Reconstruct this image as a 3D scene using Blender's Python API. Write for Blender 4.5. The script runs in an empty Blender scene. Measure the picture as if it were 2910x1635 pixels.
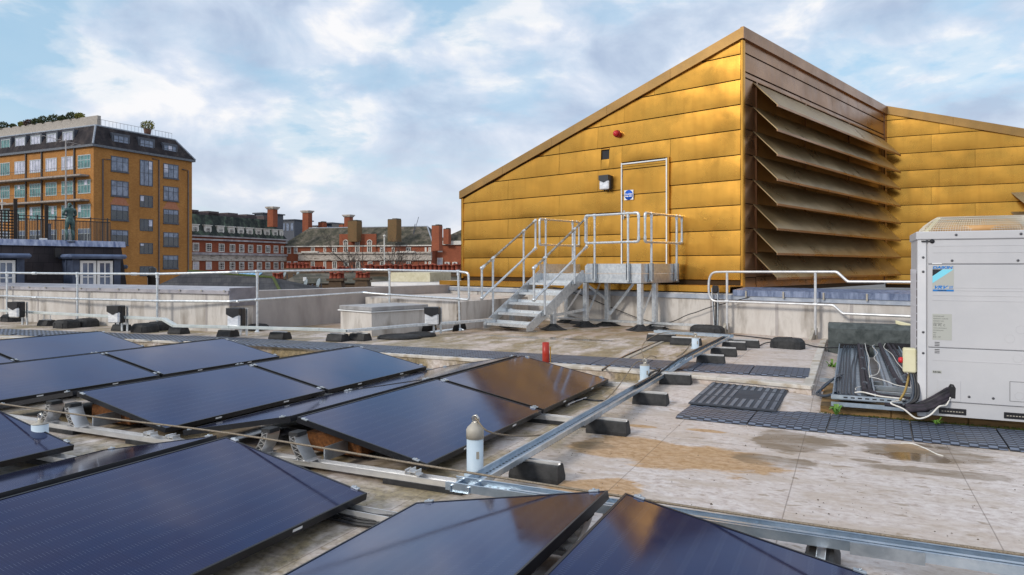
import bpy, math, random
from mathutils import Vector, Matrix
# ---------------------------------------------------------------- scene, camera, sky, sun
R = math.radians
F, ZC, HY = 2040.0, 1.45, 757.0
sc = bpy.context.scene
C = sc.collection
cam = bpy.data.cameras.new("camera"); camo = bpy.data.objects.new("camera", cam); C.objects.link(camo)
camo.location = (0, 0, ZC); camo.rotation_euler = (R(90), 0, 0)
cam.sensor_fit = 'HORIZONTAL'; cam.sensor_width = 36.0; cam.lens = 36.0 * F / 2910.0
cam.shift_x = 0.0; cam.shift_y = -(817.5 - HY) / 2910.0
cam.clip_start = 0.05; cam.clip_end = 6000
sc.camera = camo
sc.view_settings.view_transform = 'Standard'; sc.view_settings.look = 'None'
sc.view_settings.exposure = 0.20; sc.view_settings.gamma = 1.0
SUN_EL, SUN_AZ = 30.0, 231.0     # azimuth clockwise from +Y: the sun stands left of and behind the camera
w = bpy.data.worlds.new("World"); sc.world = w; w.use_nodes = True
nt = w.node_tree; nt.nodes.clear()
def N(t, typ, **kw):
    n = t.nodes.new(typ)
    for k, v in kw.items():
        if k.startswith('i_'): n.inputs[k[2:].replace('_', ' ')].default_value = v
        else: setattr(n, k, v)
    return n
def math_(t, op, a, b=None, c=None, clamp=False):
    n = t.nodes.new('ShaderNodeMath'); n.operation = op; n.use_clamp = clamp
    for i, v in enumerate((a, b, c)):
        if v is None: continue
        if hasattr(v, 'default_value') or hasattr(v, 'links'): t.links.new(v, n.inputs[i])
        else: n.inputs[i].default_value = v
    return n.outputs[0]
def mixc(t, fac, a, b, blend='MIX'):
    n = t.nodes.new('ShaderNodeMix'); n.data_type = 'RGBA'; n.blend_type = blend
    for s, v in ((0, fac), (6, a), (7, b)):
        if hasattr(v, 'links'): t.links.new(v, n.inputs[s])
        elif isinstance(v, (tuple, list)): n.inputs[s].default_value = (*v[:3], 1)
        else: n.inputs[s].default_value = v
    return n.outputs[2]
def ramp(t, fac, stops, interp='LINEAR'):
    n = t.nodes.new('ShaderNodeValToRGB'); n.color_ramp.interpolation = interp
    e = n.color_ramp.elements
    while len(e) < len(stops): e.new(0.5)
    for i, (p, c) in enumerate(stops):
        e[i].position = p
        e[i].color = (*c[:3], 1) if isinstance(c, (tuple, list)) else (c, c, c, 1)
    t.links.new(fac, n.inputs[0]); return n.outputs[0]
def noise(t, vec, scale, detail=6, rough=0.55, dist=0.0, w_=None):
    n = t.nodes.new('ShaderNodeTexNoise'); n.inputs['Scale'].default_value = scale
    n.inputs['Detail'].default_value = detail; n.inputs['Roughness'].default_value = rough
    n.inputs['Distortion'].default_value = dist
    if vec is not None: t.links.new(vec, n.inputs['Vector'])
    return n.outputs['Fac']
def mapping(t, vec, scale=(1, 1, 1), loc=(0, 0, 0), rot=(0, 0, 0)):
    n = t.nodes.new('ShaderNodeMapping'); n.inputs['Scale'].default_value = scale
    n.inputs['Location'].default_value = loc; n.inputs['Rotation'].default_value = rot
    t.links.new(vec, n.inputs['Vector']); return n.outputs[0]
def vdist(t, vec, p):
    n = t.nodes.new('ShaderNodeVectorMath'); n.operation = 'DISTANCE'
    t.links.new(vec, n.inputs[0]); n.inputs[1].default_value = p; return n.outputs['Value']
tc = N(nt, 'ShaderNodeTexCoord')
sky = N(nt, 'ShaderNodeTexSky', sky_type='NISHITA', sun_disc=False, sun_elevation=R(SUN_EL), sun_rotation=R(SUN_AZ),
        altitude=50.0, air_density=1.0, dust_density=1.5, ozone_density=2.0)
skyb = mixc(nt, 1.0, sky.outputs[0], (0.19, 0.16, 0.132), 'MULTIPLY')
sep = N(nt, 'ShaderNodeSeparateXYZ'); nt.links.new(tc.outputs['Generated'], sep.inputs[0])
zc_ = math_(nt, 'ADD', math_(nt, 'MAXIMUM', sep.outputs[2], 0.0), 0.22)
cmb = N(nt, 'ShaderNodeCombineXYZ')
nt.links.new(math_(nt, 'DIVIDE', sep.outputs[0], zc_), cmb.inputs[0])
nt.links.new(math_(nt, 'DIVIDE', sep.outputs[1], zc_), cmb.inputs[1])
nt.links.new(math_(nt, 'MULTIPLY', sep.outputs[2], 1.2), cmb.inputs[2])
cv = cmb.outputs[0]
n1 = noise(nt, mapping(nt, cv, loc=(3.1, 1.7, 0.4)), 2.3, 9, 0.56, 0.2)
n2 = noise(nt, mapping(nt, tc.outputs['Generated'], (1, 1, 1.7), loc=(2.1, 4.7, 2.4)), 7.5, 7, 0.54, 0.3)
n3 = noise(nt, mapping(nt, cv, loc=(1.1, 9.7, 5.4)), 0.7, 3, 0.5, 0.0)
def sdir(x, y): return Vector((x - 1455, F, HY - y)).normalized()
# where the air clears: broad blue gaps between the clouds, as directions in the sky
gap = None
for (x, y, rad, k) in ((60, 40, 0.17, .15), (30, 230, 0.15, .16), (850, 325, 0.12, .16), (1500, 270, .13, .12), (2560, 230, 0.12, .16),
                       (2860, 90, 0.11, .13), (560, 60, .12, .06), (1250, 230, .1, .06)):
    g = math_(nt, 'MULTIPLY', math_(nt, 'SUBTRACT', 1.0, math_(nt, 'DIVIDE', vdist(nt, tc.outputs['Generated'], sdir(x, y)), rad), clamp=True), k)
    gap = g if gap is None else math_(nt, 'ADD', gap, g)
cover = math_(nt, 'SUBTRACT', n1, gap)
cmask = ramp(nt, cover, ((0.29, 0.05), (0.37, 0.42), (0.45, 0.85), (0.53, 1.0)), 'EASE')
shade = math_(nt, 'ADD', math_(nt, 'MULTIPLY', n2, 0.80), math_(nt, 'MULTIPLY', n3, 0.24))
ccol = ramp(nt, shade, ((0.38, (0.44, 0.54, 0.71)), (0.48, (0.57, 0.67, 0.82)), (0.545, (0.70, 0.77, 0.89)), (0.61, (0.93, 0.93, 0.95))))
blue = mixc(nt, 0.6, skyb, (0.42, 0.70, 0.95))
colr = mixc(nt, cmask, blue, ccol)
# a paler band of cloud low over the roofs
hz = ramp(nt, sep.outputs[2], ((0.0, 1.0), (0.06, 0.75), (0.20, 0.0)))
colr = mixc(nt, math_(nt, 'MULTIPLY', hz, 0.55), colr, (0.80, 0.81, 0.84))
bg = N(nt, 'ShaderNodeBackground'); nt.links.new(colr, bg.inputs[0]); bg.inputs[1].default_value = 0.90
wo = N(nt, 'ShaderNodeOutputWorld'); nt.links.new(bg.outputs[0], wo.inputs[0])
sl = bpy.data.lights.new("sun", 'SUN'); sl.energy = 1.7; sl.angle = R(12); sl.color = (1.0, 0.93, 0.82)
so = bpy.data.objects.new("sun", sl); C.objects.link(so)
sdirv = Vector((math.sin(R(SUN_AZ)) * math.cos(R(SUN_EL)), math.cos(R(SUN_AZ)) * math.cos(R(SUN_EL)), math.sin(R(SUN_EL))))
so.rotation_euler = (-sdirv).to_track_quat('-Z', 'Y').to_euler(); so.location = sdirv * 50 + Vector((0, 0, 20))

# ---------------------------------------------------------------- helpers
rnd = random.Random(7)
def at(x, y, z=0.0):
    "point on the level z seen at photo pixel x, y (used to measure the place off the photograph)"
    d = (ZC - z) * F / (y - HY); return Vector(((x - 1455) / F * d, d, z))
def atY(x, y, Y): return Vector(((x - 1455) / F * Y, Y, ZC + (HY - y) / F * Y))
TH = R(25.2)
RV = Vector((math.sin(TH), math.cos(TH), 0)); PV = Vector((math.cos(TH), -math.sin(TH), 0))
def ST(s, t, z=0.0): return RV * s + PV * t + Vector((0, 0, z))
ZUP = Vector((0, 0, 1))
WM = {}
class MB:
    def __init__(s): s.v = []; s.f = []; s.m = []; s.sm = []
    def add(s, vs, fs, m=0, smooth=False):
        o = len(s.v); s.v += [Vector(v) for v in vs]
        for f in fs: s.f.append([i + o for i in f]); s.m.append(m); s.sm.append(smooth)
        return s
    def quad(s, a, b, c, d, m=0): return s.add([a, b, c, d], [(0, 1, 2, 3)], m)
    def box(s, o, a, b, c, m=0, bev=0.0):
        o, a, b, c = Vector(o), Vector(a), Vector(b), Vector(c)
        if a.cross(b).dot(c) < 0: a, b = b, a
        if bev > 0:
            la, lb, lc = a.length, b.length, c.length
            bev = min(bev, la * .45, lb * .45, lc * .45)
            ua, ub, uc = a / la, b / lb, c / lc; ctr = o + (a + b + c) / 2
            vs = []; idx = {}
            for sx in (-1, 1):
                for sy in (-1, 1):
                    for sz in (-1, 1):
                        for k in range(3):
                            h = [la / 2 - bev, lb / 2 - bev, lc / 2 - bev]; h[k] += bev
                            idx[(sx, sy, sz, k)] = len(vs)
                            vs.append(ctr + ua * sx * h[0] + ub * sy * h[1] + uc * sz * h[2])
            fs = []
            def fc(k, sg):
                o1, o2 = [(1, 2), (2, 0), (0, 1)][k]
                L = []
                for p, q in ((-1, -1), (1, -1), (1, 1), (-1, 1)):
                    t = [0, 0, 0]; t[k] = sg; t[o1] = p; t[o2] = q; L.append(idx[(*t, k)])
                fs.append(L if sg > 0 else L[::-1])
            for k in range(3): fc(k, 1); fc(k, -1)
            for k in range(3):
                o1, o2 = [(1, 2), (2, 0), (0, 1)][k]
                for p in (-1, 1):
                    for q in (-1, 1):
                        A = [0, 0, 0]; B = [0, 0, 0]; A[o1] = B[o1] = p; A[o2] = B[o2] = q; A[k] = -1; B[k] = 1
                        L = [idx[(*A, o1)], idx[(*B, o1)], idx[(*B, o2)], idx[(*A, o2)]]
                        fs.append(L[::-1] if p * q > 0 else L)
            for sx in (-1, 1):
                for sy in (-1, 1):
                    for sz in (-1, 1):
                        L = [idx[(sx, sy, sz, k)] for k in range(3)]
                        fs.append(L if sx * sy * sz > 0 else L[::-1])
            return s.add(vs, fs, m)
        vs = [o, o + a, o + a + b, o + b, o + c, o + a + c, o + a + b + c, o + b + c]
        return s.add(vs, [(3, 2, 1, 0), (4, 5, 6, 7), (0, 1, 5, 4), (1, 2, 6, 5), (2, 3, 7, 6), (3, 0, 4, 7)], m)
    def prism(s, pts, ext, m=0):
        pts = [Vector(p) for p in pts]; ext = Vector(ext); n = len(pts)
        nor = Vector((0, 0, 0))
        for i in range(n): nor += pts[i].cross(pts[(i + 1) % n])
        if nor.dot(ext) < 0: pts = pts[::-1]
        vs = pts + [p + ext for p in pts]
        fs = [tuple(range(n))[::-1], tuple(range(n, 2 * n))] + [(i, (i + 1) % n, n + (i + 1) % n, n + i) for i in range(n)]
        return s.add(vs, fs, m)
    def tube(s, path, r, n=8, m=0, cap=True, rs=None):
        path = [Vector(p) for p in path]; k = len(path)
        rs = rs or [r] * k
        tg = []
        for i in range(k):
            a = path[max(0, i - 1)]; b = path[min(k - 1, i + 1)]; tg.append((b - a).normalized())
        up = Vector((0, 0, 1)) if abs(tg[0].z) < .9 else Vector((1, 0, 0))
        vs = []; x = tg[0].cross(up).normalized()
        for i in range(k):
            x = (x - tg[i] * x.dot(tg[i]));
            x = x.normalized() if x.length > 1e-6 else tg[i].orthogonal().normalized()
            y = tg[i].cross(x)
            for j in range(n):
                an = 2 * math.pi * j / n; vs.append(path[i] + (x * math.cos(an) + y * math.sin(an)) * rs[i])
        fs = []
        for i in range(k - 1):
            for j in range(n):
                a = i * n + j; b = i * n + (j + 1) % n; fs.append((a, b, b + n, a + n))
        s.add(vs, fs, m, True)
        if cap: s.add(vs[:n], [tuple(range(n))[::-1]], m); s.add(vs[-n:], [tuple(range(n))], m)
        return s
    def lathe(s, c, prof, n=16, m=0, ax=None, smooth=True):
        c = Vector(c); ax = (ax or ZUP).normalized(); x = ax.orthogonal().normalized(); y = ax.cross(x); vs = []
        for (r, h) in prof:
            for j in range(n):
                an = 2 * math.pi * j / n; vs.append(c + ax * h + (x * math.cos(an) + y * math.sin(an)) * max(r, 1e-4))
        fs = []
        for i in range(len(prof) - 1):
            for j in range(n):
                a = i * n + j; b = i * n + (j + 1) % n; fs.append((a, b, b + n, a + n))
        fs.append(tuple(range(n))[::-1]); k = (len(prof) - 1) * n; fs.append(tuple(range(k, k + n)))
        return s.add(vs, fs, m, smooth)
    def sphere(s, c, r, n=12, k=7, m=0, sx=(1, 1, 1)):
        c = Vector(c); vs = []; fs = []
        for i in range(k + 1):
            ph = math.pi * i / k
            for j in range(n):
                th = 2 * math.pi * j / n
                vs.append(c + Vector((r * sx[0] * math.sin(ph) * math.cos(th), r * sx[1] * math.sin(ph) * math.sin(th), -r * sx[2] * math.cos(ph))))
        for i in range(k):
            for j in range(n):
                a = i * n + j; b = i * n + (j + 1) % n; fs.append((a, b, b + n, a + n))
        return s.add(vs, fs, m, True)
    def build(s, name, mats, parent=None, label=None):
        me = bpy.data.meshes.new(name)
        M = WM.get(parent.name) if parent else None
        vs = [M.inverted() @ v for v in s.v] if M else s.v
        me.from_pydata([tuple(v) for v in vs], [], s.f)
        if not isinstance(mats, (list, tuple)): mats = [mats]
        for m in mats: me.materials.append(m)
        for p, mi, sm in zip(me.polygons, s.m, s.sm): p.material_index = mi; p.use_smooth = sm
        me.update()
        o = bpy.data.objects.new(name, me); C.objects.link(o)
        if parent: o.parent = parent; WM[o.name] = M.copy()
        if label: o['label'] = label
        return o
def thing(name, label, cat, loc=(0, 0, 0), rz=0.0, group=None):
    o = bpy.data.objects.new(name, None); C.objects.link(o); o.empty_display_size = .2
    o.location = loc; o.rotation_euler = (0, 0, rz)
    WM[o.name] = Matrix.Translation(Vector(loc)) @ Matrix.Rotation(rz, 4, 'Z')
    o['label'] = label; o['category'] = cat
    if group: o['group'] = group
    return o
def single(mb, name, mats, label, cat, group=None, loc=None):
    "a thing that is one mesh, its origin at its base"
    loc = Vector(loc) if loc is not None else Vector((sum(v.x for v in mb.v) / len(mb.v), sum(v.y for v in mb.v) / len(mb.v), min(v.z for v in mb.v)))
    mb.v = [v - loc for v in mb.v]; o = mb.build(name, mats); o.location = loc
    o['label'] = label; o['category'] = cat
    if group: o['group'] = group
    return o
def struct(mb, name, mats, kind='structure'):
    o = mb.build(name, mats); o['kind'] = kind; return o
def dup(root, loc, rz=0.0, label=None, group=None):
    r = root.copy(); C.objects.link(r); r.location = loc; r.rotation_euler = (0, 0, rz)
    if label: r['label'] = label
    if group: r['group'] = group
    for ch in [o for o in root.children]:
        c = ch.copy(); C.objects.link(c); c.parent = r
        for g in [o for o in ch.children]:
            d = g.copy(); C.objects.link(d); d.parent = c
    WM[r.name] = Matrix.Translation(Vector(loc)) @ Matrix.Rotation(rz, 4, 'Z')
    return r
def bend(pts, rad=.05, n=4):
    "round the corners of a path"
    pts = [Vector(p) for p in pts]; out = [pts[0]]
    for i in range(1, len(pts) - 1):
        a, b, c = pts[i - 1], pts[i], pts[i + 1]
        r1 = min(rad, (a - b).length * .45); r2 = min(rad, (c - b).length * .45)
        p, q = b + (a - b).normalized() * r1, b + (c - b).normalized() * r2
        for k in range(n + 1):
            u = k / n; out.append(p * (1 - u) ** 2 + b * 2 * u * (1 - u) + q * u * u)
    return out + [pts[-1]]
def spline(pts, n=6):
    pts = [Vector(p) for p in pts]; P = [pts[0] * 2 - pts[1]] + pts + [pts[-1] * 2 - pts[-2]]; out = []
    for i in range(1, len(P) - 2):
        for k in range(n):
            u = k / n; a, b, c, d = P[i - 1], P[i], P[i + 1], P[i + 2]
            out.append(.5 * ((2 * b) + (c - a) * u + (2 * a - 5 * b + 4 * c - d) * u * u + (3 * b - a - 3 * c + d) * u ** 3))
    return out + [pts[-1]]
def sr(r, g=None, b=None):
    "sRGB 0-255 to linear"
    f = lambda c: (c / 255 / 12.92) if c <= 10 else ((c / 255 + .055) / 1.055) ** 2.4
    return (f(r), f(g), f(b))
# ---------------------------------------------------------------- materials
def mat(name, c1, c2=None, rough=.6, metal=0.0, scale=4.0, bump=0.0, bscale=None, c3=None, rvar=0.0, stretch=(1, 1, 1), spec=.5, detail=6, obj=True, lo=.35, hi=.65):
    m = bpy.data.materials.new(name); m.use_nodes = True; t = m.node_tree; b = t.nodes['Principled BSDF']
    b.inputs['Metallic'].default_value = metal; b.inputs['Roughness'].default_value = rough
    b.inputs['Specular IOR Level'].default_value = spec
    b.inputs['Base Color'].default_value = (*c1, 1)
    if c2 or bump or rvar:
        g = N(t, 'ShaderNodeNewGeometry').outputs['Position']
        v = mapping(t, g, stretch)
        if c2:
            n = noise(t, v, scale, detail, .6, .3)
            st = ((lo, c1), (hi, c2)) if not c3 else ((lo, c1), ((lo + hi) / 2, c2), (hi, c3))
            t.links.new(ramp(t, n, st), b.inputs['Base Color'])
        if rvar:
            n = noise(t, v, scale * 1.7, 4, .6)
            t.links.new(math_(t, 'ADD', rough - rvar, math_(t, 'MULTIPLY', n, 2 * rvar)), b.inputs['Roughness'])
        if bump:
            bn = N(t, 'ShaderNodeBump'); bn.inputs['Strength'].default_value = 1.0; bn.inputs['Distance'].default_value = bump
            t.links.new(noise(t, v, bscale or scale * 4, 5, .6), bn.inputs['Height']); t.links.new(bn.outputs[0], b.inputs['Normal'])
    return m
# ---------------------------------------------------------------- roof membrane
def stainset(t, pos, items, nz, amp):
    "irregular patches lying on the membrane: list of (centre, length, width, angle)"
    out = None
    for (cx, cy, a, b, ang) in items:
        v = mapping(t, mapping(t, pos, loc=(-cx, -cy, 0)), rot=(0, 0, -ang))
        v = mapping(t, v, scale=(1 / a, 1 / b, 0))
        ln = t.nodes.new('ShaderNodeVectorMath'); ln.operation = 'LENGTH'; t.links.new(v, ln.inputs[0])
        d = math_(t, 'SUBTRACT', math_(t, 'SUBTRACT', 1.0, ln.outputs['Value']), math_(t, 'MULTIPLY', math_(t, 'SUBTRACT', nz, .5), amp))
        d = math_(t, 'MULTIPLY', d, 6.0, clamp=True)
        out = d if out is None else math_(t, 'MAXIMUM', out, d)
    return out
def deckmat():
    m = bpy.data.materials.new('roof_membrane'); m.use_nodes = True; t = m.node_tree; b = t.nodes['Principled BSDF']
    pos = N(t, 'ShaderNodeNewGeometry').outputs['Position']
    rp = mapping(t, pos, rot=(0, 0, TH))      # membrane sheets run with the panel rows
    fine = noise(t, mapping(t, rp, (1.0, 1.4, 1)), 15, 9, .72, .4)
    mid = noise(t, mapping(t, rp, (.7, 1.6, 1)), 2.2, 7, .6, .8)
    big = noise(t, mapping(t, rp, (.5, .9, 1)), .7, 5, .55, .5)
    col = ramp(t, fine, ((.30, sr(150, 133, 125)), (.46, sr(198, 187, 182)), (.56, sr(212, 204, 200)), (.70, sr(226, 219, 216))))
    col = mixc(t, math_(t, 'MULTIPLY', ramp(t, mid, ((.46, 0), (.60, 1))), .55), col, sr(170, 152, 132))
    col = mixc(t, math_(t, 'MULTIPLY', ramp(t, big, ((.42, 0), (.62, 1))), .45), col, sr(196, 180, 168))
    # dried silt and moss, as patches with their own edges
    wm = noise(t, mapping(t, rp, (1, 1.8, 1)), 2.6, 8, .62, .4)
    sp = ramp(t, noise(t, mapping(t, rp, (1, 2.4, 1)), 5.5, 4, .5, .3), ((.64, 0), (.67, 1)))
    col = mixc(t, math_(t, 'MULTIPLY', sp, .55), col, sr(128, 104, 70))
    def P(x, y, a, b_, ang=None):
        q = at(x, y); return (q.x, q.y, a, b_, -TH if ang is None else ang)
    och = stainset(t, pos, [P(1760, 1270, .42, .42), P(1960, 1300, .72, .42), P(1640, 1400, .55, .24, .5), P(2572, 1282, .16, .26), P(1825, 1212, .14, .06), P(2010, 1225, .2, .06)], wm, 1.5)
    dark = stainset(t, pos, [P(2255, 1255, .34, .42), P(2190, 1310, .35, .18), P(2640, 1290, .5, .30), P(2690, 1345, .5, .12), P(1680, 1265, .2, .12), P(2460, 1310, .12, .05), P(2340, 1262, .22, .07)], wm, 1.5)
    ocol = mixc(t, ramp(t, fine, ((.4, 0), (.6, 1))), sr(160, 118, 62), sr(192, 155, 110))
    col = mixc(t, math_(t, 'MULTIPLY', och, .82), col, ocol)
    col = mixc(t, math_(t, 'MULTIPLY', math_(t, 'MULTIPLY', dark, ramp(t, mid, ((.3, .35), (.6, 1)))), .85), col, sr(118, 100, 76))
    # green-yellow algae spreading on the damp ground about the panel rows
    st = N(t, 'ShaderNodeSeparateXYZ'); t.links.new(rp, st.inputs[0])   # x = across the rows, y = along them
    inrows = math_(t, 'MULTIPLY', math_(t, 'SUBTRACT', -1.75, st.outputs[0]), 1.8, clamp=True)
    alg = math_(t, 'MULTIPLY', ramp(t, noise(t, mapping(t, rp, (1.6, .7, 1)), 1.5, 8, .66, .5), ((.40, 0), (.56, 1))), inrows)
    col = mixc(t, math_(t, 'MULTIPLY', alg, .8), col, mixc(t, ramp(t, fine, ((.4, 0), (.62, 1))), sr(92, 80, 42), sr(156, 136, 88)))
    # rust-brown wash on the upper deck along its walls
    az = N(t, 'ShaderNodeSeparateXYZ'); t.links.new(pos, az.inputs[0])
    up = math_(t, 'GREATER_THAN', az.outputs[2], .1)
    far = math_(t, 'MULTIPLY', math_(t, 'SUBTRACT', math_(t, 'ADD', math_(t, 'MULTIPLY', az.outputs[0], .30), az.outputs[1]), 12.9), .9, clamp=True)
    rst = math_(t, 'MULTIPLY', math_(t, 'MULTIPLY', up, far), ramp(t, noise(t, mapping(t, rp, (.5, 2, 1)), 1.3, 6, .6, .5), ((.40, 0), (.56, 1))))
    col = mixc(t, math_(t, 'MULTIPLY', rst, .5), col, sr(158, 122, 86))
    # sheet laps every 1.05 m
    lap = math_(t, 'FRACT', math_(t, 'DIVIDE', math_(t, 'ADD', math_(t, 'ADD', st.outputs[0], 22.074), math_(t, 'MULTIPLY', noise(t, rp, .8, 2), .012)), 1.06))
    lapm = math_(t, 'LESS_THAN', math_(t, 'ABSOLUTE', math_(t, 'SUBTRACT', lap, .5)), .0034)
    lap2 = math_(t, 'FRACT', math_(t, 'DIVIDE', math_(t, 'ADD', st.outputs[1], 33.9), 4.7))
    lapm2 = math_(t, 'LESS_THAN', math_(t, 'ABSOLUTE', math_(t, 'SUBTRACT', lap2, .5)), .0012)
    col = mixc(t, math_(t, 'MULTIPLY', math_(t, 'MAXIMUM', lapm, lapm2), .5), col, sr(84, 66, 52))
    t.links.new(col, b.inputs['Base Color'])
    # standing water
    pud = stainset(t, pos, [P(2600, 1300, .26, .16), P(2720, 1275, .3, .10), P(1440, 960, .8, .3), P(1560, 985, 1.4, .22),
                            P(560, 1218, .7, .35), P(1250, 1068, .8, .16), P(740, 950, 1.2, .2), P(2240, 1000, .5, .2), P(650, 1250, .45, .6)], wm, 1.3)
    wet = math_(t, 'MULTIPLY', pud, 1.0, clamp=True)
    ro = mixc(t, wet, mixc(t, mid, (.42, .42, .42), (.7, .7, .7)), (.09, .09, .09))
    t.links.new(ro, b.inputs['Roughness'])
    col2 = mixc(t, math_(t, 'MULTIPLY', wet, .35), col, sr(110, 92, 70)); t.links.new(col2, b.inputs['Base Color'])
    bn = N(t, 'ShaderNodeBump'); bn.inputs['Distance'].default_value = .006
    t.links.new(math_(t, 'SUBTRACT', 1.0, wet), bn.inputs['Strength'])
    t.links.new(math_(t, 'ADD', math_(t, 'MULTIPLY', fine, .5), mid), bn.inputs['Height']); t.links.new(bn.outputs[0], b.inputs['Normal'])
    return m
M_deck = deckmat()
M_wall = mat('membrane_wall', sr(150, 142, 134), sr(204, 199, 194), .62, scale=3.2, bump=.012, bscale=2.2, stretch=(1, 1, .28), c3=sr(186, 179, 173), lo=.30, hi=.70)
M_wall2 = mat('membrane_wall_grey', sr(150, 144, 142), sr(176, 170, 168), .6, scale=2.0, bump=.02, bscale=2.6, stretch=(1, 1, .4))  # darker, greyer and more wrinkled copy of the wall membrane
M_lead = mat('lead_sheet', sr(84, 98, 128), sr(140, 152, 180), .42, .15, scale=5, bump=.004, stretch=(3, 3, .7))
M_galv = mat('galvanised_steel', (.56, .60, .64), (.78, .81, .83), .34, .7, scale=16, rvar=.14, bump=.0006, bscale=40)
M_galvd = mat('galvanised_steel_dull', (.34, .38, .42), (.52, .56, .60), .44, .75, scale=10, rvar=.12)
M_alu = mat('mill_aluminium', (.70, .70, .71), (.84, .84, .84), .33, .75, scale=7, rvar=.1)
M_white = mat('white_paint', sr(218, 220, 222), sr(236, 236, 236), .38, scale=3)
M_rub = mat('black_rubber', (.012, .013, .015), (.035, .035, .037), .72, scale=14, bump=.002, bscale=60)
M_black = mat('black_plastic', (.010, .010, .012), (.018, .018, .022), .35)
M_cable = mat('cable_sheath', (.012, .012, .014), (.03, .03, .034), .5, scale=30)
M_cableb = mat('blue_grey_cable', (.018, .028, .045), (.04, .06, .09), .42, scale=30)
M_wcable = mat('white_cable', sr(214, 208, 196), sr(232, 230, 226), .45, scale=20)
M_rope = mat('steel_rope', (.16, .125, .085), (.30, .25, .19), .55, .3, scale=120, bump=.002, bscale=160)
M_ins = mat('foam_insulation', (.010, .009, .013), (.045, .036, .05), .8, scale=14, bump=.004, bscale=40)
M_red = mat('red_paint', (.36, .018, .008), (.46, .035, .015), .42, scale=8)
M_yel = mat('yellow_paint', (.72, .36, .02), None, .5)
M_plas = mat('pale_blue_plastic', sr(182, 200, 214), sr(200, 214, 226), .34, scale=6)
M_cap = mat('grey_cap', sr(158, 152, 142), sr(176, 170, 158), .5, scale=9)
M_stain = mat('stainless_steel', (.50, .48, .44), (.66, .62, .56), .25, .95, scale=20)
M_wood = mat('mossy_sleeper', sr(66, 52, 26), sr(138, 108, 66), .75, c3=sr(104, 84, 50), scale=3.5, bump=.01, bscale=9, stretch=(.5, .5, 3))
M_moss = mat('moss', (.035, .05, .008), (.09, .12, .02), .9, scale=20, bump=.02, bscale=60)

def strip(mb, a, b, wv, z, th, m=0):
    mb.box(a, b - a, wv, Vector((0, 0, th)), m)
# lower deck: one sheet under everything on the roof
Z1 = .15
mb = MB()
def sst(x): x = max(0, min(1, x)); return x * x * (3 - 2 * x)
def zlow(s, t): return .075 * sst((s - 7.1) / 1.2) * sst((t + 3.6) / 2.2) * sst((-t - .1) / .3)   # the lower deck rises to meet the step
GX = [-30, -14, -9] + [-6 + .35 * i for i in range(36)] + [9, 14, 22]; GY = [-14, -6, 0] + [3 + .35 * i for i in range(26)] + [14, 26]
vv = [(x, y, zlow(x * RV.x + y * RV.y, x * PV.x + y * PV.y)) for y in GY for x in GX]; nx_ = len(GX)
mb.add(vv, [(j * nx_ + i, j * nx_ + i + 1, (j + 1) * nx_ + i + 1, (j + 1) * nx_ + i) for j in range(len(GY) - 1) for i in range(nx_ - 1)], 0, True)
struct(mb, 'roof_deck', M_deck)
def low(x, y):
    "point of the lower deck seen at a photo pixel, rise included"
    z = 0.0
    for _ in range(12): p = at(x, y, z); z = z * .5 + .5 * zlow(p.dot(RV), p.dot(PV))
    return at(x, y, z)
# upper deck, a real step of 15 cm with a rounded upstand edge
K = [at(-260, 952, Z1), at(0, 960, Z1), at(382, 967, Z1), at(700, 979, Z1), at(1251, 1016, Z1), at(1713, 1048, Z1), at(2037, 1075, Z1), at(2306, 1100, Z1)]
E_ = [K[-1] + RV * 6.2, Vector((12, 25, Z1)), Vector((-28, 25, Z1))]
mb = MB(); top = K + E_
mb.add(top, [tuple(range(len(top)))])
for i in range(len(K)):          # the face of the step
    a = K[i]; b = (K + E_)[i + 1]
    dz = Vector((0, 0, -Z1 + .0))
    mb.quad(a, a + dz, b + dz, b)
struct(mb, 'upper_deck', M_deck)
mb = MB()                        # the membrane turned over the step's edge
for i in range(len(K) - 1):
    d = (K[i + 1] - K[i]); nrm = Vector((d.y, -d.x, 0)).normalized()
    if nrm.y > 0: nrm = -nrm
    mb.box(K[i] + nrm * .02 + Vector((0, 0, -.03)), d, -nrm * .17, Vector((0, 0, .042)), bev=.006)
mb.box(K[-1] + PV * .01 + Vector((0, 0, -.03)), RV * 6.0, -PV * .10, Vector((0, 0, .0425)), bev=.006)
single(mb, 'roof_kerb', mat('pale_kerb', sr(178, 170, 158), sr(208, 202, 194), .55, scale=3, bump=.006, c3=sr(168, 152, 128)), 'pale membrane kerb along the edge of the raised roof deck', 'kerb')
# the city far below
mb = MB(); mb.add([(-1500, -1500, -17), (1500, -1500, -17), (1500, 2500, -17), (-1500, 2500, -17)], [(0, 1, 2, 3)])
struct(mb, 'ground', mat('city_ground', (.10, .10, .10), (.20, .19, .18), .9, scale=.05))
# the host building's own walls under the deck
mb = MB(); mb.box((-29.9, -13.9, -17), (51.8, 0, 0), (0, 39.8, 0), (0, 0, 16.98))
single(mb, 'host_building', mat('host_brick', (.15, .10, .07), (.2, .14, .1), .8), 'broad building the flat roof stands on', 'building')

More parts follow.
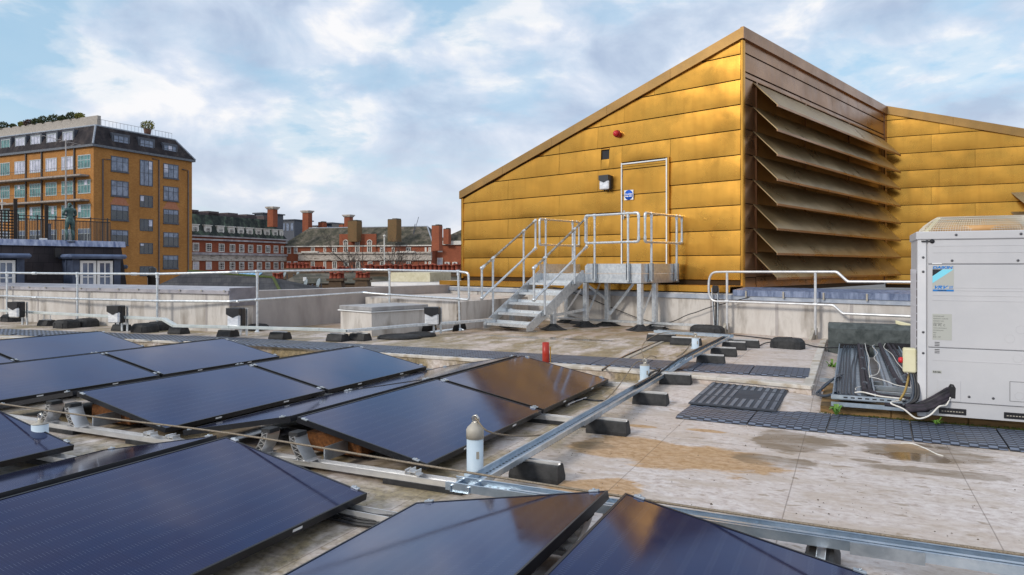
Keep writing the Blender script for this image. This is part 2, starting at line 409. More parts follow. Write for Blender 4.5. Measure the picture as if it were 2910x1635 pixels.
# ---------------------------------------------------------------- gold clad plant room
G0 = Vector((4.673, 14.575, 0)); D1 = Vector((-.737, .676, 0)).normalized(); D2 = Vector((.677, .736, 0)).normalized()
NO = -Vector((.676, .737, 0)).normalized()     # out of the front face
NS = Vector((.737, -.676, 0)).normalized()     # out of the louvred face
def fg(x, y):
    "photo pixel on the gold front face -> distance from the corner, height"
    u = (x - 1455) / F; t_ = (G0.x - G0.y * u) / (-D1.x + D1.y * u); Y = G0.y + D1.y * t_
    return t_, ZC + (HY - y) / F * Y
def goldmat(name, base, rough, dark):
    m = bpy.data.materials.new(name); m.use_nodes = True; t = m.node_tree; b = t.nodes['Principled BSDF']
    pos = N(t, 'ShaderNodeNewGeometry').outputs['Position']
    b.inputs['Metallic'].default_value = .93
    v = mapping(t, pos, (1, 1, 1))
    n1 = noise(t, mapping(t, pos, (.6, .6, 1.2)), 1.1, 4, .5, .2); n2 = noise(t, mapping(t, pos, (2, 2, .22)), 3.5, 4, .5, .2)
    c = ramp(t, n1, ((.3, [k * .80 for k in base]), (.52, base), (.72, [min(1, k * 1.12) for k in base])))
    c = mixc(t, math_(t, 'MULTIPLY', ramp(t, n2, ((.48, 0), (.72, 1))), .28), c, dark)
    t.links.new(c, b.inputs['Base Color'])
    sm = ramp(t, noise(t, pos, 1.6, 4, .55, .3), ((.3, rough - .10), (.7, rough + .10)))
    t.links.new(sm, b.inputs['Roughness'])
    bn = N(t, 'ShaderNodeBump'); bn.inputs['Distance'].default_value = .0035; bn.inputs['Strength'].default_value = .8
    t.links.new(noise(t, mapping(t, pos, (1, 1, 1.6)), 2.4, 4, .5), bn.inputs['Height']); t.links.new(bn.outputs[0], b.inputs['Normal'])
    return m
M_gold = goldmat('gold_alloy_sheet', (.65, .335, .060), .30, (.44, .20, .035))
M_goldd = goldmat('shaded_gold_sheet', (.36, .21, .12), .32, (.25, .16, .14))  # darker copy of the gold sheet, the louvred side's shade painted in
M_goldc = goldmat('gold_alloy_coping', (.40, .24, .09), .42, (.28, .17, .09))
M_seam = mat('seam_shadow_gap', (.05, .028, .010), None, .7, .5)
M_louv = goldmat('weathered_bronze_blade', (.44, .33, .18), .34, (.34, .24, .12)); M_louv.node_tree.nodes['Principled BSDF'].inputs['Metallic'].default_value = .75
def cladding(mb, org, dirv, outv, a0, a1, zs, topf, joints, bulge=.013, m=0, holes=()):
    "horizontal standing seam trays, each one pillowed; topf gives the sloping verge"
    for k in range(len(zs) - 1):
        z0, z1 = zs[k] + .009, zs[k + 1] - .009
        js = [a0] + sorted(j for j in joints[k % len(joints)] if a0 < j < a1) + [a1]
        for i in range(len(js) - 1):
            segs = [(js[i], js[i + 1], z0, z1)]
            for (h0, h1, hz0, hz1) in holes:
                new = []
                for (s0, s1, q0, q1) in segs:
                    if h1 <= s0 or h0 >= s1 or hz1 <= q0 or hz0 >= q1: new.append((s0, s1, q0, q1)); continue
                    if s0 < h0: new.append((s0, h0, q0, q1))
                    if s1 > h1: new.append((h1, s1, q0, q1))
                    m0, m1 = max(s0, h0), min(s1, h1)
                    if q1 > hz1: new.append((m0, m1, hz1, q1))
                    if q0 < hz0: new.append((m0, m1, q0, hz0))
                segs = new
            for (s0, s1, q0, q1) in segs:
                s0 += .003; s1 -= .003
                if s1 - s0 < .02 or q1 - q0 < .01: continue
                nx = max(3, int((s1 - s0) / .22)); nz = 8; cols = [s0 + (s1 - s0) * i_ / nx for i_ in range(nx + 1)]
                # keep only columns under the verge, ending on it exactly
                good = [a for a in cols if topf(a) > q0 + .004]
                if not good: continue
                if len(good) < len(cols):
                    lo_, hi_ = good[-1], cols[cols.index(good[-1]) + 1] if good[-1] != cols[-1] else good[-1]
                    for _ in range(20):
                        md = (lo_ + hi_) / 2
                        if topf(md) > q0 + .004: lo_ = md
                        else: hi_ = md
                    good.append(lo_)
                ph = rnd.random() * 6; amp = bulge * rnd.uniform(.75, 1.15)
                vs = []
                for a in good:
                    zt = min(q1, topf(a)); uu = (a - s0) / (s1 - s0)
                    for j in range(nz + 1):
                        v = j / nz; z = q0 + (zt - q0) * v
                        ex = min(1, min(uu, 1 - uu) * (s1 - s0) / .10)
                        pil = math.sin(math.pi * min(1, max(0, (z - q0) / (q1 - q0))))
                        o_ = amp * (pil ** .8) * (.35 + .65 * ex) + .0030 * math.sin(a * 4.3 + ph) * pil + .0018 * math.sin(a * 9.1 + ph * 2 + z * 5) * pil
                        vs.append(org + dirv * a + outv * (o_ + .004 + .017 * (1 - v)) + Vector((0, 0, z)))
                n = nz + 1; fs = []
                flip = dirv.cross(ZUP).dot(outv) < 0
                for i_ in range(len(good) - 1):
                    for j in range(nz):
                        q = (i_ * n + j, (i_ + 1) * n + j, (i_ + 1) * n + j + 1, i_ * n + j + 1)
                        fs.append(q[::-1] if flip else q)
                mb.add(vs, fs, m, True)
                # folded lower lip of the tray
                for i_ in range(len(good) - 1):
                    p, q = vs[i_ * n], vs[(i_ + 1) * n]; mb.quad(p, q, q - outv * .03, p - outv * .03, m)
ZB = 1.02; SP = .5105
AL = 8.21
zTop0, zTopL = 6.29, 3.55
def verge(a): return zTop0 + (zTopL - zTop0) * a / AL        # outer top of the coping on the front
gold = thing('gold_plant_room', 'gold metal clad plant room with sloping roof and big side louvres', 'building', G0)
zs = [5.76 + SP * (k - 9) for k in range(0, 11)]
zs = [z for z in zs if z > 1.0]; zs = [ZB + .14] + [z for z in zs if z > 1.3]
dj = fg(1768.5, 500)[0], fg(1900.5, 500)[0]
dzt = 3.82
jl = [sorted(fg(x, 500)[0] for x in row) for row in ((1445, 1690), (1590,), (1445, 1680), (1590,), (1445, 1700), (1590,), (1591, 1700), (1709, 1775), (1861,), (1806,), ())]
hx0, hz0_ = fg(1732, 452); hx1, hz1_ = fg(1709, 428)
mb = MB()
cladding(mb, G0, D1, NO, .03, AL, zs, lambda a: verge(a) - .235, jl[::1], .014, 0, holes=((dj[1] - .045, dj[0] + .0, .9, dzt + .02), (hx0, hx1, hz0_, hz1_)))
mb.build('front_cladding', M_gold, gold)
mb = MB()    # carcass behind the trays
o = G0 + NO * -.02
pts = [o + Vector((0, 0, .9)), o + D1 * AL + Vector((0, 0, .9)), o + D1 * AL + Vector((0, 0, verge(AL) - .1)), o + Vector((0, 0, verge(0) - .1))]
mb.prism(pts, NO * -.25)
sd = G0 - NS * .05
mb.box(sd + Vector((0, 0, .9)) - NO * .03, D2 * 9.9, -NS * .2, ZUP * 5.2)
mb.build('carcass', M_seam, gold)
# sloping roof between the verges
mb = MB()
a, b = G0 + D1 * 0 + NO * .02, G0 + D1 * (AL + .05) + NO * .02
za, zb = verge(0) - .05, verge(AL) - .05
mb.add([a + ZUP * za, b + ZUP * zb, b + D2 * 9.9 + ZUP * zb, a + D2 * 9.9 + ZUP * za], [(0, 3, 2, 1)])
mb.add([b + ZUP * .9, b + D2 * 9.9 + ZUP * .9, b + D2 * 9.9 + ZUP * zb, b + ZUP * zb], [(0, 1, 2, 3)])
mb.build('roof', M_goldc, gold)
# copings
mb = MB()
a = G0 + NO * .075 + NS * .06; b = G0 + D1 * (AL + .08) + NO * .075
sl_ = Vector((0, 0, -.21))
n_ = 5
for i in range(n_):
    p = a.lerp(b, i / n_); q = a.lerp(b, (i + 1) / n_ - .0006)
    zp, zq = zTop0 + (zTopL - zTop0) * i / n_, zTop0 + (zTopL - zTop0) * (i + 1) / n_
    mb.prism([p + ZUP * zp, q + ZUP * zq, q + ZUP * (zq - .215), p + ZUP * (zp - .215)], -NO * .3, 0)
mb.build('front_coping', M_goldc, gold)
mb = MB()
b2 = G0 + D2 * 9.95
for i in range(5):
    p = a + NS * .01 + D2 * (9.95 * i / 5); mb.box(p + ZUP * (zTop0 - .235) + NO * (-.001), D2 * (9.95 / 5 - .005), -NS * .075, ZUP * .236)
mb.build('side_coping', M_goldd, gold)
# corner post trim
mb = MB()
mb.box(G0 + NO * .035 + NS * .03 + ZUP * (ZB - .06), D1 * .05, -NO * .05, ZUP * (zTop0 - ZB - .19), bev=.006)
mb.box(G0 + NO * .012 + NS * .035 + ZUP * (ZB - .06), D2 * .085, -NS * .04, ZUP * (zTop0 - ZB - .19), bev=.006)
mb.box(G0 + D1 * (AL - .04) + NO * .035 + ZUP * (ZB + .1), D1 * .07, -NO * .05, ZUP * (zTopL - ZB - .3), bev=.006)
mb.build('corner_trim', M_gold, gold)
# louvred side: trays above and beside the blades, in the gold darkened for shade
mb = MB()
cladding(mb, G0, D2, NS, .09, 9.9, [5.30, 5.42, 5.80, 6.10], lambda a_: 9, [(3.1, 6.4), (2.2, 5.2, 8.1), (1.9, 4.4, 7.2)], .008)
cladding(mb, G0, D2, NS, .09, .62, [1.0, 1.22] + [4.76 - .506 * k for k in range(6, -1, -1)] + [5.295], lambda a_: 9, [()], .005)
mb.build('side_cladding', M_goldd, gold)
mb = MB()
cladding(mb, G0, D2, NS, .64, 9.9, [1.0, 1.24, 1.5], lambda a_: 9, [(3.4, 6.6)], .004)
mb.build('base_cladding', M_goldd, gold)
for k in range(8):
    zl = 4.76 - .506 * k; mb = MB(); t0, t1 = .50, 9.62
    cuts = [t0, 3.35, 6.45, t1]
    for i in range(3):
        s0, s1 = cuts[i] + .004, cuts[i + 1] - .004
        bk0, bk1 = G0 + D2 * (s0 if i else s0 + .0) + ZUP * (zl + .53), G0 + D2 * s1 + ZUP * (zl + .53)
        lp0, lp1 = G0 + D2 * (s0 if i else s0 + .06) + NS * .50 + ZUP * zl, G0 + D2 * s1 + NS * .50 + ZUP * zl
        nn = (lp0 - bk0).cross(bk1 - bk0).normalized()
        if nn.z < 0: nn = -nn
        mb.prism([bk0, lp0, lp1, bk1], -nn * .018, 0)
        mb.box(lp0 + Vector((0, 0, -.045)), lp1 - lp0, -NS * .02, ZUP * .044, 1)     # folded lip
    mb.build('louvre_blade', [M_louv, M_goldd], gold)
mb = MB()
for tt in (.62, 3.35, 6.45, 9.5):
    mb.box(G0 + D2 * tt + NS * .001 + ZUP * 1.3, D2 * .05, NS * .03, ZUP * 4.0)
mb.build('louvre_mullion', M_goldd, gold)
mb = MB(); mb.box(G0 + D2 * .63 - NS * .049 + ZUP * 1.25, D2 * 9.0, NS * .012, ZUP * 4.1); mb.build('louvre_backing', M_goldc, gold)  # brown sheet added to paint in light bounced between the blades
mb = MB(); mb.box(G0 + D2 * 9.78 - NS * .06 + ZUP * .9, D2 * .22, -NS * .3, ZUP * 5.2); mb.box(G0 + D2 * 9.70 - NS * .3 + ZUP * .95, D2 * .235, NS * .34, ZUP * 5.1); mb.build('corner_infill', M_goldd, gold)
# door with its white frame
def FP(a_, z, o_=0.0): return G0 + D1 * a_ + NO * o_ + ZUP * z
dn = dj[1]; df = dj[0]; zb_ = 1.295
door = MB(); door.box(FP(dn + .05, zb_, -.01), D1 * (df - dn - .08), NO * .03, ZUP * (dzt - zb_ - .16))
dr = door.build('door', M_seam, gold)
mb = MB()
zz = [zb_, 1.55, 2.06, 2.57, 3.08, 3.66]
cladding(mb, G0 + NO * .02, D1, NO, dn + .05, df - .03, zz, lambda a_: 9, [()], .009)
mb.box(FP(dn + .05, 3.67, -.01), D1 * (df - dn - .08), NO * .05, ZUP * .045)
mb.box(FP(dn + .05, 3.725, -.01), D1 * (df - dn - .08), NO * .04, ZUP * .045)
mb.build('door_skin', M_gold, dr)
mb = MB()
hx, hz_ = fg(1778, 612)
mb.box(FP(hx - .01, hz_ - .05, .03), D1 * .05, NO * .015, ZUP * .16, bev=.004)
mb.tube(bend([FP(hx + .015, hz_ + .06, .04), FP(hx + .015, hz_ + .06, .09), FP(hx - .10, hz_ + .06, .09)], .02), .010, 8)
mb.box(FP(hx - .0, hz_ - .10, .05), D1 * .03, NO * .02, ZUP * .10, bev=.004)
mb.build('handle', M_stain, dr)
mb = MB()
mb.box(FP(dn + .012, zb_, .0), D1 * .030, NO * .055, ZUP * (dzt - zb_)); mb.box(FP(df - .020, zb_, .0), D1 * .026, NO * .05, ZUP * (dzt - zb_))
mb.box(FP(dn + .046, dzt - .04, .0), D1 * (df - dn - .072), NO * .05, ZUP * .028)
mb.build('door_frame', M_white, gold)
mb = MB()
mb.box(FP(dn - .042, zb_, -.01), D1 * .038, NO * .075, ZUP * (dzt - zb_ + .01))
mb.build('door_reveal', M_gold, gold)
mb = MB()   # dark square vent
mb.box(FP(hx0 + .02, hz0_ + .01, -.019), D1 * (hx1 - hx0 - .04), NO * .004, ZUP * (hz1_ - hz0_ - .02))
mb.build('vent_opening', M_black, gold)
# projecting sill under the cladding
mb = MB()
for i in range(4):
    a0_, a1_ = -.05 + i * (AL + .3) / 4, -.05 + (i + 1) * (AL + .3) / 4 - .006
    p = G0 + D1 * a0_
    mb.box(p + NO * .0 + ZUP * (ZB + .02), D1 * (a1_ - a0_), NO * .66, ZUP * .02)
    mb.box(p + NO * .64 + ZUP * (ZB - .085), D1 * (a1_ - a0_), NO * .021, ZUP * .1045)
mb.build('sill', M_gold, gold)
# right hand wing, set at an angle
G2 = G0 + D2 * 9.92; D3 = Vector((.89, -.456, 0)).normalized(); N3 = Vector((-.456, -.89, 0)).normalized()
wing = thing('gold_wing', 'gold metal clad wing of the plant room behind the air conditioning unit', 'building', G2)
vg = lambda a_: 6.32 - .288 * a_ - .16
mb = MB()
zz = [.9] + [5.885 - .52 * k for k in range(9, -1, -1)] + [6.4]
cladding(mb, G2, D3, N3, .02, 7.0, zz, vg, [(1.4, 4.2), (2.3, 5.0), (1.2, 3.9)], .015)
mb.build('wing_cladding', M_gold, wing)
mb = MB()
mb.prism([G2 - N3 * .02 + ZUP * .8, G2 - N3 * .02 + D3 * 7 + ZUP * .8, G2 - N3 * .02 + D3 * 7 + ZUP * (6.2 - .288 * 7), G2 - N3 * .02 + ZUP * 6.2], -N3 * 4)
mb.build('carcass', M_seam, wing)
mb = MB()
for i in range(4):
    p, q = G2 + N3 * .07 + D3 * (i * 1.75), G2 + N3 * .07 + D3 * (i * 1.75 + 1.745); zp, zq = 6.33 - .288 * i * 1.75, 6.33 - .288 * (i * 1.75 + 1.745)
    mb.prism([p + ZUP * zp, q + ZUP * zq, q + ZUP * (zq - .24), p + ZUP * (zp - .24)], -N3 * .3)
mb.build('coping', M_goldc, wing)
mb = MB()
for k in range(3):    # ends of the louvres on the wing's own bay
    p = G2 + D3 * 3.15 + ZUP * (3.55 - .55 * k); mb.prism([p, p + D3 * .35 + N3 * .42 - ZUP * .45, p + D3 * 3.5 + N3 * .42 - ZUP * .45, p + D3 * 3.5], N3 * .02)
mb.build('louvre_blade', M_louv, wing)
# ---------------------------------------------------------------- upstand walls on the roof
def NL(nv, a_): # point on a line parallel to the gold front, n-distance nv, at distance a_ along D1 from the corner
    return G0 + D1 * a_ + NO * (13.9 - nv)
mb = MB()
p = NL(13.22, -6.5); mb.box(p + ZUP * .0, D1 * (6.5 + AL + 1.2), -NO * .55, ZUP * (ZB - .11))
lw = single(mb, 'plinth_wall', M_wall, 'long pale membrane covered upstand wall under the gold building', 'wall')
WM[lw.name] = Matrix.Translation(lw.location)
mb = MB()
for k in range(11):
    mb.box(NL(13.219, -6.3 + k * 1.32) + ZUP * .14, D1 * .055, NO * .004, ZUP * .74)
mb.build('membrane_lap', M_wall2, lw)
mb = MB()
mb.box(NL(13.205, -6.5) + ZUP * (ZB - .22), D1 * (6.5 + AL + 1.2), NO * .02, ZUP * .09)
mb.build('edge_trim', mat('edge_trim', sr(150, 160, 176), sr(186, 192, 202), .4, .3), lw)
mb = MB()
mb.prism([NL(13.16, -6.5) + ZUP * (ZB - .14), NL(13.16, -6.5) + ZUP * (ZB - .03), NL(13.75, -6.5) + ZUP * (ZB + .015), NL(13.75, -6.5) + ZUP * (ZB - .10)], D1 * 6.35, 0)
mb.build('lead_coping', M_lead, lw)
mb = MB()
for k in range(9):
    mb.box(NL(13.15, -6.2 + k * .72) + ZUP * (ZB - .17), D1 * .03, NO * .014, ZUP * .13, bev=.003)
mb.build('coping_clip', M_cap, lw)
# long wall on the left with its sloped metal capping
def wall(name, a, b, back, z1, label, mtl=None, z0=0.0):
    mb = MB(); mb.box(a + ZUP * (z0 - a.z), b - a, back, ZUP * (z1 - z0)); o = single(mb, name, mtl or M_wall, label, 'wall'); WM[o.name] = Matrix.Translation(o.location); return o
A0 = Vector((-5.55, 14.1, 0)); A1 = A0 - PV * 11.5
bk = RV * .62
lwl = wall('parapet_wall', A0, A1, bk, .93, 'long pale parapet wall with sloped metal capping behind the left guardrail')
mb = MB()
for i in range(5):
    p = A0 + PV * .02 - PV * (i * 2.305); q = p - PV * 2.3
    f_ = -RV * .05; r_ = RV * .67
    mb.prism([p + f_ + ZUP * .90, p + f_ + ZUP * .97, p + r_ + ZUP * 1.03, p + r_ + ZUP * .90], q - p)
mb.build('capping', mat('capping_metal', sr(158, 154, 160), sr(186, 182, 186), .36, .4, scale=3), lwl)
mb = MB()
for i in range(19): mb.box(A0 - RV * .062 - PV * (.05 + i * .62) + ZUP * .945, -PV * .035, -RV * .016, ZUP * .035, bev=.003)
mb.build('capping_clip', M_cap, lwl)
mb = MB()
mb.box(A0 + PV * .024 - RV * .03 + ZUP * .66, RV * .68, PV * .012, ZUP * .36); mb.build('end_plate', mat('end_plate', sr(120, 120, 130), sr(146, 146, 156), .5, .3), lwl)
mb = MB()
for i in range(8): mb.box(A0 - RV * .003 - PV * (.6 + i * 1.35) + ZUP * .0, -PV * .05, RV * .004 - RV * .0, ZUP * .9)
mb.build('membrane_lap', M_wall2, lwl)
B1 = Vector((-2.32, 18.6, 0)); dv = (B1 - A0).normalized(); nv_ = Vector((-dv.y, dv.x, 0))
A0b = A0 + dv * .02 + nv_ * .0
wall('shaded_parapet_wall', A0 + RV * .64 - nv_ * -.02 - dv * .5, B1 + dv * 2.2, nv_ * .35, .945, 'wrinkled grey membrane parapet wall running back behind the roof hatch', M_wall2)
# raised roof box left of the stairs
Q = [Vector((-1.04, 14.65, 0)), Vector((.38, 17.15, 0)), Vector((-2.2, 19.6, 0)), Vector((-3.45, 16.9, 0))]
mb = MB(); mb.prism(Q, ZUP * .725); o = single(mb, 'roof_upstand_box', M_wall, 'low membrane covered roof box left of the metal stairs', 'roof box')
WM[o.name] = Matrix.Translation(o.location)
mb = MB(); mb.box(Q[0] - (Q[1] - Q[0]).normalized() * .008 + Vector((.004, 0, 0)), (Q[3] - Q[0]).normalized() * .13, -(Q[1] - Q[0]).normalized() * .004, ZUP * .70)
mb.build('scorched_strip', mat('scorched_bitumen', (.05, .035, .025), sr(150, 140, 130), .8, scale=9), o)
# roof hatch
H0 = Vector((-2.6, 13.3, Z1)); h = thing('roof_hatch', 'pale kerbed roof hatch with flat lid in front of the guardrail', 'roof hatch', H0)
mb = MB(); mb.box(H0, D1 * 1.0, D2 * 1.34, ZUP * .44); mb.build('kerb', M_wall, h)
mb = MB(); mb.box(H0 - D1 * .04 - D2 * .04 + ZUP * .441, D1 * 1.08, D2 * 1.42, ZUP * .02); mb.build('frame', M_white, h)
mb = MB(); mb.box(H0 - D1 * .02 - D2 * .02 + ZUP * .468, D1 * 1.04, D2 * 1.38, ZUP * .075, bev=.008); mb.build('lid', mat('hatch_lid', sr(150, 148, 148), sr(178, 176, 176), .45, .3), h)
# small far roofs behind the guardrail
mb = MB(); p = atY(1215, 815, 21.5)
mb.box((p.x - 1.6, 21.5, .2), (4.0, -.8, 0), (.7, 3, 0), (0, 0, .78)); oo = single(mb, 'far_roof_box', M_wall2, 'pale roof box with white edging beyond the parapet', 'roof box'); WM[oo.name] = Matrix.Translation(oo.location)
mb = MB(); mb.box((p.x - 1.68, 21.46, .86), (4.1, -.82, 0), (.05, .25, 0), (0, 0, .11)); mb.build('gutter', M_white, oo)
mb = MB(); mb.box((p.x - 1.2, 21.9, .98), (1.25, -.22, 0), (.5, 1.6, 0), (0, 0, .28)); mb.build('cream_panel', mat('cream_paint', sr(200, 192, 160), sr(222, 216, 190), .6, scale=8), oo)
mb = MB(); mb.box((p.x - 1.58, 21.40, .72), (.8, -.16, 0), (.01, .03, 0), (0, 0, .09)); mb.build('orange_panel', mat('orange_paint', (.85, .36, .02), None, .5), oo)
# ---------------------------------------------------------------- solar panels
def pvmat():
    m = bpy.data.materials.new('solar_glass'); m.use_nodes = True; t = m.node_tree; b = t.nodes['Principled BSDF']
    oc = N(t, 'ShaderNodeTexCoord').outputs['Object']; s = N(t, 'ShaderNodeSeparateXYZ'); t.links.new(oc, s.inputs[0])
    def lines(c, pitch, wdt):
        fr = math_(t, 'FRACT', math_(t, 'DIVIDE', math_(t, 'ADD', c, 50.0), pitch)); return math_(t, 'LESS_THAN', math_(t, 'ABSOLUTE', math_(t, 'SUBTRACT', fr, .5)), wdt)
    bus = lines(s.outputs[1], .0168, .045)         # silver wires across the sheet
    cell = math_(t, 'MAXIMUM', lines(s.outputs[1], .168, .012), lines(s.outputs[0], .0915, .02))
    dots = math_(t, 'MULTIPLY', bus, lines(s.outputs[0], .0915, .14))
    pos = N(t, 'ShaderNodeNewGeometry').outputs['Position']
    nz = noise(t, pos, 1.3, 4, .6)
    c = mixc(t, ramp(t, nz, ((.35, 0), (.65, 1))), (.010, .022, .078), (.020, .018, .058))
    c = mixc(t, math_(t, 'MULTIPLY', bus, .10), c, (.16, .19, .30))
    c = mixc(t, math_(t, 'MULTIPLY', dots, .24), c, (.40, .44, .55))
    c = mixc(t, math_(t, 'MULTIPLY', cell, .2), c, (.003, .004, .012))
    t.links.new(c, b.inputs['Base Color'])
    b.inputs['Specular IOR Level'].default_value = .5; b.inputs['IOR'].default_value = 1.5; b.inputs['Metallic'].default_value = .32
    b.inputs['Specular Tint'].default_value = (.60, .71, 1.0, 1)
    t.links.new(ramp(t, noise(t, mapping(t, pos, (1, 1, 1), rot=(0, 0, TH)), 2.2, 6, .65, .6), ((.3, .05), (.7, .12))), b.inputs['Roughness'])
    bn = N(t, 'ShaderNodeBump'); bn.inputs['Distance'].default_value = .0006; bn.inputs['Strength'].default_value = .5
    t.links.new(noise(t, pos, 1.8, 3, .5), bn.inputs['Height']); t.links.new(bn.outputs[0], b.inputs['Normal'])
    return m
M_pv = pvmat(); M_frame = mat('black_anodised_frame', (.010, .011, .015), (.018, .019, .024), .38, .3, scale=5)
PL, PW_, ZR, ZL = 1.985, 1.145, .335, .118
def make_panel():
    "local: x from the low edge (0) up to the ridge, y along the row; the sheet lies flat in its own frame"
    o = thing('solar_panel', 'x', 'solar panel', (0, 0, 0))
    fr = .030; th = .042; e = .011
    mb = MB()
    for (a, b_, c_, d_) in ((0, 0, PW_, e), (0, PL - e, PW_, PL), (0, e, e, PL - e), (PW_ - e, e, PW_, PL - e)):
        mb.box((a, b_, -th), (c_ - a, 0, 0), (0, d_ - b_, 0), (0, 0, th))
    mb.build('frame', M_frame, o)
    mb = MB(); mb.box((e, e, -.008), (PW_ - 2 * e, 0, 0), (0, PL - 2 * e, 0), (0, 0, .005)); mb.build('glass', M_pv, o)
    for (x, y) in ((.06, -.012), (PW_ - .10, -.012), (.06, PL - .012), (PW_ - .10, PL - .012)):
        mb = MB(); mb.box((x, y, -.004), (.055, 0, 0), (0, .024, 0), (0, 0, .012), bev=.003); mb.lathe((x + .027, y + .012, .006), ((.008, 0), (.008, .008)), 8)
        mb.build('clamp', M_galvd, o)
    mb = MB()
    for y in (.55, 1.4): mb.box((-.0015, y, -.026), (.001, 0, 0), (0, .07, 0), (0, 0, .014))
    mb.build('rating_label', M_white, o)
    return o
proto = make_panel()
first = [True]
def place(s0, t, side, label, group, z_low=ZL, z_rid=ZR, dz=0.0):
    "side +1: low edge on the right (+t) side of the ridge; -1: on the left"
    tilt = math.asin((z_rid - z_low) / PW_)
    if first[0]: o = proto; first[0] = False
    else:
        o = dup(proto, (0, 0, 0))
    # local x points from low edge up to the ridge
    ux = (-PV if side > 0 else PV); hor = ux * math.cos(tilt) + ZUP * math.sin(tilt)
    run = PW_ * math.cos(tilt)
    low_t = t + run if side > 0 else t - run
    if side > 0: yv = -RV; org = ST(s0 + PL, low_t, z_low + dz)
    else: yv = RV; org = ST(s0, low_t, z_low + dz)
    zv = hor.cross(yv).normalized()
    if zv.z < 0: yv = -yv; org = org - yv * PL; zv = -zv
    M = Matrix((hor, yv, zv)).transposed().to_4x4(); M.translation = org
    o.location = org; o.rotation_euler = M.to_euler()
    o['label'] = label; o['group'] = group; WM[o.name] = M
    return o
g = 'black framed solar panels on the flat roof'
cols = [('a', -11.68), ('b', -8.80), ('c', -6.25), ('d', -3.735)]
names = {('a', 1, 1): 'farthest left solar panel in the back row below the guardrail', ('a', 0, 1): 'partly cut off solar panel at the left picture edge in the back row',
         ('b', 1, 1): 'solar panel third from the back row, with its right corner free beside the kerb', ('b', 0, 1): 'long solar panel at the left edge behind the two bare support posts',
         ('c', 1, 1): 'solar panel in the middle row whose corner points at the puddle by the kerb', ('c', 0, 1): 'solar panel propped on two curved posts over the white rail at left',
         ('d', 1, 1): 'solar panel mirroring the gold building, below the red pipe', ('d', 0, 1): 'blue shining solar panel directly left of the nearest white anchor post',
         ('a', 1, -1): 'steeply seen back facing solar panel of the leftmost far tent', ('a', 0, -1): 'back facing solar panel hidden at the far left edge',
         ('b', 1, -1): 'back facing solar panel in the valley behind the left back row, far half', ('b', 0, -1): 'back facing solar panel in the valley behind the left back row, near half',
         ('c', 1, -1): 'back facing solar panel in the second valley, far half', ('c', 0, -1): 'back facing solar panel in the second valley, near half',
         ('d', 1, -1): 'narrow seen back facing solar panel reaching up to the red pipe', ('d', 0, -1): 'narrow seen back facing solar panel above the puddle and bare posts'}
for key, tr in cols:
    for row, s0 in ((0, 4.13), (1, 6.17)):
        place(s0, tr + .035, 1, names[(key, row, 1)], g)
        place(s0, tr - .035, -1, names[(key, row, -1)], g)
place(1.47, -3.735 + .045, 1, 'largest looking dark solar panel at the lower left of the picture', g)
place(1.47, -3.735 - .045, -1, 'low solar panel sloping away behind the large lower left one', g)
place(1.47, -6.36 + .0, 1, 'blue solar panel corner at the left picture edge below the rope', g)
place(1.45, -1.045 + .045, 1, 'nearest solar panel on the right running off the bottom edge', g)
place(1.45, -1.045 - .045, -1, 'nearest solar panel in the bottom centre with brown reflection at its top corner', g)
# ---------------------------------------------------------------- mounting: rails, posts, pads
def rail(s, t0, t1, label, grp='aluminium rails under the solar panels'):
    o = thing('mounting_rail', label, 'rail', ST(s, t1, 0), group=grp)
    mb = MB()   # a channel: floor, two flanges
    a = ST(s - .045, t0, .035)
    L = PV * (t1 - t0)
    mb.box(a, L, RV * .09, ZUP * .006); mb.box(a + ZUP * .006, L, RV * .006, ZUP * .032); mb.box(a + RV * .084 + ZUP * .006, L, RV * .006, ZUP * .032)
    mb.box(a + RV * .03 + ZUP * .006, L, RV * .005, ZUP * .016)
    mb.build('channel', M_alu, o)
    k = t1
    while k > t0 + .8:
        mb = MB(); mb.box(ST(s - .055, k - .62, 0.001), PV * .6, RV * .11, ZUP * .033); mb.build('rubber_pad', M_rub, o); k -= 1.27
    return o
def post(s, t, lean, label):
    "curved hollow support post with webbing in its end face"
    o = thing('support_post', label, 'support post', ST(s, t, .07), group='support posts at the panel ridges')
    mb = MB(); L = .13; hgt = ZR - .07 - .105
    prof = []
    for i in range(9):
        u = i / 8; x = lean * (.085 * (1 - u) ** 1.6); wd = .034 - .008 * u
        prof.append((x, wd, .072 + hgt * u))
    for sd in (-1, 1):
        for i in range(8):
            x0, w0, z0 = prof[i]; x1, w1, z1 = prof[i + 1]
            mb.prism([ST(s, t + x0 + sd * w0, z0), ST(s, t + x1 + sd * w1, z1), ST(s, t + x1 + sd * (w1 - .005), z1), ST(s, t + x0 + sd * (w0 - .005), z0)], RV * L)
    for i in range(8):
        a_, b_ = (prof[i], prof[i + 1]); sg = 1 if i % 2 else -1
        p, q = ST(s, t + a_[0] - sg * (a_[1] - .004), a_[2]), ST(s, t + b_[0] + sg * (b_[1] - .004), b_[2])
        mb.prism([p, q, q + ZUP * .005, p + ZUP * .005], RV * L)
    mb.build('webbed_profile', M_alu, o)
    mb = MB(); x0 = prof[0][0]; mb.box(ST(s - .01, t + x0 - .07, .066), PV * .14, RV * .15, ZUP * .008); mb.build('foot_plate', M_alu, o)
    mb = MB(); mb.box(ST(s + .01, t - .04, ZR - .105), PV * .08, RV * .10, ZUP * .03); mb.build('head_clamp', M_rub, o)
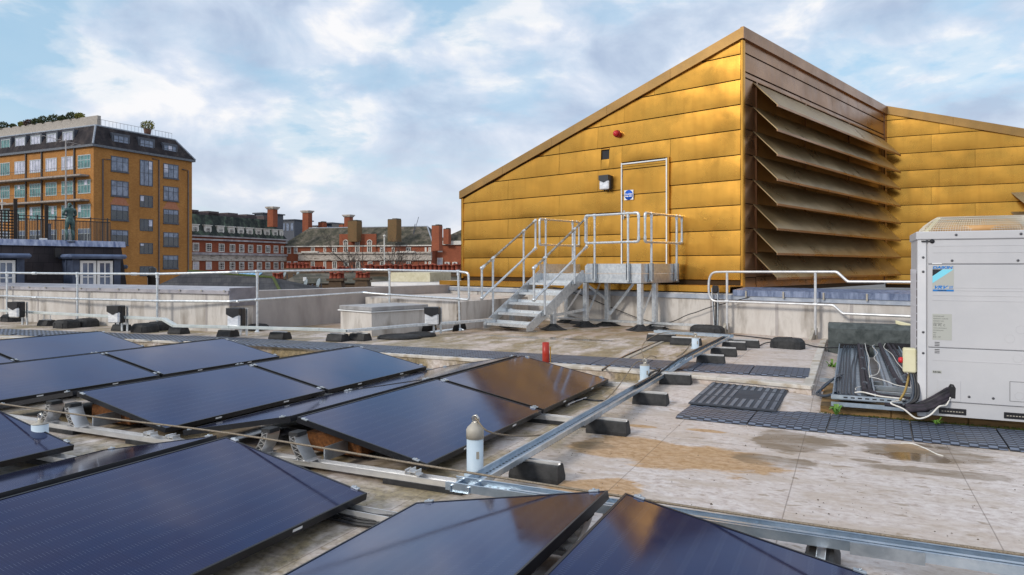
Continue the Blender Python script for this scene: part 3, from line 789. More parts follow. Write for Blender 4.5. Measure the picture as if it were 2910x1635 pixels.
for (s, t0, t1, lb) in ((4.02, -12.4, -2.2, 'long white aluminium rail across the front of the far panel rows'),
                        (6.16, -12.4, -2.1, 'aluminium rail under the middle joints of the far panel rows'),
                        (8.22, -12.4, -2.25, 'aluminium rail under the back ends of the far panel rows'),
                        (3.32, -7.5, -.1, 'aluminium rail with black cables under the near panels'),
                        (1.6, -7.5, .3, 'aluminium rail under the closest ends of the near panels')):
    rail(s, t0, t1, lb)
nm = {-3.735: 'of the middle ridge', -6.25: 'of the left ridge', -8.80: 'of the far left ridge', -11.68: 'of the outermost ridge', -1.045: 'of the nearest ridge'}
for tr in (-3.735, -6.25, -8.80, -11.68):
    for s, wd in ((3.97, 'front'), (6.1, 'inner'), (8.1, 'back')):
        post(s, tr - .13, -1, 'left curved aluminium post at the %s end %s' % (wd, nm[tr]))
        post(s, tr + .13, 1, 'right curved aluminium post at the %s end %s' % (wd, nm[tr]))
for tr in (-3.735, -1.045):
    for s, wd in ((3.25, 'back'),):
        post(s, tr - .13, -1, 'left post at the %s of the near tent %s' % (wd, nm[tr])); post(s, tr + .13, 1, 'right post at the %s of the near tent %s' % (wd, nm[tr]))
# low edge brackets
for tr, gl in ((-3.735, 'middle'), (-6.25, 'left'), (-8.8, 'far left')):
    for sd, nm_ in ((1, 'right'), (-1, 'left')):
        t_ = tr + sd * 1.13
        mb = MB()
        for (dx, dz, w_, h_) in ((-.05, .0, .10, .008), (-.05, .0, .006, .035), (-.012, .0, .006, .042), (.03, .0, .006, .035), (-.035, .034, .07, .006)):
            mb.box(ST(3.98, t_ + dx, .075 + dz * .5), PV * w_, RV * .07, ZUP * h_)
        single(mb, 'edge_bracket', M_alu, 'small aluminium bracket under the %s low edge of the %s ridge panels' % (nm_, gl), 'bracket', 'brackets at the low panel edges')
# ballast blocks under the ridges, bronze reflection painted into their brown
M_ball = mat('bronze_reflect_board', sr(84, 50, 22), sr(128, 80, 38), .9, scale=40, bump=.004, bscale=60)
for (s, tr, lb) in ((4.32, -3.735, 'brown speckled ballast slab under the middle tent'), (4.32, -6.25, 'brown speckled ballast slab under the left tent'), (4.32, -8.8, 'brown speckled ballast slab under the far left tent'), (2.95, -1.045, 'brown speckled ballast slab between the two nearest panels')):
    mb = MB(); mb.box(ST(s, tr - .05, .04), PV * .52, RV * .45, ZUP * .14, bev=.006); mb.box(ST(s + .46, tr - .05, .04), PV * .5, RV * .4, ZUP * .10, bev=.006)
    single(mb, 'ballast_slab', M_ball, lb, 'ballast slab', 'ballast slabs under the panels')
for tr, lb in ((-3.735, 'dark wind plate behind the middle tent'), (-6.25, 'dark wind plate behind the left tent')):
    mb = MB(); mb.box(ST(4.06, tr + .34, .06), PV * .012, RV * 1.0, ZUP * .10); single(mb, 'side_plate', M_galvd, lb, 'plate', 'low metal plates inside the tents')
# ---------------------------------------------------------------- text
def text(s, org, right, up, size, m, parent=None, bold=0.0, shear=0.0, sx=1.0, name='lettering', align='LEFT'):
    cu = bpy.data.curves.new(name, 'FONT'); cu.body = s; cu.size = size; cu.offset = bold; cu.shear = shear; cu.align_x = align; cu.extrude = .0006; cu.resolution_u = 3
    tmp = bpy.data.objects.new(name, cu); C.objects.link(tmp)
    dg = bpy.context.evaluated_depsgraph_get(); me = bpy.data.meshes.new_from_object(tmp.evaluated_get(dg)); C.objects.unlink(tmp); bpy.data.objects.remove(tmp)
    me.name = name; me.materials.clear(); me.materials.append(m)
    r, u = Vector(right).normalized(), Vector(up).normalized(); nrm = r.cross(u)
    M = Matrix((r * sx, u, nrm)).transposed().to_4x4(); M.translation = org
    P = WM[parent.name].inverted() if parent else Matrix.Identity(4)
    me.transform(P @ M); o = bpy.data.objects.new(name, me); C.objects.link(o)
    if parent: o.parent = parent; WM[o.name] = WM[parent.name].copy()
    return o
def card(mb, org, r, u, w_, h_, th=.0012, m=0):
    n_ = Vector(r).cross(Vector(u)).normalized(); mb.box(Vector(org), Vector(r).normalized() * w_, Vector(u).normalized() * h_, n_ * th, m)
def ordn(i): return ['first', 'second', 'third', 'fourth', 'fifth', 'sixth', 'seventh', 'eighth', 'ninth', 'tenth', 'eleventh', 'twelfth', 'thirteenth', 'fourteenth', 'fifteenth', 'sixteenth', 'seventeenth', 'eighteenth', 'nineteenth', 'twentieth', 'twenty-first', 'twenty-second', 'twenty-third', 'twenty-fourth', 'twenty-fifth', 'twenty-sixth'][i]
# ---------------------------------------------------------------- sign, beacon, wall light on the gold front
a_, z_ = fg(1778, 570); a2, z2 = fg(1804, 540)
wr = -D1
sg = thing('safety_sign', 'white square sign with blue disc reading Fire escape keep clear on the gold door', 'sign', FP(a_, z_, .055))
mb = MB(); card(mb, FP(a_, z_, .058), wr, ZUP, a_ - a2, z2 - z_, .003); mb.build('sign_plate', M_white, sg)
mb = MB(); cc = FP((a_ + a2) / 2, (z_ + z2) / 2 + .0, .0615); rr = (a_ - a2) * .46
mb.lathe(cc, ((rr, 0), (rr, .001)), 28, ax=NO); mb.build('blue_disc', mat('sign_blue', (.006, .10, .56), None, .4), sg)
text('Fire escape\nkeep clear', cc + ZUP * .008 + NO * .0016, wr, ZUP, rr * .40, M_white, sg, bold=.002, align='CENTER')
bc = thing('alarm_beacon', 'round red alarm beacon high on the gold wall', 'alarm beacon', FP(*fg(1757, 382)))
a_, z_ = fg(1760, 382)
mb = MB(); mb.lathe(FP(a_, z_, .0), ((.085, .0), (.085, .10), (.075, .115)), 20, ax=NO); mb.build('base', mat('beacon_red', (.22, .004, .006), (.3, .008, .01), .35), bc)
mb = MB(); mb.lathe(FP(a_, z_, .115), ((.068, .0), (.068, .045), (.05, .07), (.0, .085)), 20, ax=NO); mb.build('lens', mat('beacon_lens', (.42, .006, .012), (.6, .02, .03), .15, scale=30), bc)
M_lens = mat('clear_lens', (.62, .64, .68), (.90, .91, .93), .10, .25, scale=9, stretch=(1, 1, 3))
def floodlight(org, yaw_dir, label, stand=True):
    "black visored bulkhead light; local x across, -y is the front"
    n_ = Vector((yaw_dir[0], yaw_dir[1], 0)).normalized(); r_ = Vector((-n_.y, n_.x, 0)); org = Vector(org)
    o = thing('bulkhead_light', label, 'light fitting', org, group='black and clear bulkhead lights')
    w_, h_, d_ = .27, .34, .13; base = org
    if stand:
        mb = MB()
        mb.box(org - n_ * .17 - r_ * .02, r_ * .04, n_ * .02, ZUP * .50); mb.box(org - n_ * .17 + r_ * .11, r_ * .04, n_ * .02, ZUP * .50)
        mb.build('stand', M_galv, o); base = org + ZUP * .17
    b0 = base - r_ * w_ / 2
    mb = MB(); mb.box(b0 - n_ * .13, r_ * w_, n_ * .13, ZUP * h_, bev=.02); mb.build('housing', M_black, o)
    mb = MB(); mb.box(b0 + r_ * .006 + ZUP * .005, r_ * (w_ - .012), n_ * .065, ZUP * (h_ * .62), bev=.02); mb.build('lens', M_lens, o)
    mb = MB(); t = base + n_ * .001; H = h_
    pts = [t - r_ * w_ / 2 + ZUP * H * .99, t + r_ * w_ / 2 + ZUP * H * .99, t + r_ * w_ / 2 + ZUP * H * .66, t + ZUP * H * .48, t - r_ * w_ / 2 + ZUP * H * .66]
    mb.prism(pts, n_ * .078); mb.build('visor', mat('visor_grey', (.045, .047, .05), None, .3) if not stand else M_black, o)
    mb = MB()
    for q in (-.06, .05): mb.lathe(base + r_ * q - n_ * .06 - ZUP * .03, ((.014, 0), (.014, .035)), 8)
    mb.build('cable_gland', M_black, o)
    return o
a_, z_ = fg(1729, 541)
floodlight(FP(a_, z_, .13), NO, 'bulkhead light mounted on the gold wall left of the door', stand=False)
# ---------------------------------------------------------------- access stair and platform
CC = Vector((2.59, 14.4, 0))
def PF(a, b, z=0.0): return CC + D1 * a + D2 * b + ZUP * z
pf = thing('access_platform', 'galvanised steel stair and landing with tube handrails at the gold door', 'metal stairs', PF(1.3, 0, Z1))
ZP = 1.29; W_ = 2.66; DP = 1.50
tr_ = .0245
def tread_mat():
    m = mat('chequer_plate', (.68, .72, .75), (.84, .86, .87), .30, .6, scale=14, rvar=.1); t = m.node_tree; b = t.nodes['Principled BSDF']
    pos = N(t, 'ShaderNodeNewGeometry').outputs['Position']
    v = mapping(t, pos, (1, 1, 1), rot=(0, 0, R(42.5)))
    s = N(t, 'ShaderNodeSeparateXYZ'); t.links.new(v, s.inputs[0])
    def tri(c, p): return math_(t, 'ABSOLUTE', math_(t, 'SUBTRACT', math_(t, 'FRACT', math_(t, 'DIVIDE', math_(t, 'ADD', c, 40), p)), .5))
    h = math_(t, 'MULTIPLY', math_(t, 'LESS_THAN', tri(math_(t, 'ADD', s.outputs[0], math_(t, 'MULTIPLY', s.outputs[1], .9)), .034), .16), math_(t, 'LESS_THAN', tri(s.outputs[1], .028), .33))
    bn = N(t, 'ShaderNodeBump'); bn.inputs['Distance'].default_value = .004; t.links.new(h, bn.inputs['Height']); t.links.new(bn.outputs[0], b.inputs['Normal'])
    return m
M_tread = tread_mat()
sa0, sa1 = 1.42, 2.60
NT = 5
for k in range(NT):
    z = .28 + .202 * k; b0 = -1.78 + .33 * k
    mb = MB()
    mb.box(PF(sa0 + .012, b0, z - .004), D1 * (sa1 - sa0 - .024), D2 * .30, ZUP * .006)
    mb.box(PF(sa0 + .012, b0, z - .045), D1 * (sa1 - sa0 - .024), D2 * .006, ZUP * .0405)
    mb.box(PF(sa0 + .012, b0 + .296, z + .0025), D1 * (sa1 - sa0 - .024), D2 * .006, ZUP * .05)
    mb.build('tread', M_tread, pf)
for a in (sa0 - .008, sa1):
    mb = MB()
    p = [PF(a, -1.86, .175), PF(a, -1.86, .285), PF(a, -.08, ZP + .075), PF(a, .0, ZP + .075), PF(a, .0, ZP - .17), PF(a, -1.70, .175)]
    mb.prism(p, D1 * .010)
    for k in range(NT):
        for d in (.05, .2): mb.lathe(PF(a, -1.72 + .33 * k + d, .235 + .202 * k), ((.012, -.012), (.012, .0)), 8, ax=-D1)
    mb.build('stringer', M_galv, pf)
mb = MB(); mb.box(PF(0.02, 0.02, ZP - .03), D1 * (W_ - .04), D2 * (DP - .04), ZUP * .03); mb.build('landing_floor', M_tread, pf)
for (p, d, L) in ((PF(0, 0), D1, W_), (PF(0, .0051), D2, DP), (PF(W_ - .01, .0051), D2, DP), (PF(.011, DP - .01), D1, W_ - .022)):
    o_ = D2 if abs(d.dot(D1)) > .9 else D1
    mb = MB(); mb.box(p + ZUP * (ZP - .185), d * L, o_ * .008, ZUP * .19); mb.box(p + ZUP * (ZP - .185) + o_ * .0081, d * (L - .02), o_ * .05, ZUP * .008); mb.build('edge_beam', M_galv, pf)
for (p, d, L) in ((PF(-.006, -.006), D1, 1.40), (PF(-.0065, .0), D2, DP), (PF(W_ - .0, .0), D2, DP)):
    o_ = -D2 if abs(d.dot(D1)) > .9 else -D1
    mb = MB(); q = p + ZUP * (ZP + .012)
    mb.prism([q, q + d * L, q + d * L + ZUP * (.15 if o_ == -D2 else .2), q + d * (L - .06) + ZUP * .2, q + ZUP * .2], -o_ * .005)
    mb.build('toe_board', M_galv, pf)
def foot(mbp, p, s=.25):
    p = Vector((p.x, p.y, Z1 + .001)); n = 16; prof = [(s, 0), (s, .012), (s * .80, .03), (s * .42, .075), (s * .26, .115), (s * .24, .125)]
    vs = []
    for (r, h) in prof:
        for j in range(n):
            an = 2 * math.pi * j / n + .4; k = 1 / max(abs(math.cos(an - .4)), abs(math.sin(an - .4))) ** .75
            vs.append(p + D1 * (r * k * .92 * math.cos(an)) + D2 * (r * k * .92 * math.sin(an)) + ZUP * h)
    fs = [(i * n + j, i * n + (j + 1) % n, (i + 1) * n + (j + 1) % n, (i + 1) * n + j) for i in range(len(prof) - 1) for j in range(n)]
    fs.append(tuple(range((len(prof) - 1) * n, len(prof) * n)))
    mbp.add(vs, fs)
    for j in range(8):
        an = math.pi * j / 4 + .2; d = D1 * math.cos(an) + D2 * math.sin(an); e = d.cross(ZUP) * .008
        mbp.prism([p + d * s * .24 + ZUP * .115 - e, p + d * s * .95 + ZUP * .016 - e, p + d * s * .3 + ZUP * .016 - e], e * 2)
legs = [(0.06, .06, ZP - .19), (1.42, .06, ZP - .19), (.06, .62, ZP - .19), (1.25, .62, ZP - .19), (2.45, .72, ZP - .19), (1.47, -.98, .62), (2.5, -1.1, .55)]
for (a, b, zt) in legs:
    mb = MB(); foot(mb, PF(a, b)); mb.build('rubber_foot', M_rub, pf)
    mb = MB(); mb.box(PF(a, b) - D1 * .05 - D2 * .05 + ZUP * (Z1 + .12), D1 * .10, D2 * .10, ZUP * (zt - Z1 - .12), bev=.008); mb.build('leg', M_galv, pf)
for (p, q) in ((PF(.06, .12, .42), PF(.06, .58, 1.08)), (PF(1.42, .12, .42), PF(1.42, .58, 1.08)), (PF(1.25, .66, .36), PF(.62, .68, 1.08)), (PF(1.42, .1, .35), PF(2.4, .66, .36)), (PF(1.30, .70, .70), PF(1.95, .70, 1.08)), (PF(2.45, .7, .40), PF(1.50, .0, .95)), (PF(1.44, -.95, .45), PF(1.44, .02, .52))):
    d = (q - p); sd = d.cross(ZUP).normalized() * .006; up = d.cross(sd).normalized() * .06
    mb = MB(); mb.box(p - up * .5, d, sd, up); mb.build('brace', M_galv, pf)
def elbow(mb, p, r=.034): mb.sphere(p, r, 10, 6)
def loop(corners, name='handrail_loop', parent=None, r=tr_, rad=.07, closed=True, fit=True, m=None, worn=None):
    pts = [Vector(c) for c in corners]
    if closed: pts = [(pts[-1] + pts[0]) / 2] + pts + [(pts[-1] + pts[0]) / 2]
    mb = MB(); mb.tube(bend(pts, rad, 5), r, 10, cap=not closed)
    if fit:
        for c in corners:
            c = Vector(c); i = corners.index(c) if c in corners else 0
    return mb.build(name, m or M_galv, parent)
def sleeve(mb, p, d, r=.034, L=.07):
    d = Vector(d).normalized(); mb.tube([Vector(p) - d * L / 2, Vector(p) + d * L / 2], r, 10)
zt, zm = 2.52, 1.94
for (p0, p1, ps) in ((PF(.02, -.06), PF(1.34, -.06), (.25, 1.08)), (PF(-.06, .05), PF(-.06, DP + .02), (.24, 1.25)), (PF(W_ + .05, .05), PF(W_ + .05, DP + .02), (.22, 1.22))):
    d = (p1 - p0).normalized(); L = (p1 - p0).length
    cs = [p0 + ZUP * zt, p1 + ZUP * zt, p1 + ZUP * zm, p0 + ZUP * zm]
    loop(cs, 'handrail_loop', pf)
    for c, e in zip(cs, (1, -1, -1, 1)):
        zz_ = -1 if abs(c.z - zt) < .01 else 1; mb = MB()
        mb.tube(bend([c + d * e * .115, c, c + ZUP * zz_ * .115], .07, 5), .031, 10); mb.build('elbow_fitting', M_galv, pf)
    for q in ps:
        mb = MB(); pp = p0 + d * q; mb.tube([pp + ZUP * (ZP - .15), pp + ZUP * (zt - .0)], tr_, 10)
        sleeve(mb, pp + ZUP * zt, d, .033, .07); sleeve(mb, pp + ZUP * (zt - .05), ZUP, .033, .06); sleeve(mb, pp + ZUP * zm, d, .033, .07)
        mb.build('rail_post', M_galv, pf)
        mb = MB(); nn = d.cross(ZUP); nn = nn if nn.dot(PF(1.3, .7) - pp) > 0 else -nn
        mb.box(pp - d * .05 + nn * .028 + ZUP * (ZP - .17), d * .10, nn * .02, ZUP * .06, bev=.004); mb.box(pp - d * .03 - nn * .03 + ZUP * (ZP - .12), d * .006, nn * .07, ZUP * .34); mb.box(pp + d * .03 - nn * .03 + ZUP * (ZP - .12), d * .006, nn * .07, ZUP * .34)
        mb.build('post_bracket', M_galvd, pf)
M_worn = mat('worn_handrail', (.24, .18, .10), (.52, .50, .46), .36, .8, scale=18, rvar=.1)
for a, b0, b1 in ((sa0 - .05, -1.70, .02), (sa1 + .05, -1.86, -.16)):
    z0t, z0b, sl_ = 1.41, .79, .625
    T0, B0_, T1, B1_ = PF(a, b0, z0t), PF(a, b0, z0b), PF(a, b1, z0t + sl_ * (b1 - b0)), PF(a, b1, z0b + sl_ * (b1 - b0))
    mb = MB(); mb.tube([T0, T1], tr_, 10); mb.build('sloping_handrail', M_worn, pf)
    loop([T0, B0_, B1_, T1], 'sloping_loop', pf, closed=False, rad=.05)
    dd = (T1 - T0).normalized()
    for c, s_ in ((T0, 1), (T1, -1), (B0_, 1), (B1_, -1)): mb = MB(); elbow(mb, c, .042); sleeve(mb, c + dd * s_ * .05, dd, .033, .08); mb.build('elbow_fitting', M_galv, pf)
    for q in (.33, 1.30):
        zq = z0t + sl_ * q; mb = MB(); pp = PF(a, b0 + q)
        mb.tube([pp + ZUP * (.28 + .615 * (b0 + q + 1.86) - .10), pp + ZUP * zq], tr_, 10)
        sleeve(mb, pp + ZUP * zq, dd, .033, .08); sleeve(mb, pp + ZUP * (zq - .05), ZUP, .033, .06); sleeve(mb, pp + ZUP * (zq - (z0t - z0b)), dd, .034, .10)
        mb.build('rail_post', M_galv, pf)
        mb = MB(); mb.box(pp + ZUP * (.28 + .615 * (b0 + q + 1.86) - .13) - D2 * .05 - D1 * .0, D2 * .10, D1 * (.02 if a < 2 else -.02), ZUP * .08, bev=.004); mb.build('post_bracket', M_galvd, pf)
# ---------------------------------------------------------------- left guardrail
gr = thing('guardrail', 'galvanised two rail guardrail running along the left roof edge', 'guardrail', (-4.5, 14.5, Z1))
gp = [(-60, 776, 840, 17.8), (20, 776, 842, 17.0), (120, 777, 846, 16.4), (220, 778, 850, 15.75), (447, 779, 856, 14.6), (655, 774, 857, 14.0), (731, 772, 852, 14.15), (1030, 767, 832, 16.2), (1107, 768, 838, 15.9), (1302, 772, 850, 14.5)]
tops = [atY(x, y, Y) for x, y, m_, Y in gp]; mids = [atY(x, m_, Y) for x, y, m_, Y in gp]
e1, e2 = atY(1331, 776, 14.36), atY(1333, 853, 14.36)
mb = MB(); mb.tube(bend(tops + [e1, e2] + mids[::-1], .06, 4), .024, 10); mb.build('rail_tube', M_galv, gr)
for i in (1, 3, 4, 6, 8, 9):
    T = tops[i]; mb = MB(); b_ = Vector((T.x, T.y, Z1))
    if i == 9: b_ = b_ + Vector((.03, 0, 0))
    mb.tube([b_, T], .024, 10); d = (tops[min(9, i + 1)] - tops[i - 1])
    sleeve(mb, T, d, .034, .08); sleeve(mb, T - ZUP * .05, ZUP, .033, .06)
    sleeve(mb, mids[i], d, .034, .09); mb.lathe(b_, ((.06, 0), (.06, .012), (.035, .02), (.035, .05)), 12)
    mb.build('post', M_galv, gr)
mb = MB()
for x, y, m_, Y in ((98, 777, 846, 16.5), (381, 779, 854, 14.95), (668, 774, 857, 14.05), (1035, 767, 832, 16.6)):
    sleeve(mb, atY(x, y, Y), (1, -.3, 0), .033, .12); sleeve(mb, atY(x + 2, m_, Y), (1, -.3, 0), .033, .12)
mb.build('joint_sleeve', M_galv, gr)
mb = MB(); mb.tube([atY(1222, 946, 14.1), atY(1305, 934, 14.5), atY(1318, 940, 14.45)], .026, 10); mb.build('foot_tube', M_galv, gr)
# rubber counterweights under the guardrail
def blob(name, c, ax, ay, h, label, cat, group, m=M_rub, taper=.82):
    c = Vector(c); vs = []; n = 20; prof = [(1, 0), (1.0, .35), (.96, .7), (taper, .93), (taper * .9, 1.0)]
    for (k, hh) in prof:
        for j in range(n):
            an = 2 * math.pi * j / n; q = (abs(math.cos(an)) ** 5 + abs(math.sin(an)) ** 5) ** -.2
            vs.append(c + ax * (.5 * k * q * math.cos(an)) + ay * (.5 * k * q * math.sin(an)) + ZUP * h * hh)
    mb = MB(); fs = [(i * n + j, i * n + (j + 1) % n, (i + 1) * n + (j + 1) % n, (i + 1) * n + j) for i in range(len(prof) - 1) for j in range(n)]
    fs.append(tuple(range((len(prof) - 1) * n, len(prof) * n))); mb.add(vs, fs, 0, False)
    for sx in (-1, 1):
        mb.box(c + ax * (sx * .27) - ax * .07 - ay * .506 + ZUP * h * .10, ax * .14, ay * .02, ZUP * h * .55)
    mb.box(c - ax * .1 - ay * .25 + ZUP * h * .99, ax * .2, ay * .5, ZUP * h * .06, bev=.005)
    return single(mb, name, m, label, cat, group, loc=c)
gw = 'black rubber counterweights of the guardrail'
for (x, y, lb) in ((37, 914, 'black rubber counterweight at the leftmost light'), (190, 932, 'double black rubber counterweight under the second guardrail post, left half'), (245, 928, 'double black rubber counterweight under the second guardrail post, right half'), (412, 944, 'double black rubber counterweight left of the tray bend, left half'), (455, 938, 'double black rubber counterweight left of the tray bend, right half'), (728, 938, 'flat black rubber counterweight below the post beside the grey wall')):
    q = at(x, y, Z1); blob('counterweight', (q.x, q.y, Z1), PV * .46, RV * .40, .17 if x != 728 else .12, lb, 'counterweight', gw)
# low tray running below the guardrail
def tray(pts, w_, h_, parent, m, closed=False, name='tray_run'):
    "open channel with two upstands along a level or stepped path"
    mb = MB()
    for i in range(len(pts) - 1):
        a, b = Vector(pts[i]), Vector(pts[i + 1]); d = b - a; dn = d.normalized(); sd = dn.cross(ZUP).normalized(); up = sd.cross(dn).normalized()
        if up.z < 0: up = -up
        if not closed:
            mb.box(a - sd * w_ / 2, d, sd * w_, up * .003, 0)
            mb.box(a - sd * w_ / 2 + up * .0031, d, sd * .003, up * h_, 1); mb.box(a + sd * (w_ / 2 - .003) + up * .0031, d, sd * .003, up * h_, 1)
            mb.box(a - sd * w_ / 2 + up * (h_ + .0032), d, sd * .014, up * .003, 1); mb.box(a + sd * (w_ / 2 - .014) + up * (h_ + .0032), d, sd * .014, up * .003, 1)
        else: mb.box(a - sd * w_ / 2, d, sd * w_, up * h_, 1, bev=.004)
    return mb.build(name, m, parent)
def perf():
    m = mat('perforated_steel', (.42, .50, .58), (.60, .67, .74), .36, .8, scale=12, rvar=.1); t = m.node_tree; b = t.nodes['Principled BSDF']
    pos = N(t, 'ShaderNodeNewGeometry').outputs['Position']; v = mapping(t, pos, rot=(0, 0, TH)); s = N(t, 'ShaderNodeSeparateXYZ'); t.links.new(v, s.inputs[0])
    def tri(c, p, o=0.0): return math_(t, 'ABSOLUTE', math_(t, 'SUBTRACT', math_(t, 'FRACT', math_(t, 'DIVIDE', math_(t, 'ADD', c, 40 + o), p)), .5))
    h = math_(t, 'MULTIPLY', math_(t, 'LESS_THAN', tri(s.outputs[0], .052, .01), .15), math_(t, 'LESS_THAN', tri(s.outputs[1], .048), .27))
    old = b.inputs['Base Color'].links[0].from_socket
    t.links.new(mixc(t, h, old, (.012, .013, .016)), b.inputs['Base Color'])
    t.links.new(math_(t, 'MULTIPLY', math_(t, 'SUBTRACT', 1.0, h), .8), b.inputs['Metallic'])
    return m
M_perf = perf(); M_blu = mat('galvanised_tray_side', (.42, .52, .62), (.62, .70, .78), .33, .82, scale=9, rvar=.1)
lt = thing('cable_trunking', 'pale galvanised cable trunking stepping along below the left guardrail', 'cable tray', at(600, 930, Z1))
lp = [(-40, 884, 16.6), (270, 901, 14.4), (465, 911, 13.5), (497, 930, 13.3), (655, 934, 12.85), (910, 941, 12.45), (985, 945, 12.4)]
def lpz(x, y, Y): return atY(x, y, Y)
pts = [lpz(*q) for q in lp]
tray(pts, .10, .05, lt, [M_galv, mat('pale_trunking', sr(196, 204, 202), sr(222, 226, 222), .35, .4, scale=5)], True, 'trunking_run')
tray([pts[-1], atY(1180, 928, 13.25), atY(1290, 921, 13.75), atY(1395, 912, 14.4)], .10, .05, lt, [M_galv, M_galv], True, 'trunking_run')
def block(c, ax, ay, label, h=.115, strut=True, L=.42, W=.16, group='black rubber support blocks under the cable trays'):
    c = Vector(c); o = thing('support_block', label, 'support block', c, group=group)
    ax, ay = ax.normalized(), ay.normalized(); mb = MB()
    prof = [(1, 0), (1, .25), (.72, .92), (.66, 1.0)]; vs = []
    for k, hh in prof:
        for (u, v) in ((-1, -1), (1, -1), (1, 1), (-1, 1)): vs.append(c + ax * (u * L / 2 * (.86 + .14 * k)) + ay * (v * W / 2 * k) + ZUP * (h * hh))
    fs = [(i * 4 + j, i * 4 + (j + 1) % 4, i * 4 + 4 + (j + 1) % 4, i * 4 + 4 + j) for i in range(3) for j in range(4)] + [(12, 13, 14, 15)]
    mb.add(vs, fs)
    for q in (-.3, 0, .3): mb.box(c + ax * (q * L - .03) - ay * (W * .512) + ZUP * h * .06, ax * .06, ay * .012, ZUP * h * .2)
    mb.build('rubber_body', M_rub, o)
    if strut:
        mb = MB(); q = c - ax * (L * .46) + ZUP * (h - .002)
        mb.box(q - ay * .02, ax * L * .92, ay * .003, ZUP * .02); mb.box(q + ay * .017, ax * L * .92, ay * .003, ZUP * .02); mb.box(q - ay * .0165, ax * L * .92, ay * .033, ZUP * .003)
        mb.build('strut', M_alu, o)
    return o
for (x, y, k) in ((134, 926, 0), (346, 940, 1), (508, 949, 2), (648, 957, 3), (796, 964, 4), (960, 970, 5), (1023, 968, 6), (1220, 942, 7), (1306, 940, 8)):
    q = at(x, y, Z1); block((q.x, q.y, Z1), PV if k < 7 else RV, RV, 'black rubber block under the low trunking, %s from the left' % ordn(k), h=.125, L=.33, W=.24, group='rubber blocks under the low trunking')
    if k in (0, 1):
        mb = MB()
        for s_ in (-.11, .11): mb.tube([Vector((q.x, q.y, Z1 + .12)) + PV * s_, Vector((q.x, q.y, Z1 + .26)) + PV * s_], .008, 6)
        mb.tube([Vector((q.x, q.y, Z1 + .25)) - PV * .14, Vector((q.x, q.y, Z1 + .25)) + PV * .14], .010, 6)
        single(mb, 'threaded_stand', M_galv, 'threaded rod stand on the %s trunking block from the left' % ordn(k), 'stand', 'threaded rod stands under the trunking')
for (x, y, Y, lb) in ((44, 905, 15.4, 'bulkhead light on the deck at the left picture edge'), (328, 922, 13.9, 'bulkhead light on the deck between the second and third guardrail posts'), (668, 948, 12.95, 'bulkhead light on the deck at the corner of the parapet wall'), (1228, 934, 13.4, 'bulkhead light on the deck right of the roof hatch')):
    q = atY(x, y, Y); q.z = Z1 + (.03 if Y > 13 else .04); floodlight(q, (-.28 if x < 1000 else -.1, -.96), lb)
# low black pads beside the hatch
for (x, y, w2, lb) in ((1135, 962, .80, 'flat black rubber base left of the small white anchor post'), (1192, 956, .62, 'flat black rubber base under the small white anchor post')):
    q = at(x, y, Z1); mb = MB(); mb.lathe((0, 0, 0), ((.5, 0), (.5, .08), (.45, .16), (.30, .21), (.1, .22)), 24); mb.v = [Vector((v.x * w2, v.y * .62, v.z * .35)) for v in mb.v]
    mb.v = [v + Vector((q.x, q.y, Z1)) for v in mb.v]; single(mb, 'rubber_base', M_rub, lb, 'rubber base', 'flat rubber bases by the hatch')
# ---------------------------------------------------------------- right guardrail on the plinth
rr_ = thing('right_guardrail', 'white tube guardrail with rounded end dropping a step beside the air conditioning unit', 'guardrail', NL(13.0, -.3)); rr_.name = 'tube_guardrail'; WM[rr_.name] = WM['right_guardrail']
M_wtube = mat('pale_tube', (.60, .61, .63), (.78, .78, .79), .34, .45, scale=8)
def onl(nv, x, y):
    u = (x - 1455) / F; Y = nv / (u * .676 + .737); return atY(x, y, Y)
nv = 13.02
P_ = [onl(nv, x, y) for x, y in ((2800, 803), (2409, 801), (2378, 773), (2065, 773), (2014, 774), (2014, 857), (2065, 857), (2316, 866), (2368, 868), (2395, 892), (2800, 908))]
mb = MB(); L_ = bend(P_[:4], .03, 3) + bend(P_[3:7], .26, 6)[1:] + bend(P_[6:], .03, 3)[1:]
mb.tube(L_, .023, 10); mb.build('rail_tube', M_wtube, rr_)
for x in (2066, 2317):
    T = onl(nv, x, 773); mb = MB(); mb.tube([Vector((T.x, T.y, Z1 + .08)), T], .023, 10); sleeve(mb, onl(nv, x, 857 if x < 2100 else 866), D1, .034, .07); mb.build('post', M_wtube, rr_)
    mb = MB(); b_ = Vector((T.x, T.y, Z1)); mb.prism([b_ - D1 * .0 - D2 * .03 + ZUP * .0, b_ + NO * .16 - D2 * .03, b_ + NO * .16 - D2 * .03 + ZUP * .02, b_ - D2 * .03 + ZUP * .17], D1 * .05); mb.box(b_ - D1 * .02 - NO * .06, D1 * .10, NO * .05, ZUP * .20); mb.build('foot_bracket', M_cap, rr_)
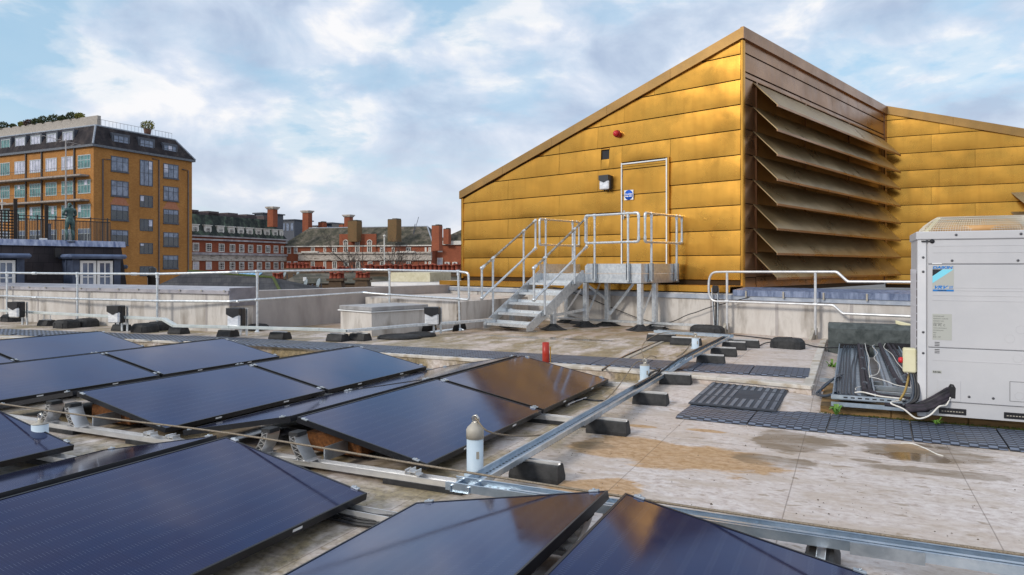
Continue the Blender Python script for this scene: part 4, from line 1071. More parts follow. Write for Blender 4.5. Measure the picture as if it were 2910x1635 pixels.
# vertical cable ladder with black box at the guardrail's rounded end
cl = thing('cable_ladder', 'narrow steel cable ladder with black box climbing the plinth by the rounded rail end', 'cable ladder', onl(13.05, 2034, 940))
for x0, x1 in ((2026, 2034), (2044, 2042)):
    a, b = onl(13.08, x0, 818), onl(13.0, x1, 934); mb = MB(); mb.box(a, b - a, D1 * .012, NO * .05); mb.build('side_rail', M_galvd, cl)
mb = MB(); a, b = onl(13.06, 2036, 850), onl(12.98, 2037, 934)
for q in (-.02, .0, .02): mb.tube([a + D1 * q, b + D1 * q, b + D1 * (q + .1) + NO * .2 - ZUP * .05, b + D1 * (q + .45) + NO * .35 - ZUP * .12], .010, 6)
mb.build('conduit', M_cable, cl)
mb = MB(); a = onl(13.04, 2043, 832); mb.box(a, D1 * .11, NO * .07, ZUP * .14, bev=.01); mb.build('junction_box', M_black, cl)
for (x, y, L, lb) in ((2010, 949, .66, 'long low black rubber box at the foot of the cable ladder'), (2238, 990, .50, 'black rubber cable block in front of the plinth')):
    q = at(x, y, Z1); blob('cable_block', (q.x, q.y, Z1), -D1 * L, D2 * .30, .165, lb, 'rubber block', 'rubber cable blocks on the upper deck')
# ---------------------------------------------------------------- perforated trays on the deck
ct = thing('cable_tray', 'perforated galvanised cable tray running from the nearest corner up over the kerb', 'cable tray', ST(6, -2.04, 0))
zt_ = .14
tray([ST(3.62, -2.04, zt_), ST(8.75, -2.04, zt_), ST(9.15, -1.84, zt_ + .15), ST(12.0, -1.80, zt_ + .15)], .125, .032, ct, [M_perf, M_blu])
tray([ST(11.95, -1.72, zt_ + .16), ST(12.35, -3.05, zt_ + .16)], .14, .04, ct, [M_perf, M_blu])
for t_ in (-2.107, -1.977):
    mb = MB(); mb.box(ST(5.6, t_, zt_ - .004), RV * .45, PV * .004, ZUP * .042); mb.build('splice_plate', M_galvd, ct)
mb = MB()
for q in (.0, .03): mb.tube(spline([ST(7.5, -2.08 + q * .4, zt_ + .03), ST(8.0, -2.08 + q * .4, zt_ + .03), ST(8.7, -2.07 + q * .4, zt_ + .04), ST(9.15, -1.88 + q * .4, zt_ + .19), ST(11.9, -1.84 + q * .4, zt_ + .18)], 4), .009, 6)
mb.build('cable_run', M_cable, ct)
c2 = thing('cable_tray', 'perforated galvanised cable tray with inner strut running off to the lower right corner', 'cable tray', ST(3.72, 0, 0))
tray([ST(3.70, -2.14, zt_ + .004), ST(3.70, 2.2, zt_ + .004)], .135, .04, c2, [M_perf, M_blu])
mb = MB(); a = ST(3.70, -1.75, zt_ + .010); mb.box(a, PV * 3.9, RV * .004, ZUP * .03); mb.box(a + ZUP * .030 - RV * .02, PV * 3.9, RV * .024, ZUP * .004); mb.build('inner_strut', M_blu, c2)
mb = MB()
mb.box(ST(3.624, 0, zt_ - .006), PV * .30, RV * .006, ZUP * .055)
mb.build('splice_plate', M_galvd, c2); mb = MB(); mb.box(ST(3.774, 0, zt_ - .006), PV * .30, RV * .006, ZUP * .055); mb.build('splice_plate', M_galvd, c2)
for k, (s_, t_, z) in enumerate(((4.5, -1.98, 0), (6.0, -1.95, 0), (7.4, -1.93, zlow(7.4, -1.93)), (8.45, -1.90, zlow(8.4, -1.93)), (9.75, -1.72, Z1), (10.7, -1.70, Z1), (11.6, -1.68, Z1))):
    block(ST(s_, t_ + .05, z), PV, RV, 'black rubber block under the long perforated tray, %s from the camera' % ordn(k), L=.36, W=.145)
for k, (s_, t_) in enumerate(((11.95, -2.45), (12.35, -2.95), (12.0, -1.55))):
    block(ST(s_, t_, Z1), PV, RV, 'black rubber block at the far end of the perforated tray, %s of three' % ordn(k), L=.5)
for k, (s_, t_) in enumerate(((3.70, -.12), (3.70, 1.35))): block(ST(s_, t_, 0), RV, PV, 'black rubber block under the near cross tray, %s from the left' % ordn(k))
# ---------------------------------------------------------------- anchor posts, pipe, ropes
def anchor(p, h, r, label, cap=True):
    p = Vector(p); o = thing('anchor_post', label, 'anchor post', p, group='white safety line anchor posts')
    mb = MB(); mb.lathe(p, ((r * 1.35, 0), (r * 1.3, .012), (r, .02), (r, h)), 24); mb.build('tube', M_plas, o)
    mb = MB()
    if cap: mb.lathe(p + ZUP * h, ((r * 1.06, -.01), (r * 1.06, .05), (r * .9, .068), (r * .45, .092), (r * .4, .10)), 24)
    else: mb.lathe(p + ZUP * h, ((r * 1.02, -.002), (r * 1.02, .004), (r * .3, .006), (r * .28, .03)), 20)
    mb.build('cap', M_cap, o)
    top = p + ZUP * (h + (.10 if cap else .03)); pts = []
    for i in range(13):
        an = math.pi * (i / 12) * 1.9 + .1; pts.append(top + PV * (.022 * math.cos(an)) + ZUP * (.022 + .024 * math.sin(an)))
    mb = MB(); mb.tube(pts, .006, 8); mb.prism([top - PV * .012 - ZUP * .02, top + PV * .03 - ZUP * .02, top + PV * .03 + ZUP * .03, top + PV * .008 + ZUP * .055, top - PV * .012 + ZUP * .03], RV * .008)
    mb.build('shackle', M_stain, o)
    mb = MB(); card(mb, p + ZUP * h * .55 - RV * (r * .80) + PV * (r * .60) - ZUP * .02, (PV + RV * .9), ZUP, r * .34, .05, .001); mb.build('label_patch', M_cap, o)
    return top
T1_ = anchor(at(1350, 1352, 0), .27, .058, 'nearest white anchor post with grey cap, beside the corner of the cable tray')
T2_ = anchor(low(1832, 1085), .20, .058, 'white anchor post without cap between the tray and the gold mirroring panel', False)
T3_ = anchor(at(1976, 991, Z1), .17, .056, 'short white anchor post near the far end of the tray', False)
T4_ = anchor(at(1192, 940, Z1) , .19, .055, 'small white anchor post beside the roof hatch', False)
T5_ = anchor((-3.63, 5.52, 0), .24, .058, 'white anchor post mostly hidden behind the panel at the left edge', False)
q = at(1551, 1033, Z1)
mb = MB(); mb.lathe(q, ((.047, 0), (.047, .28), (.042, .28), (.042, .24)), 24); single(mb, 'vent_pipe', M_red, 'upright red pipe standing between the panels and the stairs', 'pipe')
mb = MB(); mb.tube([q + Vector((.062, .01, 0)), q + Vector((.062, .01, .22))], .007, 8); single(mb, 'marker_rod', M_yel, 'thin yellow rod beside the red pipe', 'rod')
def rope(pts, r, name, m, label, cat='rope', group=None, n=5):
    mb = MB(); mb.tube(spline(pts, n), r, 8); return single(mb, name, m, label, cat, group)
sgm = [ST(3.50, -9.5, .33), ST(3.50, -5.7, .345)] + [ST(3.50, -5.7 + i * 1.0, .305 - .02 * math.sin(i / 8 * math.pi)) for i in range(1, 9)]
rope([ST(3.50, -9.5, .36), ST(3.49, -5.62, .335), ST(3.50, -3.7, .345), ST(3.51, -1.8, .30), ST(3.5, 0, .285), ST(3.48, 1.8, .30), ST(3.48, 2.6, .32)], .0068, 'safety_line', M_rope, 'tan steel safety line stretched across the foreground from left to right')
rope([T1_ + ZUP * .03, at(1400, 1231, .30), at(1534, 1237, .13), at(1623, 1205, .07), at(1686, 1164, .05), at(1750, 1107, .10), at(1804, 1034, .24), T2_ + ZUP * .02], .0062, 'wire_rope', M_rope, 'slack brown wire rope between the two nearer anchor posts')
rope([T2_ + ZUP * .02, at(1850, 1012, .22), at(1885, 1020, .08), at(1925, 1014, .16), at(1958, 985, .17), T3_ + ZUP * .02], .006, 'wire_rope', M_rope, 'looped wire rope hanging to the right between the second and third anchor posts')
rope([T2_ + ZUP * .02, at(1824, 990, .26), at(1840, 965, .28), at(1885, 946, .33), at(1950, 943, .38), T3_ + ZUP * .04], .006, 'wire_rope', M_rope, 'stiff wire rope arching to the left between the second and third anchor posts')
rope([at(1600, 1146, .03), at(1640, 1135, .012), at(1720, 1139, .012), at(1790, 1117, .012), at(1845, 1090, .03), ST(8.2, -2.10, .2), ST(8.7, -2.1, .19)], .012, 'black_cable', M_cable, 'thick black cable curving from under the panel into the tray')
rope([at(1618, 1150, .02), at(1660, 1134, .012), at(1700, 1118, .012), at(1755, 1105, .012), at(1800, 1088, .02), at(1820, 1066, .03)], .007, 'earth_cable', M_cable, 'thin dark cable with a metal clamp beside the gold mirroring panel')
mb = MB(); a, b = at(1610, 1152, .02), at(1630, 1143, .02); mb.tube([a, b], .018, 8); mb.tube([b, at(1665, 1131, .015)], .010, 8); single(mb, 'metal_clamp', M_alu, 'small metal clamp lying on the deck by the panel', 'clamp')
q = low(1733, 1153); mb = MB(); mb.box(q, PV * .05, RV * .02, ZUP * .015, bev=.003); single(mb, 'metal_offcut', M_galvd, 'small metal scrap lying on the deck below the tray', 'scrap')
for k in range(5):
    rope([ST(3.25 + .02 * k, -2.75, .03 + .01 * k), ST(3.24 + .018 * k, -2.5 + .02 * k, .016 + .01 * k), ST(3.26 + .02 * k, -2.2, .03 + .008 * k), ST(3.25 + .02 * k, -1.8, .035)], .009, 'panel_cable', M_cable, 'black cable drooping beside the rail between the large panels, %s of five' % ordn(k), 'cable', 'black cables along the near rail', n=4)
rope([onl(13.18, 1470, 800 + 17), onl(13.16, 1600, 822), onl(13.1, 1850, 915), onl(13.1, 1960, 893), onl(13.1, 2020, 873), onl(13.1, 2130, 845)], .009, 'wall_cable', M_cable, 'dark cable slung along the plinth wall behind the stairs', 'cable')
rope([at(2075, 951, Z1 + .01), at(2140, 958, Z1 + .01), at(2210, 967, Z1 + .02), at(2236, 978, Z1 + .06)], .010, 'black_cable', M_cable, 'black cable along the wall foot into the rubber cable block', 'cable')
rope([at(2275, 974, Z1 + .06), at(2310, 984, Z1 + .02), at(2345, 988, Z1 + .03), at(2380, 988, .18), at(2500, 985, .2)], .011, 'black_cable', M_cable, 'black cable from the rubber block over the deck edge to the cable bundle', 'cable')
rope([at(2157, 983, Z1 + .01), at(2180, 974, Z1 + .03), at(2206, 973, Z1 + .04), at(2225, 978, Z1 + .06)], .010, 'black_cable', M_cable, 'short black cable end sticking out of the rubber cable block', 'cable')
rope([at(2560, 1260, .004), at(2595, 1262, .004), at(2630, 1275, .004), at(2660, 1290, .004), at(2680, 1296, .004)], .005, 'white_cable', M_wcable, 'loose white wire lying in the wet patch below the walkway', 'cable')
q = at(1282, 1376, 0); mb = MB(); mb.lathe(q, ((.055, 0), (.055, .004), (.03, .010), (.0, .012)), 20); single(mb, 'round_plate', mat('rust_plate', (.09, .035, .02), (.15, .07, .04), .7), 'small round rusty plate in the deck near the closest anchor post', 'plate')
# ---------------------------------------------------------------- walkway mats
def matmat():
    m = bpy.data.materials.new('walkway_rubber'); m.use_nodes = True; t = m.node_tree; b = t.nodes['Principled BSDF']
    oc = N(t, 'ShaderNodeTexCoord').outputs['Object']; s = N(t, 'ShaderNodeSeparateXYZ'); t.links.new(oc, s.inputs[0]); x, y = s.outputs[0], s.outputs[1]
    def tri(c, p): return math_(t, 'ABSOLUTE', math_(t, 'SUBTRACT', math_(t, 'FRACT', math_(t, 'DIVIDE', math_(t, 'ADD', c, 40), p)), .5))
    wob = math_(t, 'MULTIPLY', math_(t, 'LESS_THAN', tri(x, .13), .25), .040)
    bars = math_(t, 'LESS_THAN', tri(math_(t, 'ADD', y, wob), .080), .24)
    cut = math_(t, 'GREATER_THAN', tri(x, .065), .04)
    h = math_(t, 'MULTIPLY', bars, cut)
    pos = N(t, 'ShaderNodeNewGeometry').outputs['Position']; nz = noise(t, pos, 5, 6, .65); nb = noise(t, pos, 1.3, 4, .6)
    c = mixc(t, h, mixc(t, nz, sr(26, 31, 42), sr(46, 52, 64)), mixc(t, nz, sr(88, 98, 118), sr(126, 136, 154)))
    c = mixc(t, math_(t, 'MULTIPLY', ramp(t, nb, ((.52, 0), (.68, 1))), .4), c, sr(88, 82, 72))
    t.links.new(c, b.inputs['Base Color']); b.inputs['Roughness'].default_value = .55
    bn = N(t, 'ShaderNodeBump'); bn.inputs['Distance'].default_value = .008; t.links.new(h, bn.inputs['Height']); t.links.new(bn.outputs[0], b.inputs['Normal'])
    return m
M_mat = matmat()
TL, TW = .66, .80
def mk_tile():
    o = thing('walkway_tile', 'x', 'walkway tile')
    mb = MB(); b_ = .02
    mb.box((.006, .07, .001), (TL - .012, 0, 0), (0, TW - .08, 0), (0, 0, .019)); mb.prism([(.006, .0, .0015), (.006, .0695, .0015), (.006, .0695, .0195)], (TL - .012, 0, 0))
    mb.build('ribbed_plate', M_mat, o)
    mb = MB(); mb.box((TL / 2 - .07, TW / 2 - .035, .0201), (.14, 0, 0), (0, .07, 0), (0, 0, .002)); mb.build('maker_plate', mat('mat_plate', sr(62, 68, 80), sr(92, 92, 96), .6, scale=60), o)
    return o
tp = mk_tile(); used = [0]
def tile(p, ang, label, grp):
    if not used[0]: o = tp; used[0] = 1; o.location = p; o.rotation_euler = (0, 0, ang); o['label'] = label; o['group'] = grp
    else: o = dup(tp, p, ang, label, grp)
    return o
# near walkway
pts = [at(x, y, .0) for x, y in ((1916, 1186), (2122, 1210), (2349, 1236), (2596, 1259), (2867, 1283))]
d = (pts[4] - pts[1]).normalized(); ang = math.atan2(d.y, d.x)
for k in range(-1, 6):
    p = pts[1] + d * (TL * k); p.z = .004
    tile(p, ang, 'ribbed grey walkway tile of the near walkway, %s from the left' % ordn(k + 1), 'walkway tiles of the near walkway')
# upper walkway on the deck, following the kerb
d2_ = (at(2298, 1077, Z1) - at(760, 986, Z1)).normalized(); ang2 = math.atan2(d2_.y, d2_.x); st_ = at(2298, 1077, Z1)
for k in range(25):
    if 7.9 < (k + 1) * TL < 8.4 and False: continue
    p = st_ - d2_ * (TL * (k + 1)); p.z = Z1 + .002
    if k >= 15: p = p - d2_.cross(ZUP) * .0 + Vector((d2_.y, -d2_.x, 0)) * (.07 * (k - 14))
    tile(p, ang2, 'ribbed grey walkway tile of the far walkway, %s from the right' % ordn(k), 'walkway tiles of the far walkway')
# patch of striped matting between the two walkways
mb = MB(); a, b, c, dd_ = [low(*q_) + ZUP * .018 for q_ in ((1956, 1153), (2033, 1086), (2246, 1104), (2206, 1177))]
mb.prism([a, b, c, dd_], ZUP * .012, 0)
for i in range(11):
    u0, u1 = (i + .15) / 11, (i + .62) / 11
    p, q, r2, s2 = a.lerp(dd_, u0), a.lerp(dd_, u1), b.lerp(c, u1), b.lerp(c, u0)
    for (v0, v1) in ((.03, .30), (.34, .62), (.66, .96)):
        if i in (5, 6, 7) and v0 == .34: continue
        mb.prism([p.lerp(s2, v0) + ZUP * .0121, q.lerp(r2, v0) + ZUP * .0121, q.lerp(r2, v1) + ZUP * .0121, p.lerp(s2, v1) + ZUP * .0121], ZUP * .005, 1)
single(mb, 'striped_mat', [mat('mat_dark', sr(44, 50, 60), sr(60, 66, 76), .7), mat('mat_light', sr(88, 94, 106), sr(112, 118, 128), .6)], 'striped rubber mat bridging the near walkway and the kerb', 'mat')
# ---------------------------------------------------------------- air conditioning unit
F0 = at(2602, 1180, .10); F0 = Vector((3.70, 6.55, .10))
ac = thing('condenser_unit', 'large pale grey air conditioning condenser unit with wire fan guard on top', 'air conditioner', F0)
M_ac = mat('ac_enamel', sr(184, 185, 189), sr(196, 196, 199), .38, scale=1.2, bump=.0008, bscale=6); M_acd = mat('ac_groove', sr(84, 84, 90), None, .5)
M_cream = mat('cream_plastic', sr(214, 208, 170), sr(228, 222, 190), .45, scale=6); M_screw = mat('screw_grey', sr(92, 92, 96), None, .4, .6)
def AC(x, y, z): return F0 + PV * x + RV * y + ZUP * z
Wd, Dp, Ht = 1.24, .765, 1.665
mb = MB(); mb.box(AC(.075, .012, .13), PV * (Wd - .15), RV * (Dp - .03), ZUP * (Ht - .20)); mb.build('inner_casing', M_ac, ac)
for x in (0, Wd - .072):
    mb = MB(); mb.box(AC(x, 0, -.02), PV * .072, RV * .05, ZUP * (Ht - .05), bev=.006); mb.build('corner_post', mat('ac_post', sr(204, 205, 209), sr(214, 214, 217), .36), ac)
    mb = MB(); mb.box(AC(x, Dp - .055, -.02), PV * .06, RV * .05, ZUP * (Ht - .05), bev=.006); mb.build('corner_post', M_ac, ac)
pz = [.14, 1.12, 1.305, Ht - .07]
pz = [.13, .615, 1.368, Ht - .075]
for i in range(3):
    mb = MB(); mb.box(AC(.082, -.004, pz[i] + .004), PV * (Wd - .16), RV * .014, ZUP * (pz[i + 1] - pz[i] - .008), bev=.004); mb.build('front_panel', M_ac, ac)
mb = MB(); mb.box(AC(.075, .010, .0), PV * (Wd - .15), RV * .02, ZUP * .128); mb.build('base_panel', M_ac, ac)
for x in (.17, .66):
    mb = MB(); mb.box(AC(x, .004, .02), PV * .21, RV * .0062, ZUP * .055, 0, .003)
    for k in range(8): mb.box(AC(x + .02 + k * .022, .0025, .042), PV * .014, RV * .0013, ZUP * .008, 1)
    mb.build('slotted_grille', [M_black, M_cap], ac)
mb = MB(); mb.box(AC(-.012, -.012, Ht - .075), PV * (Wd + .024), RV * (Dp + .024), ZUP * .075, bev=.008); mb.build('top_frame', M_ac, ac)
for z in (.50, 1.04, 1.085, 1.13, 1.155, 1.47, 1.53):
    mb = MB(); mb.box(AC(.12, -.0062, z), PV * (Wd - .24), RV * .0022, ZUP * .007, bev=.001); mb.build('pressed_rib', M_ac, ac)
for (x, z) in ((.30, Ht - .035), (.78, Ht - .035), (.045, 1.43), (.27, 1.40), (.76, 1.40), (.045, 1.30), (.045, .75), (.045, .56), (.19, .20), (.27, .275), (.58, .19), (.40, .19)):
    mb = MB(); mb.lathe(AC(x, -.004 if x > .08 else -.001, z) - RV * .010 * (z > 1.6), ((.011, 0), (.011, .003), (.006, .005)), 12, ax=-RV); mb.build('screw', M_screw, ac)
# vent slots
for z in (.63, .645, .66, .565, .58, .595):
    mb = MB(); mb.box(AC(.135, -.0055, z), PV * .038, RV * .002, ZUP * .006); mb.build('slot', M_black, ac)
# open pipe hatch, knock out hatch
mb = MB(); mb.box(AC(.16, -.0075, .14), PV * .175, RV * .004, ZUP * .185, bev=.0015); mb.build('pipe_hatch', M_ac, ac)
mb = MB()
pts = [AC(.21, -.0085, .17), AC(.295, -.0085, .165), AC(.298, -.0085, .26), AC(.28, -.0085, .292), AC(.255, -.0085, .295), AC(.23, -.0085, .25)]
mb.prism(pts, RV * .001); mb.build('pipe_opening', M_black, ac)
for (x, z, w2, h2) in ((.70, .175, .5, .17),):
    for q in ((0, 0, w2, .003), (0, h2, w2, .003), (0, 0, .003, h2)):
        mb = MB(); mb.box(AC(x + q[0], -.0062, z + q[1]), PV * q[2], RV * .0025, ZUP * q[3]); mb.build('hatch_seam', M_acd, ac)
def ring(x, z, r):
    mb = MB(); pts = [AC(x + r * math.cos(i / 20 * 2 * math.pi), -.0045, z + r * math.sin(i / 20 * 2 * math.pi)) for i in range(21)]; mb.tube(pts, .0012, 5, cap=False); mb.build('knockout', M_ac, ac)
for (x, z, r) in ((.77, .225, .033), (.86, .225, .033), (.76, .55, .036), (.86, .55, .036), (.70, .72, .036), (.78, .80, .036)): ring(x, z, r)
# side coil guard
mb = MB(); mb.box(AC(.012, .06, .14), PV * .01, RV * (Dp - .13), ZUP * (1.32 - .14)); mb.build('coil', mat('coil_fins', (.03, .025, .03), (.07, .05, .05), .6, .4, scale=60), ac)
mb = MB(); mb.box(AC(.0, .055, 1.30), PV * .02, RV * (Dp - .12), ZUP * .29); mb.build('side_panel', M_ac, ac)
mb = MB()
for k in range(16): mb.box(AC(-.004, .05, .16 + k * .075), PV * .007, RV * (Dp - .11), ZUP * .007)
for k in range(9): mb.box(AC(-.0095, .07 + k * .077, .14), PV * .005, RV * .009, ZUP * 1.18)
mb.build('coil_guard', mat('guard_grey', sr(188, 188, 196), None, .4), ac)
# wire fan guard
M_wire = mat('cream_wire', sr(214, 204, 184), sr(228, 220, 204), .5)
gd = MB(); g0, g1, gy0, gy1, gz, gh = .055, .96, .05, Dp - .05, Ht, .135
ins = .12
def gcor(f): # ring at height fraction f
    i = ins * (1 - math.cos(f * 1.35)) * 1.25
    return [AC(g0 + i, gy0 + i * .8, gz + gh * f), AC(g1 - i, gy0 + i * .8, gz + gh * f), AC(g1 - i, gy1 - i * .8, gz + gh * f), AC(g0 + i, gy1 - i * .8, gz + gh * f)]
for f in (.0, .14, .28, .42, .56, .70, .84, 1.0):
    c = gcor(f); gd.tube(c + [c[0]], .0024, 4, cap=False)
for k in range(46):
    u = (k + .5) / 46
    for e in (0, 2):
        pts = [gcor(f)[e].lerp(gcor(f)[(e + 1) % 4], u) for f in (0, .3, .6, .85, 1.0)]; gd.tube(pts, .0021, 4, cap=False)
for k in range(26):
    u = (k + .5) / 26
    for e in (1, 3):
        pts = [gcor(f)[e].lerp(gcor(f)[(e + 1) % 4], u) for f in (0, .3, .6, .85, 1.0)]; gd.tube(pts, .0021, 4, cap=False)
    a, b = gcor(1)[0].lerp(gcor(1)[3], u), gcor(1)[1].lerp(gcor(1)[2], u); gd.tube([a, b], .0021, 4, cap=False)
gd.build('fan_guard', M_wire, ac)
mb = MB(); c = gcor(0); c1 = gcor(.95)
mb.prism([c[0], c[0] + PV * .035, c1[0] + PV * .035, c1[0]], RV * .012); mb.build('guard_strap', M_cream, ac)
mb = MB(); mb.lathe(AC(.5, Dp / 2, Ht), ((.34, .0), (.34, .05), (.33, .05), (.33, .0)), 32); mb.lathe(AC(.5, Dp / 2, Ht), ((.08, .0), (.08, .05), (.04, .06)), 16); mb.build('fan_ring', mat('fan_orange_grey', sr(196, 150, 96), sr(214, 170, 120), .6), ac)
mb = MB(); mb.box(AC(.03, -.014, 1.57), PV * .095, RV * .006, ZUP * .012); mb.lathe(AC(.115, -.006, 1.576), ((.020, 0), (.020, .004)), 12, ax=-RV); mb.build('lifting_strap', M_black, ac)
# maker's badge and data plates
M_badge = mat('badge_base', sr(176, 178, 172), None, .4); M_bblue = mat('badge_blue', sr(20, 120, 200), None, .4); M_cyan = mat('badge_cyan', sr(128, 214, 236), None, .4); M_ink = mat('ink_black', sr(26, 30, 38), None, .5)
bx, bz, bw, bh = .118, 1.122, .165, .232
fy = -.0048
mb = MB(); card(mb, AC(bx, fy, bz), PV, ZUP, bw, bh, .0008); bd = mb.build('badge', M_badge, ac)
mb = MB(); mb.prism([AC(bx, fy - .0010, bz + .075), AC(bx + bw, fy - .0010, bz + .200), AC(bx + bw * .48, fy - .0010, bz + .200), AC(bx, fy - .0010, bz + .138)], -RV * .0006); mb.build('cyan_stripe', M_cyan, bd)
mb = MB(); mb.prism([AC(bx, fy - .0010, bz + .1385), AC(bx + bw * .475, fy - .0010, bz + .200), AC(bx, fy - .0010, bz + .200)], -RV * .0006); mb.build('dark_triangle', M_ink, bd)
mb = MB(); card(mb, AC(bx + .002, fy - .0010, bz + .002), PV, ZUP, bw - .002, .016, .0006); mb.build('blue_bar', M_bblue, bd)
text('DAIKIN', AC(bx + .001, fy - .0012, bz + .206), PV, ZUP, .032, M_bblue, bd, bold=.0014, shear=.18, sx=1.42)
text('VRV', AC(bx + .004, fy - .0012, bz + .026), PV, ZUP, .038, M_bblue, bd, bold=.0016, shear=.45, sx=1.45)
text('III', AC(bx + .126, fy - .0012, bz + .026), PV, ZUP, .038, M_bblue, bd, bold=.0004, shear=.2, sx=1.05)
text('INVERTER', AC(bx + .04, fy - .0018, bz + .0055), PV, ZUP, .012, M_ink, bd, bold=.0003, sx=1.3)
mb = MB(); card(mb, AC(.115, fy, 1.369), PV, ZUP, .076, .010, .0016); mb.build('white_sticker', M_white, ac)
mb = MB(); card(mb, AC(.118, fy, .685), PV, ZUP, .150, .235, .0008); dp = mb.build('data_plate', M_badge, ac)
for k, (ln, sz) in enumerate((('OUTDOOR UNIT', .011), ('POWER SUPPLY  3N 400V 50Hz', .0085), ('REFRIGERANT  R410A', .0085), ('DESIGN PRESSURE', .0085), ('CE  PC  C', .022), ('CAUTION  READ THE MANUAL', .0075), ('BEFORE INSTALLATION', .0075), ('SERIAL', .0085), ('MASS', .0085), ('0-3  1-F', .018))):
    text(ln, AC(.124, fy - .0012, .895 - .021 * k), PV, ZUP, sz, M_ink, dp)
mb = MB(); card(mb, AC(.118, fy, .383), PV, ZUP, .072, .026, .0008); rp_ = mb.build('gas_sticker', M_badge, ac); text('R410A', AC(.122, fy - .0012, .388), PV, ZUP, .022, M_ink, rp_, bold=.0006)
# isolator switch box on the unit's side
iso = thing('isolator_box', 'cream isolator switch box with red knob on the side of the condenser unit', 'switch box', AC(-.1, .02, .35))
mb = MB(); mb.box(AC(-.115, .01, .37), PV * .108, RV * .11, ZUP * .225, bev=.012); mb.build('box', M_cream, iso)
mb = MB(); mb.lathe(AC(-.116, .06, .48), ((.028, 0), (.028, .018), (.02, .035)), 14, ax=-PV); mb.build('knob', mat('knob_red', (.62, .02, .03), None, .4), iso)
# sleeper plinth under the unit
mb = MB(); pA = at(2331, 1177, 0)
for i in range(5):
    q = pA + PV * (i * .62); mb.box(q + RV * .01, PV * .615, RV * 1.5, ZUP * .085, bev=.008)
o = single(mb, 'sleeper_plinth', M_wood, 'mossy brown slab plinth under the condenser unit and cable bundle', 'plinth'); WM[o.name] = Matrix.Translation(o.location)
mb = MB()
for i in range(900):
    t_ = rnd.uniform(.0, 3.0); q = pA + PV * t_ + RV * (-.01 + rnd.gauss(0, .012)) + ZUP * .002; r = rnd.uniform(.006, .016)
    mb.add([q + Vector((r, 0, 0)), q + Vector((-r * .6, r * .7, 0)), q + Vector((-r * .6, -r * .7, 0)), q + Vector((rnd.uniform(-r, r), rnd.uniform(-r, r), r * 1.6))], [(0, 1, 3), (1, 2, 3), (2, 0, 3)])
for i in range(500):
    q = at(2345, 1080, 0) + PV * rnd.gauss(.02, .05) + RV * rnd.uniform(-1.2, 1.5); r = rnd.uniform(.008, .02)
    mb.add([q + Vector((r, 0, 0)), q + Vector((-r * .6, r * .7, 0)), q + Vector((-r * .6, -r * .7, 0)), q + Vector((rnd.uniform(-r, r), rnd.uniform(-r, r), r * 1.6))], [(0, 1, 3), (1, 2, 3), (2, 0, 3)])
struct(mb, 'moss', M_moss, 'stuff')
def weed(x, y, z, label, s=1.0, m=None):
    q = at(x, y, z); mb = MB()
    for k in range(11):
        an = rnd.uniform(0, 6.28); l = rnd.uniform(.05, .11) * s; d = Vector((math.cos(an), math.sin(an), 0)); e = Vector((-d.y, d.x, 0)) * .012 * s
        m1 = q + d * l * .55 + ZUP * l * rnd.uniform(.5, .9); tip = q + d * l + ZUP * l * rnd.uniform(.2, .7)
        mb.add([q - e * .3, q + e * .3, m1 + e, tip, m1 - e], [(0, 1, 2, 4), (4, 2, 3)])
    single(mb, 'weed', m or mat('weed_leaf', (.06, .16, .015), (.16, .30, .04), .6, scale=30), label, 'weed', 'weeds growing at the plinth')
weed(2376, 1180, .05, 'bright green weed at the left corner of the slab plinth', 1.2); weed(2662, 1207, .03, 'small green weed below the condenser unit', .8)
weed(2366, 1048, 0, 'green weed in the gap below the dark felt box', 1.5)
weed(2336, 1122, 0, 'dry orange leaf scrap beside the deck corner', .8, mat('dry_leaf', (.30, .10, .02), (.45, .2, .06), .8, scale=30))
for k, (x, y) in enumerate(((2312, 1148), (2322, 1152), (2296, 1145), (2240, 1132), (2276, 1158), (2308, 1156), (2332, 1155))):
    q = at(x, y, .001); mb = MB(); mb.sphere(q + ZUP * .01, .02, 8, 5, sx=(rnd.uniform(.6, 1.6), rnd.uniform(.6, 1.2), .6)); single(mb, 'dirt_clump', mat('dirt', (.03, .025, .012), (.09, .07, .03), .95, scale=50), 'dark clump of dirt on the deck left of the slab plinth, %s of seven' % ordn(k), 'dirt', 'dirt clumps left of the slab plinth')
# dark felt covered box behind the trays
q = at(2353, 1010, 0); fb = thing('felt_box', 'dark green grey felt covered box against the plinth wall', 'roof box', q)
mb = MB(); mb.prism([q, q + RV * .62, q + RV * .62 + ZUP * .50, q + RV * .10 + ZUP * .52, q + RV * .0 + ZUP * .44], PV * 1.6); mb.build('body', mat('felt', (.045, .055, .055), (.10, .115, .115), .9, scale=9, bump=.006, bscale=60), fb)
mb = MB(); mb.box(q + PV * .18 - RV * .012 + ZUP * .03, PV * .42, RV * .01, ZUP * .17); mb.box(q + PV * .82 - RV * .012 + ZUP * .03, PV * .36, RV * .01, ZUP * .21); mb.build('pipe_opening', M_black, fb)
p = q + PV * .98 + RV * .10 + ZUP * .535; mb = MB(); mb.box(p, PV * .24 - ZUP * .06, RV * .14, ZUP * .055, bev=.006); single(mb, 'junction_box', M_cream, 'tilted cream junction box lying on the dark felt box', 'junction box')
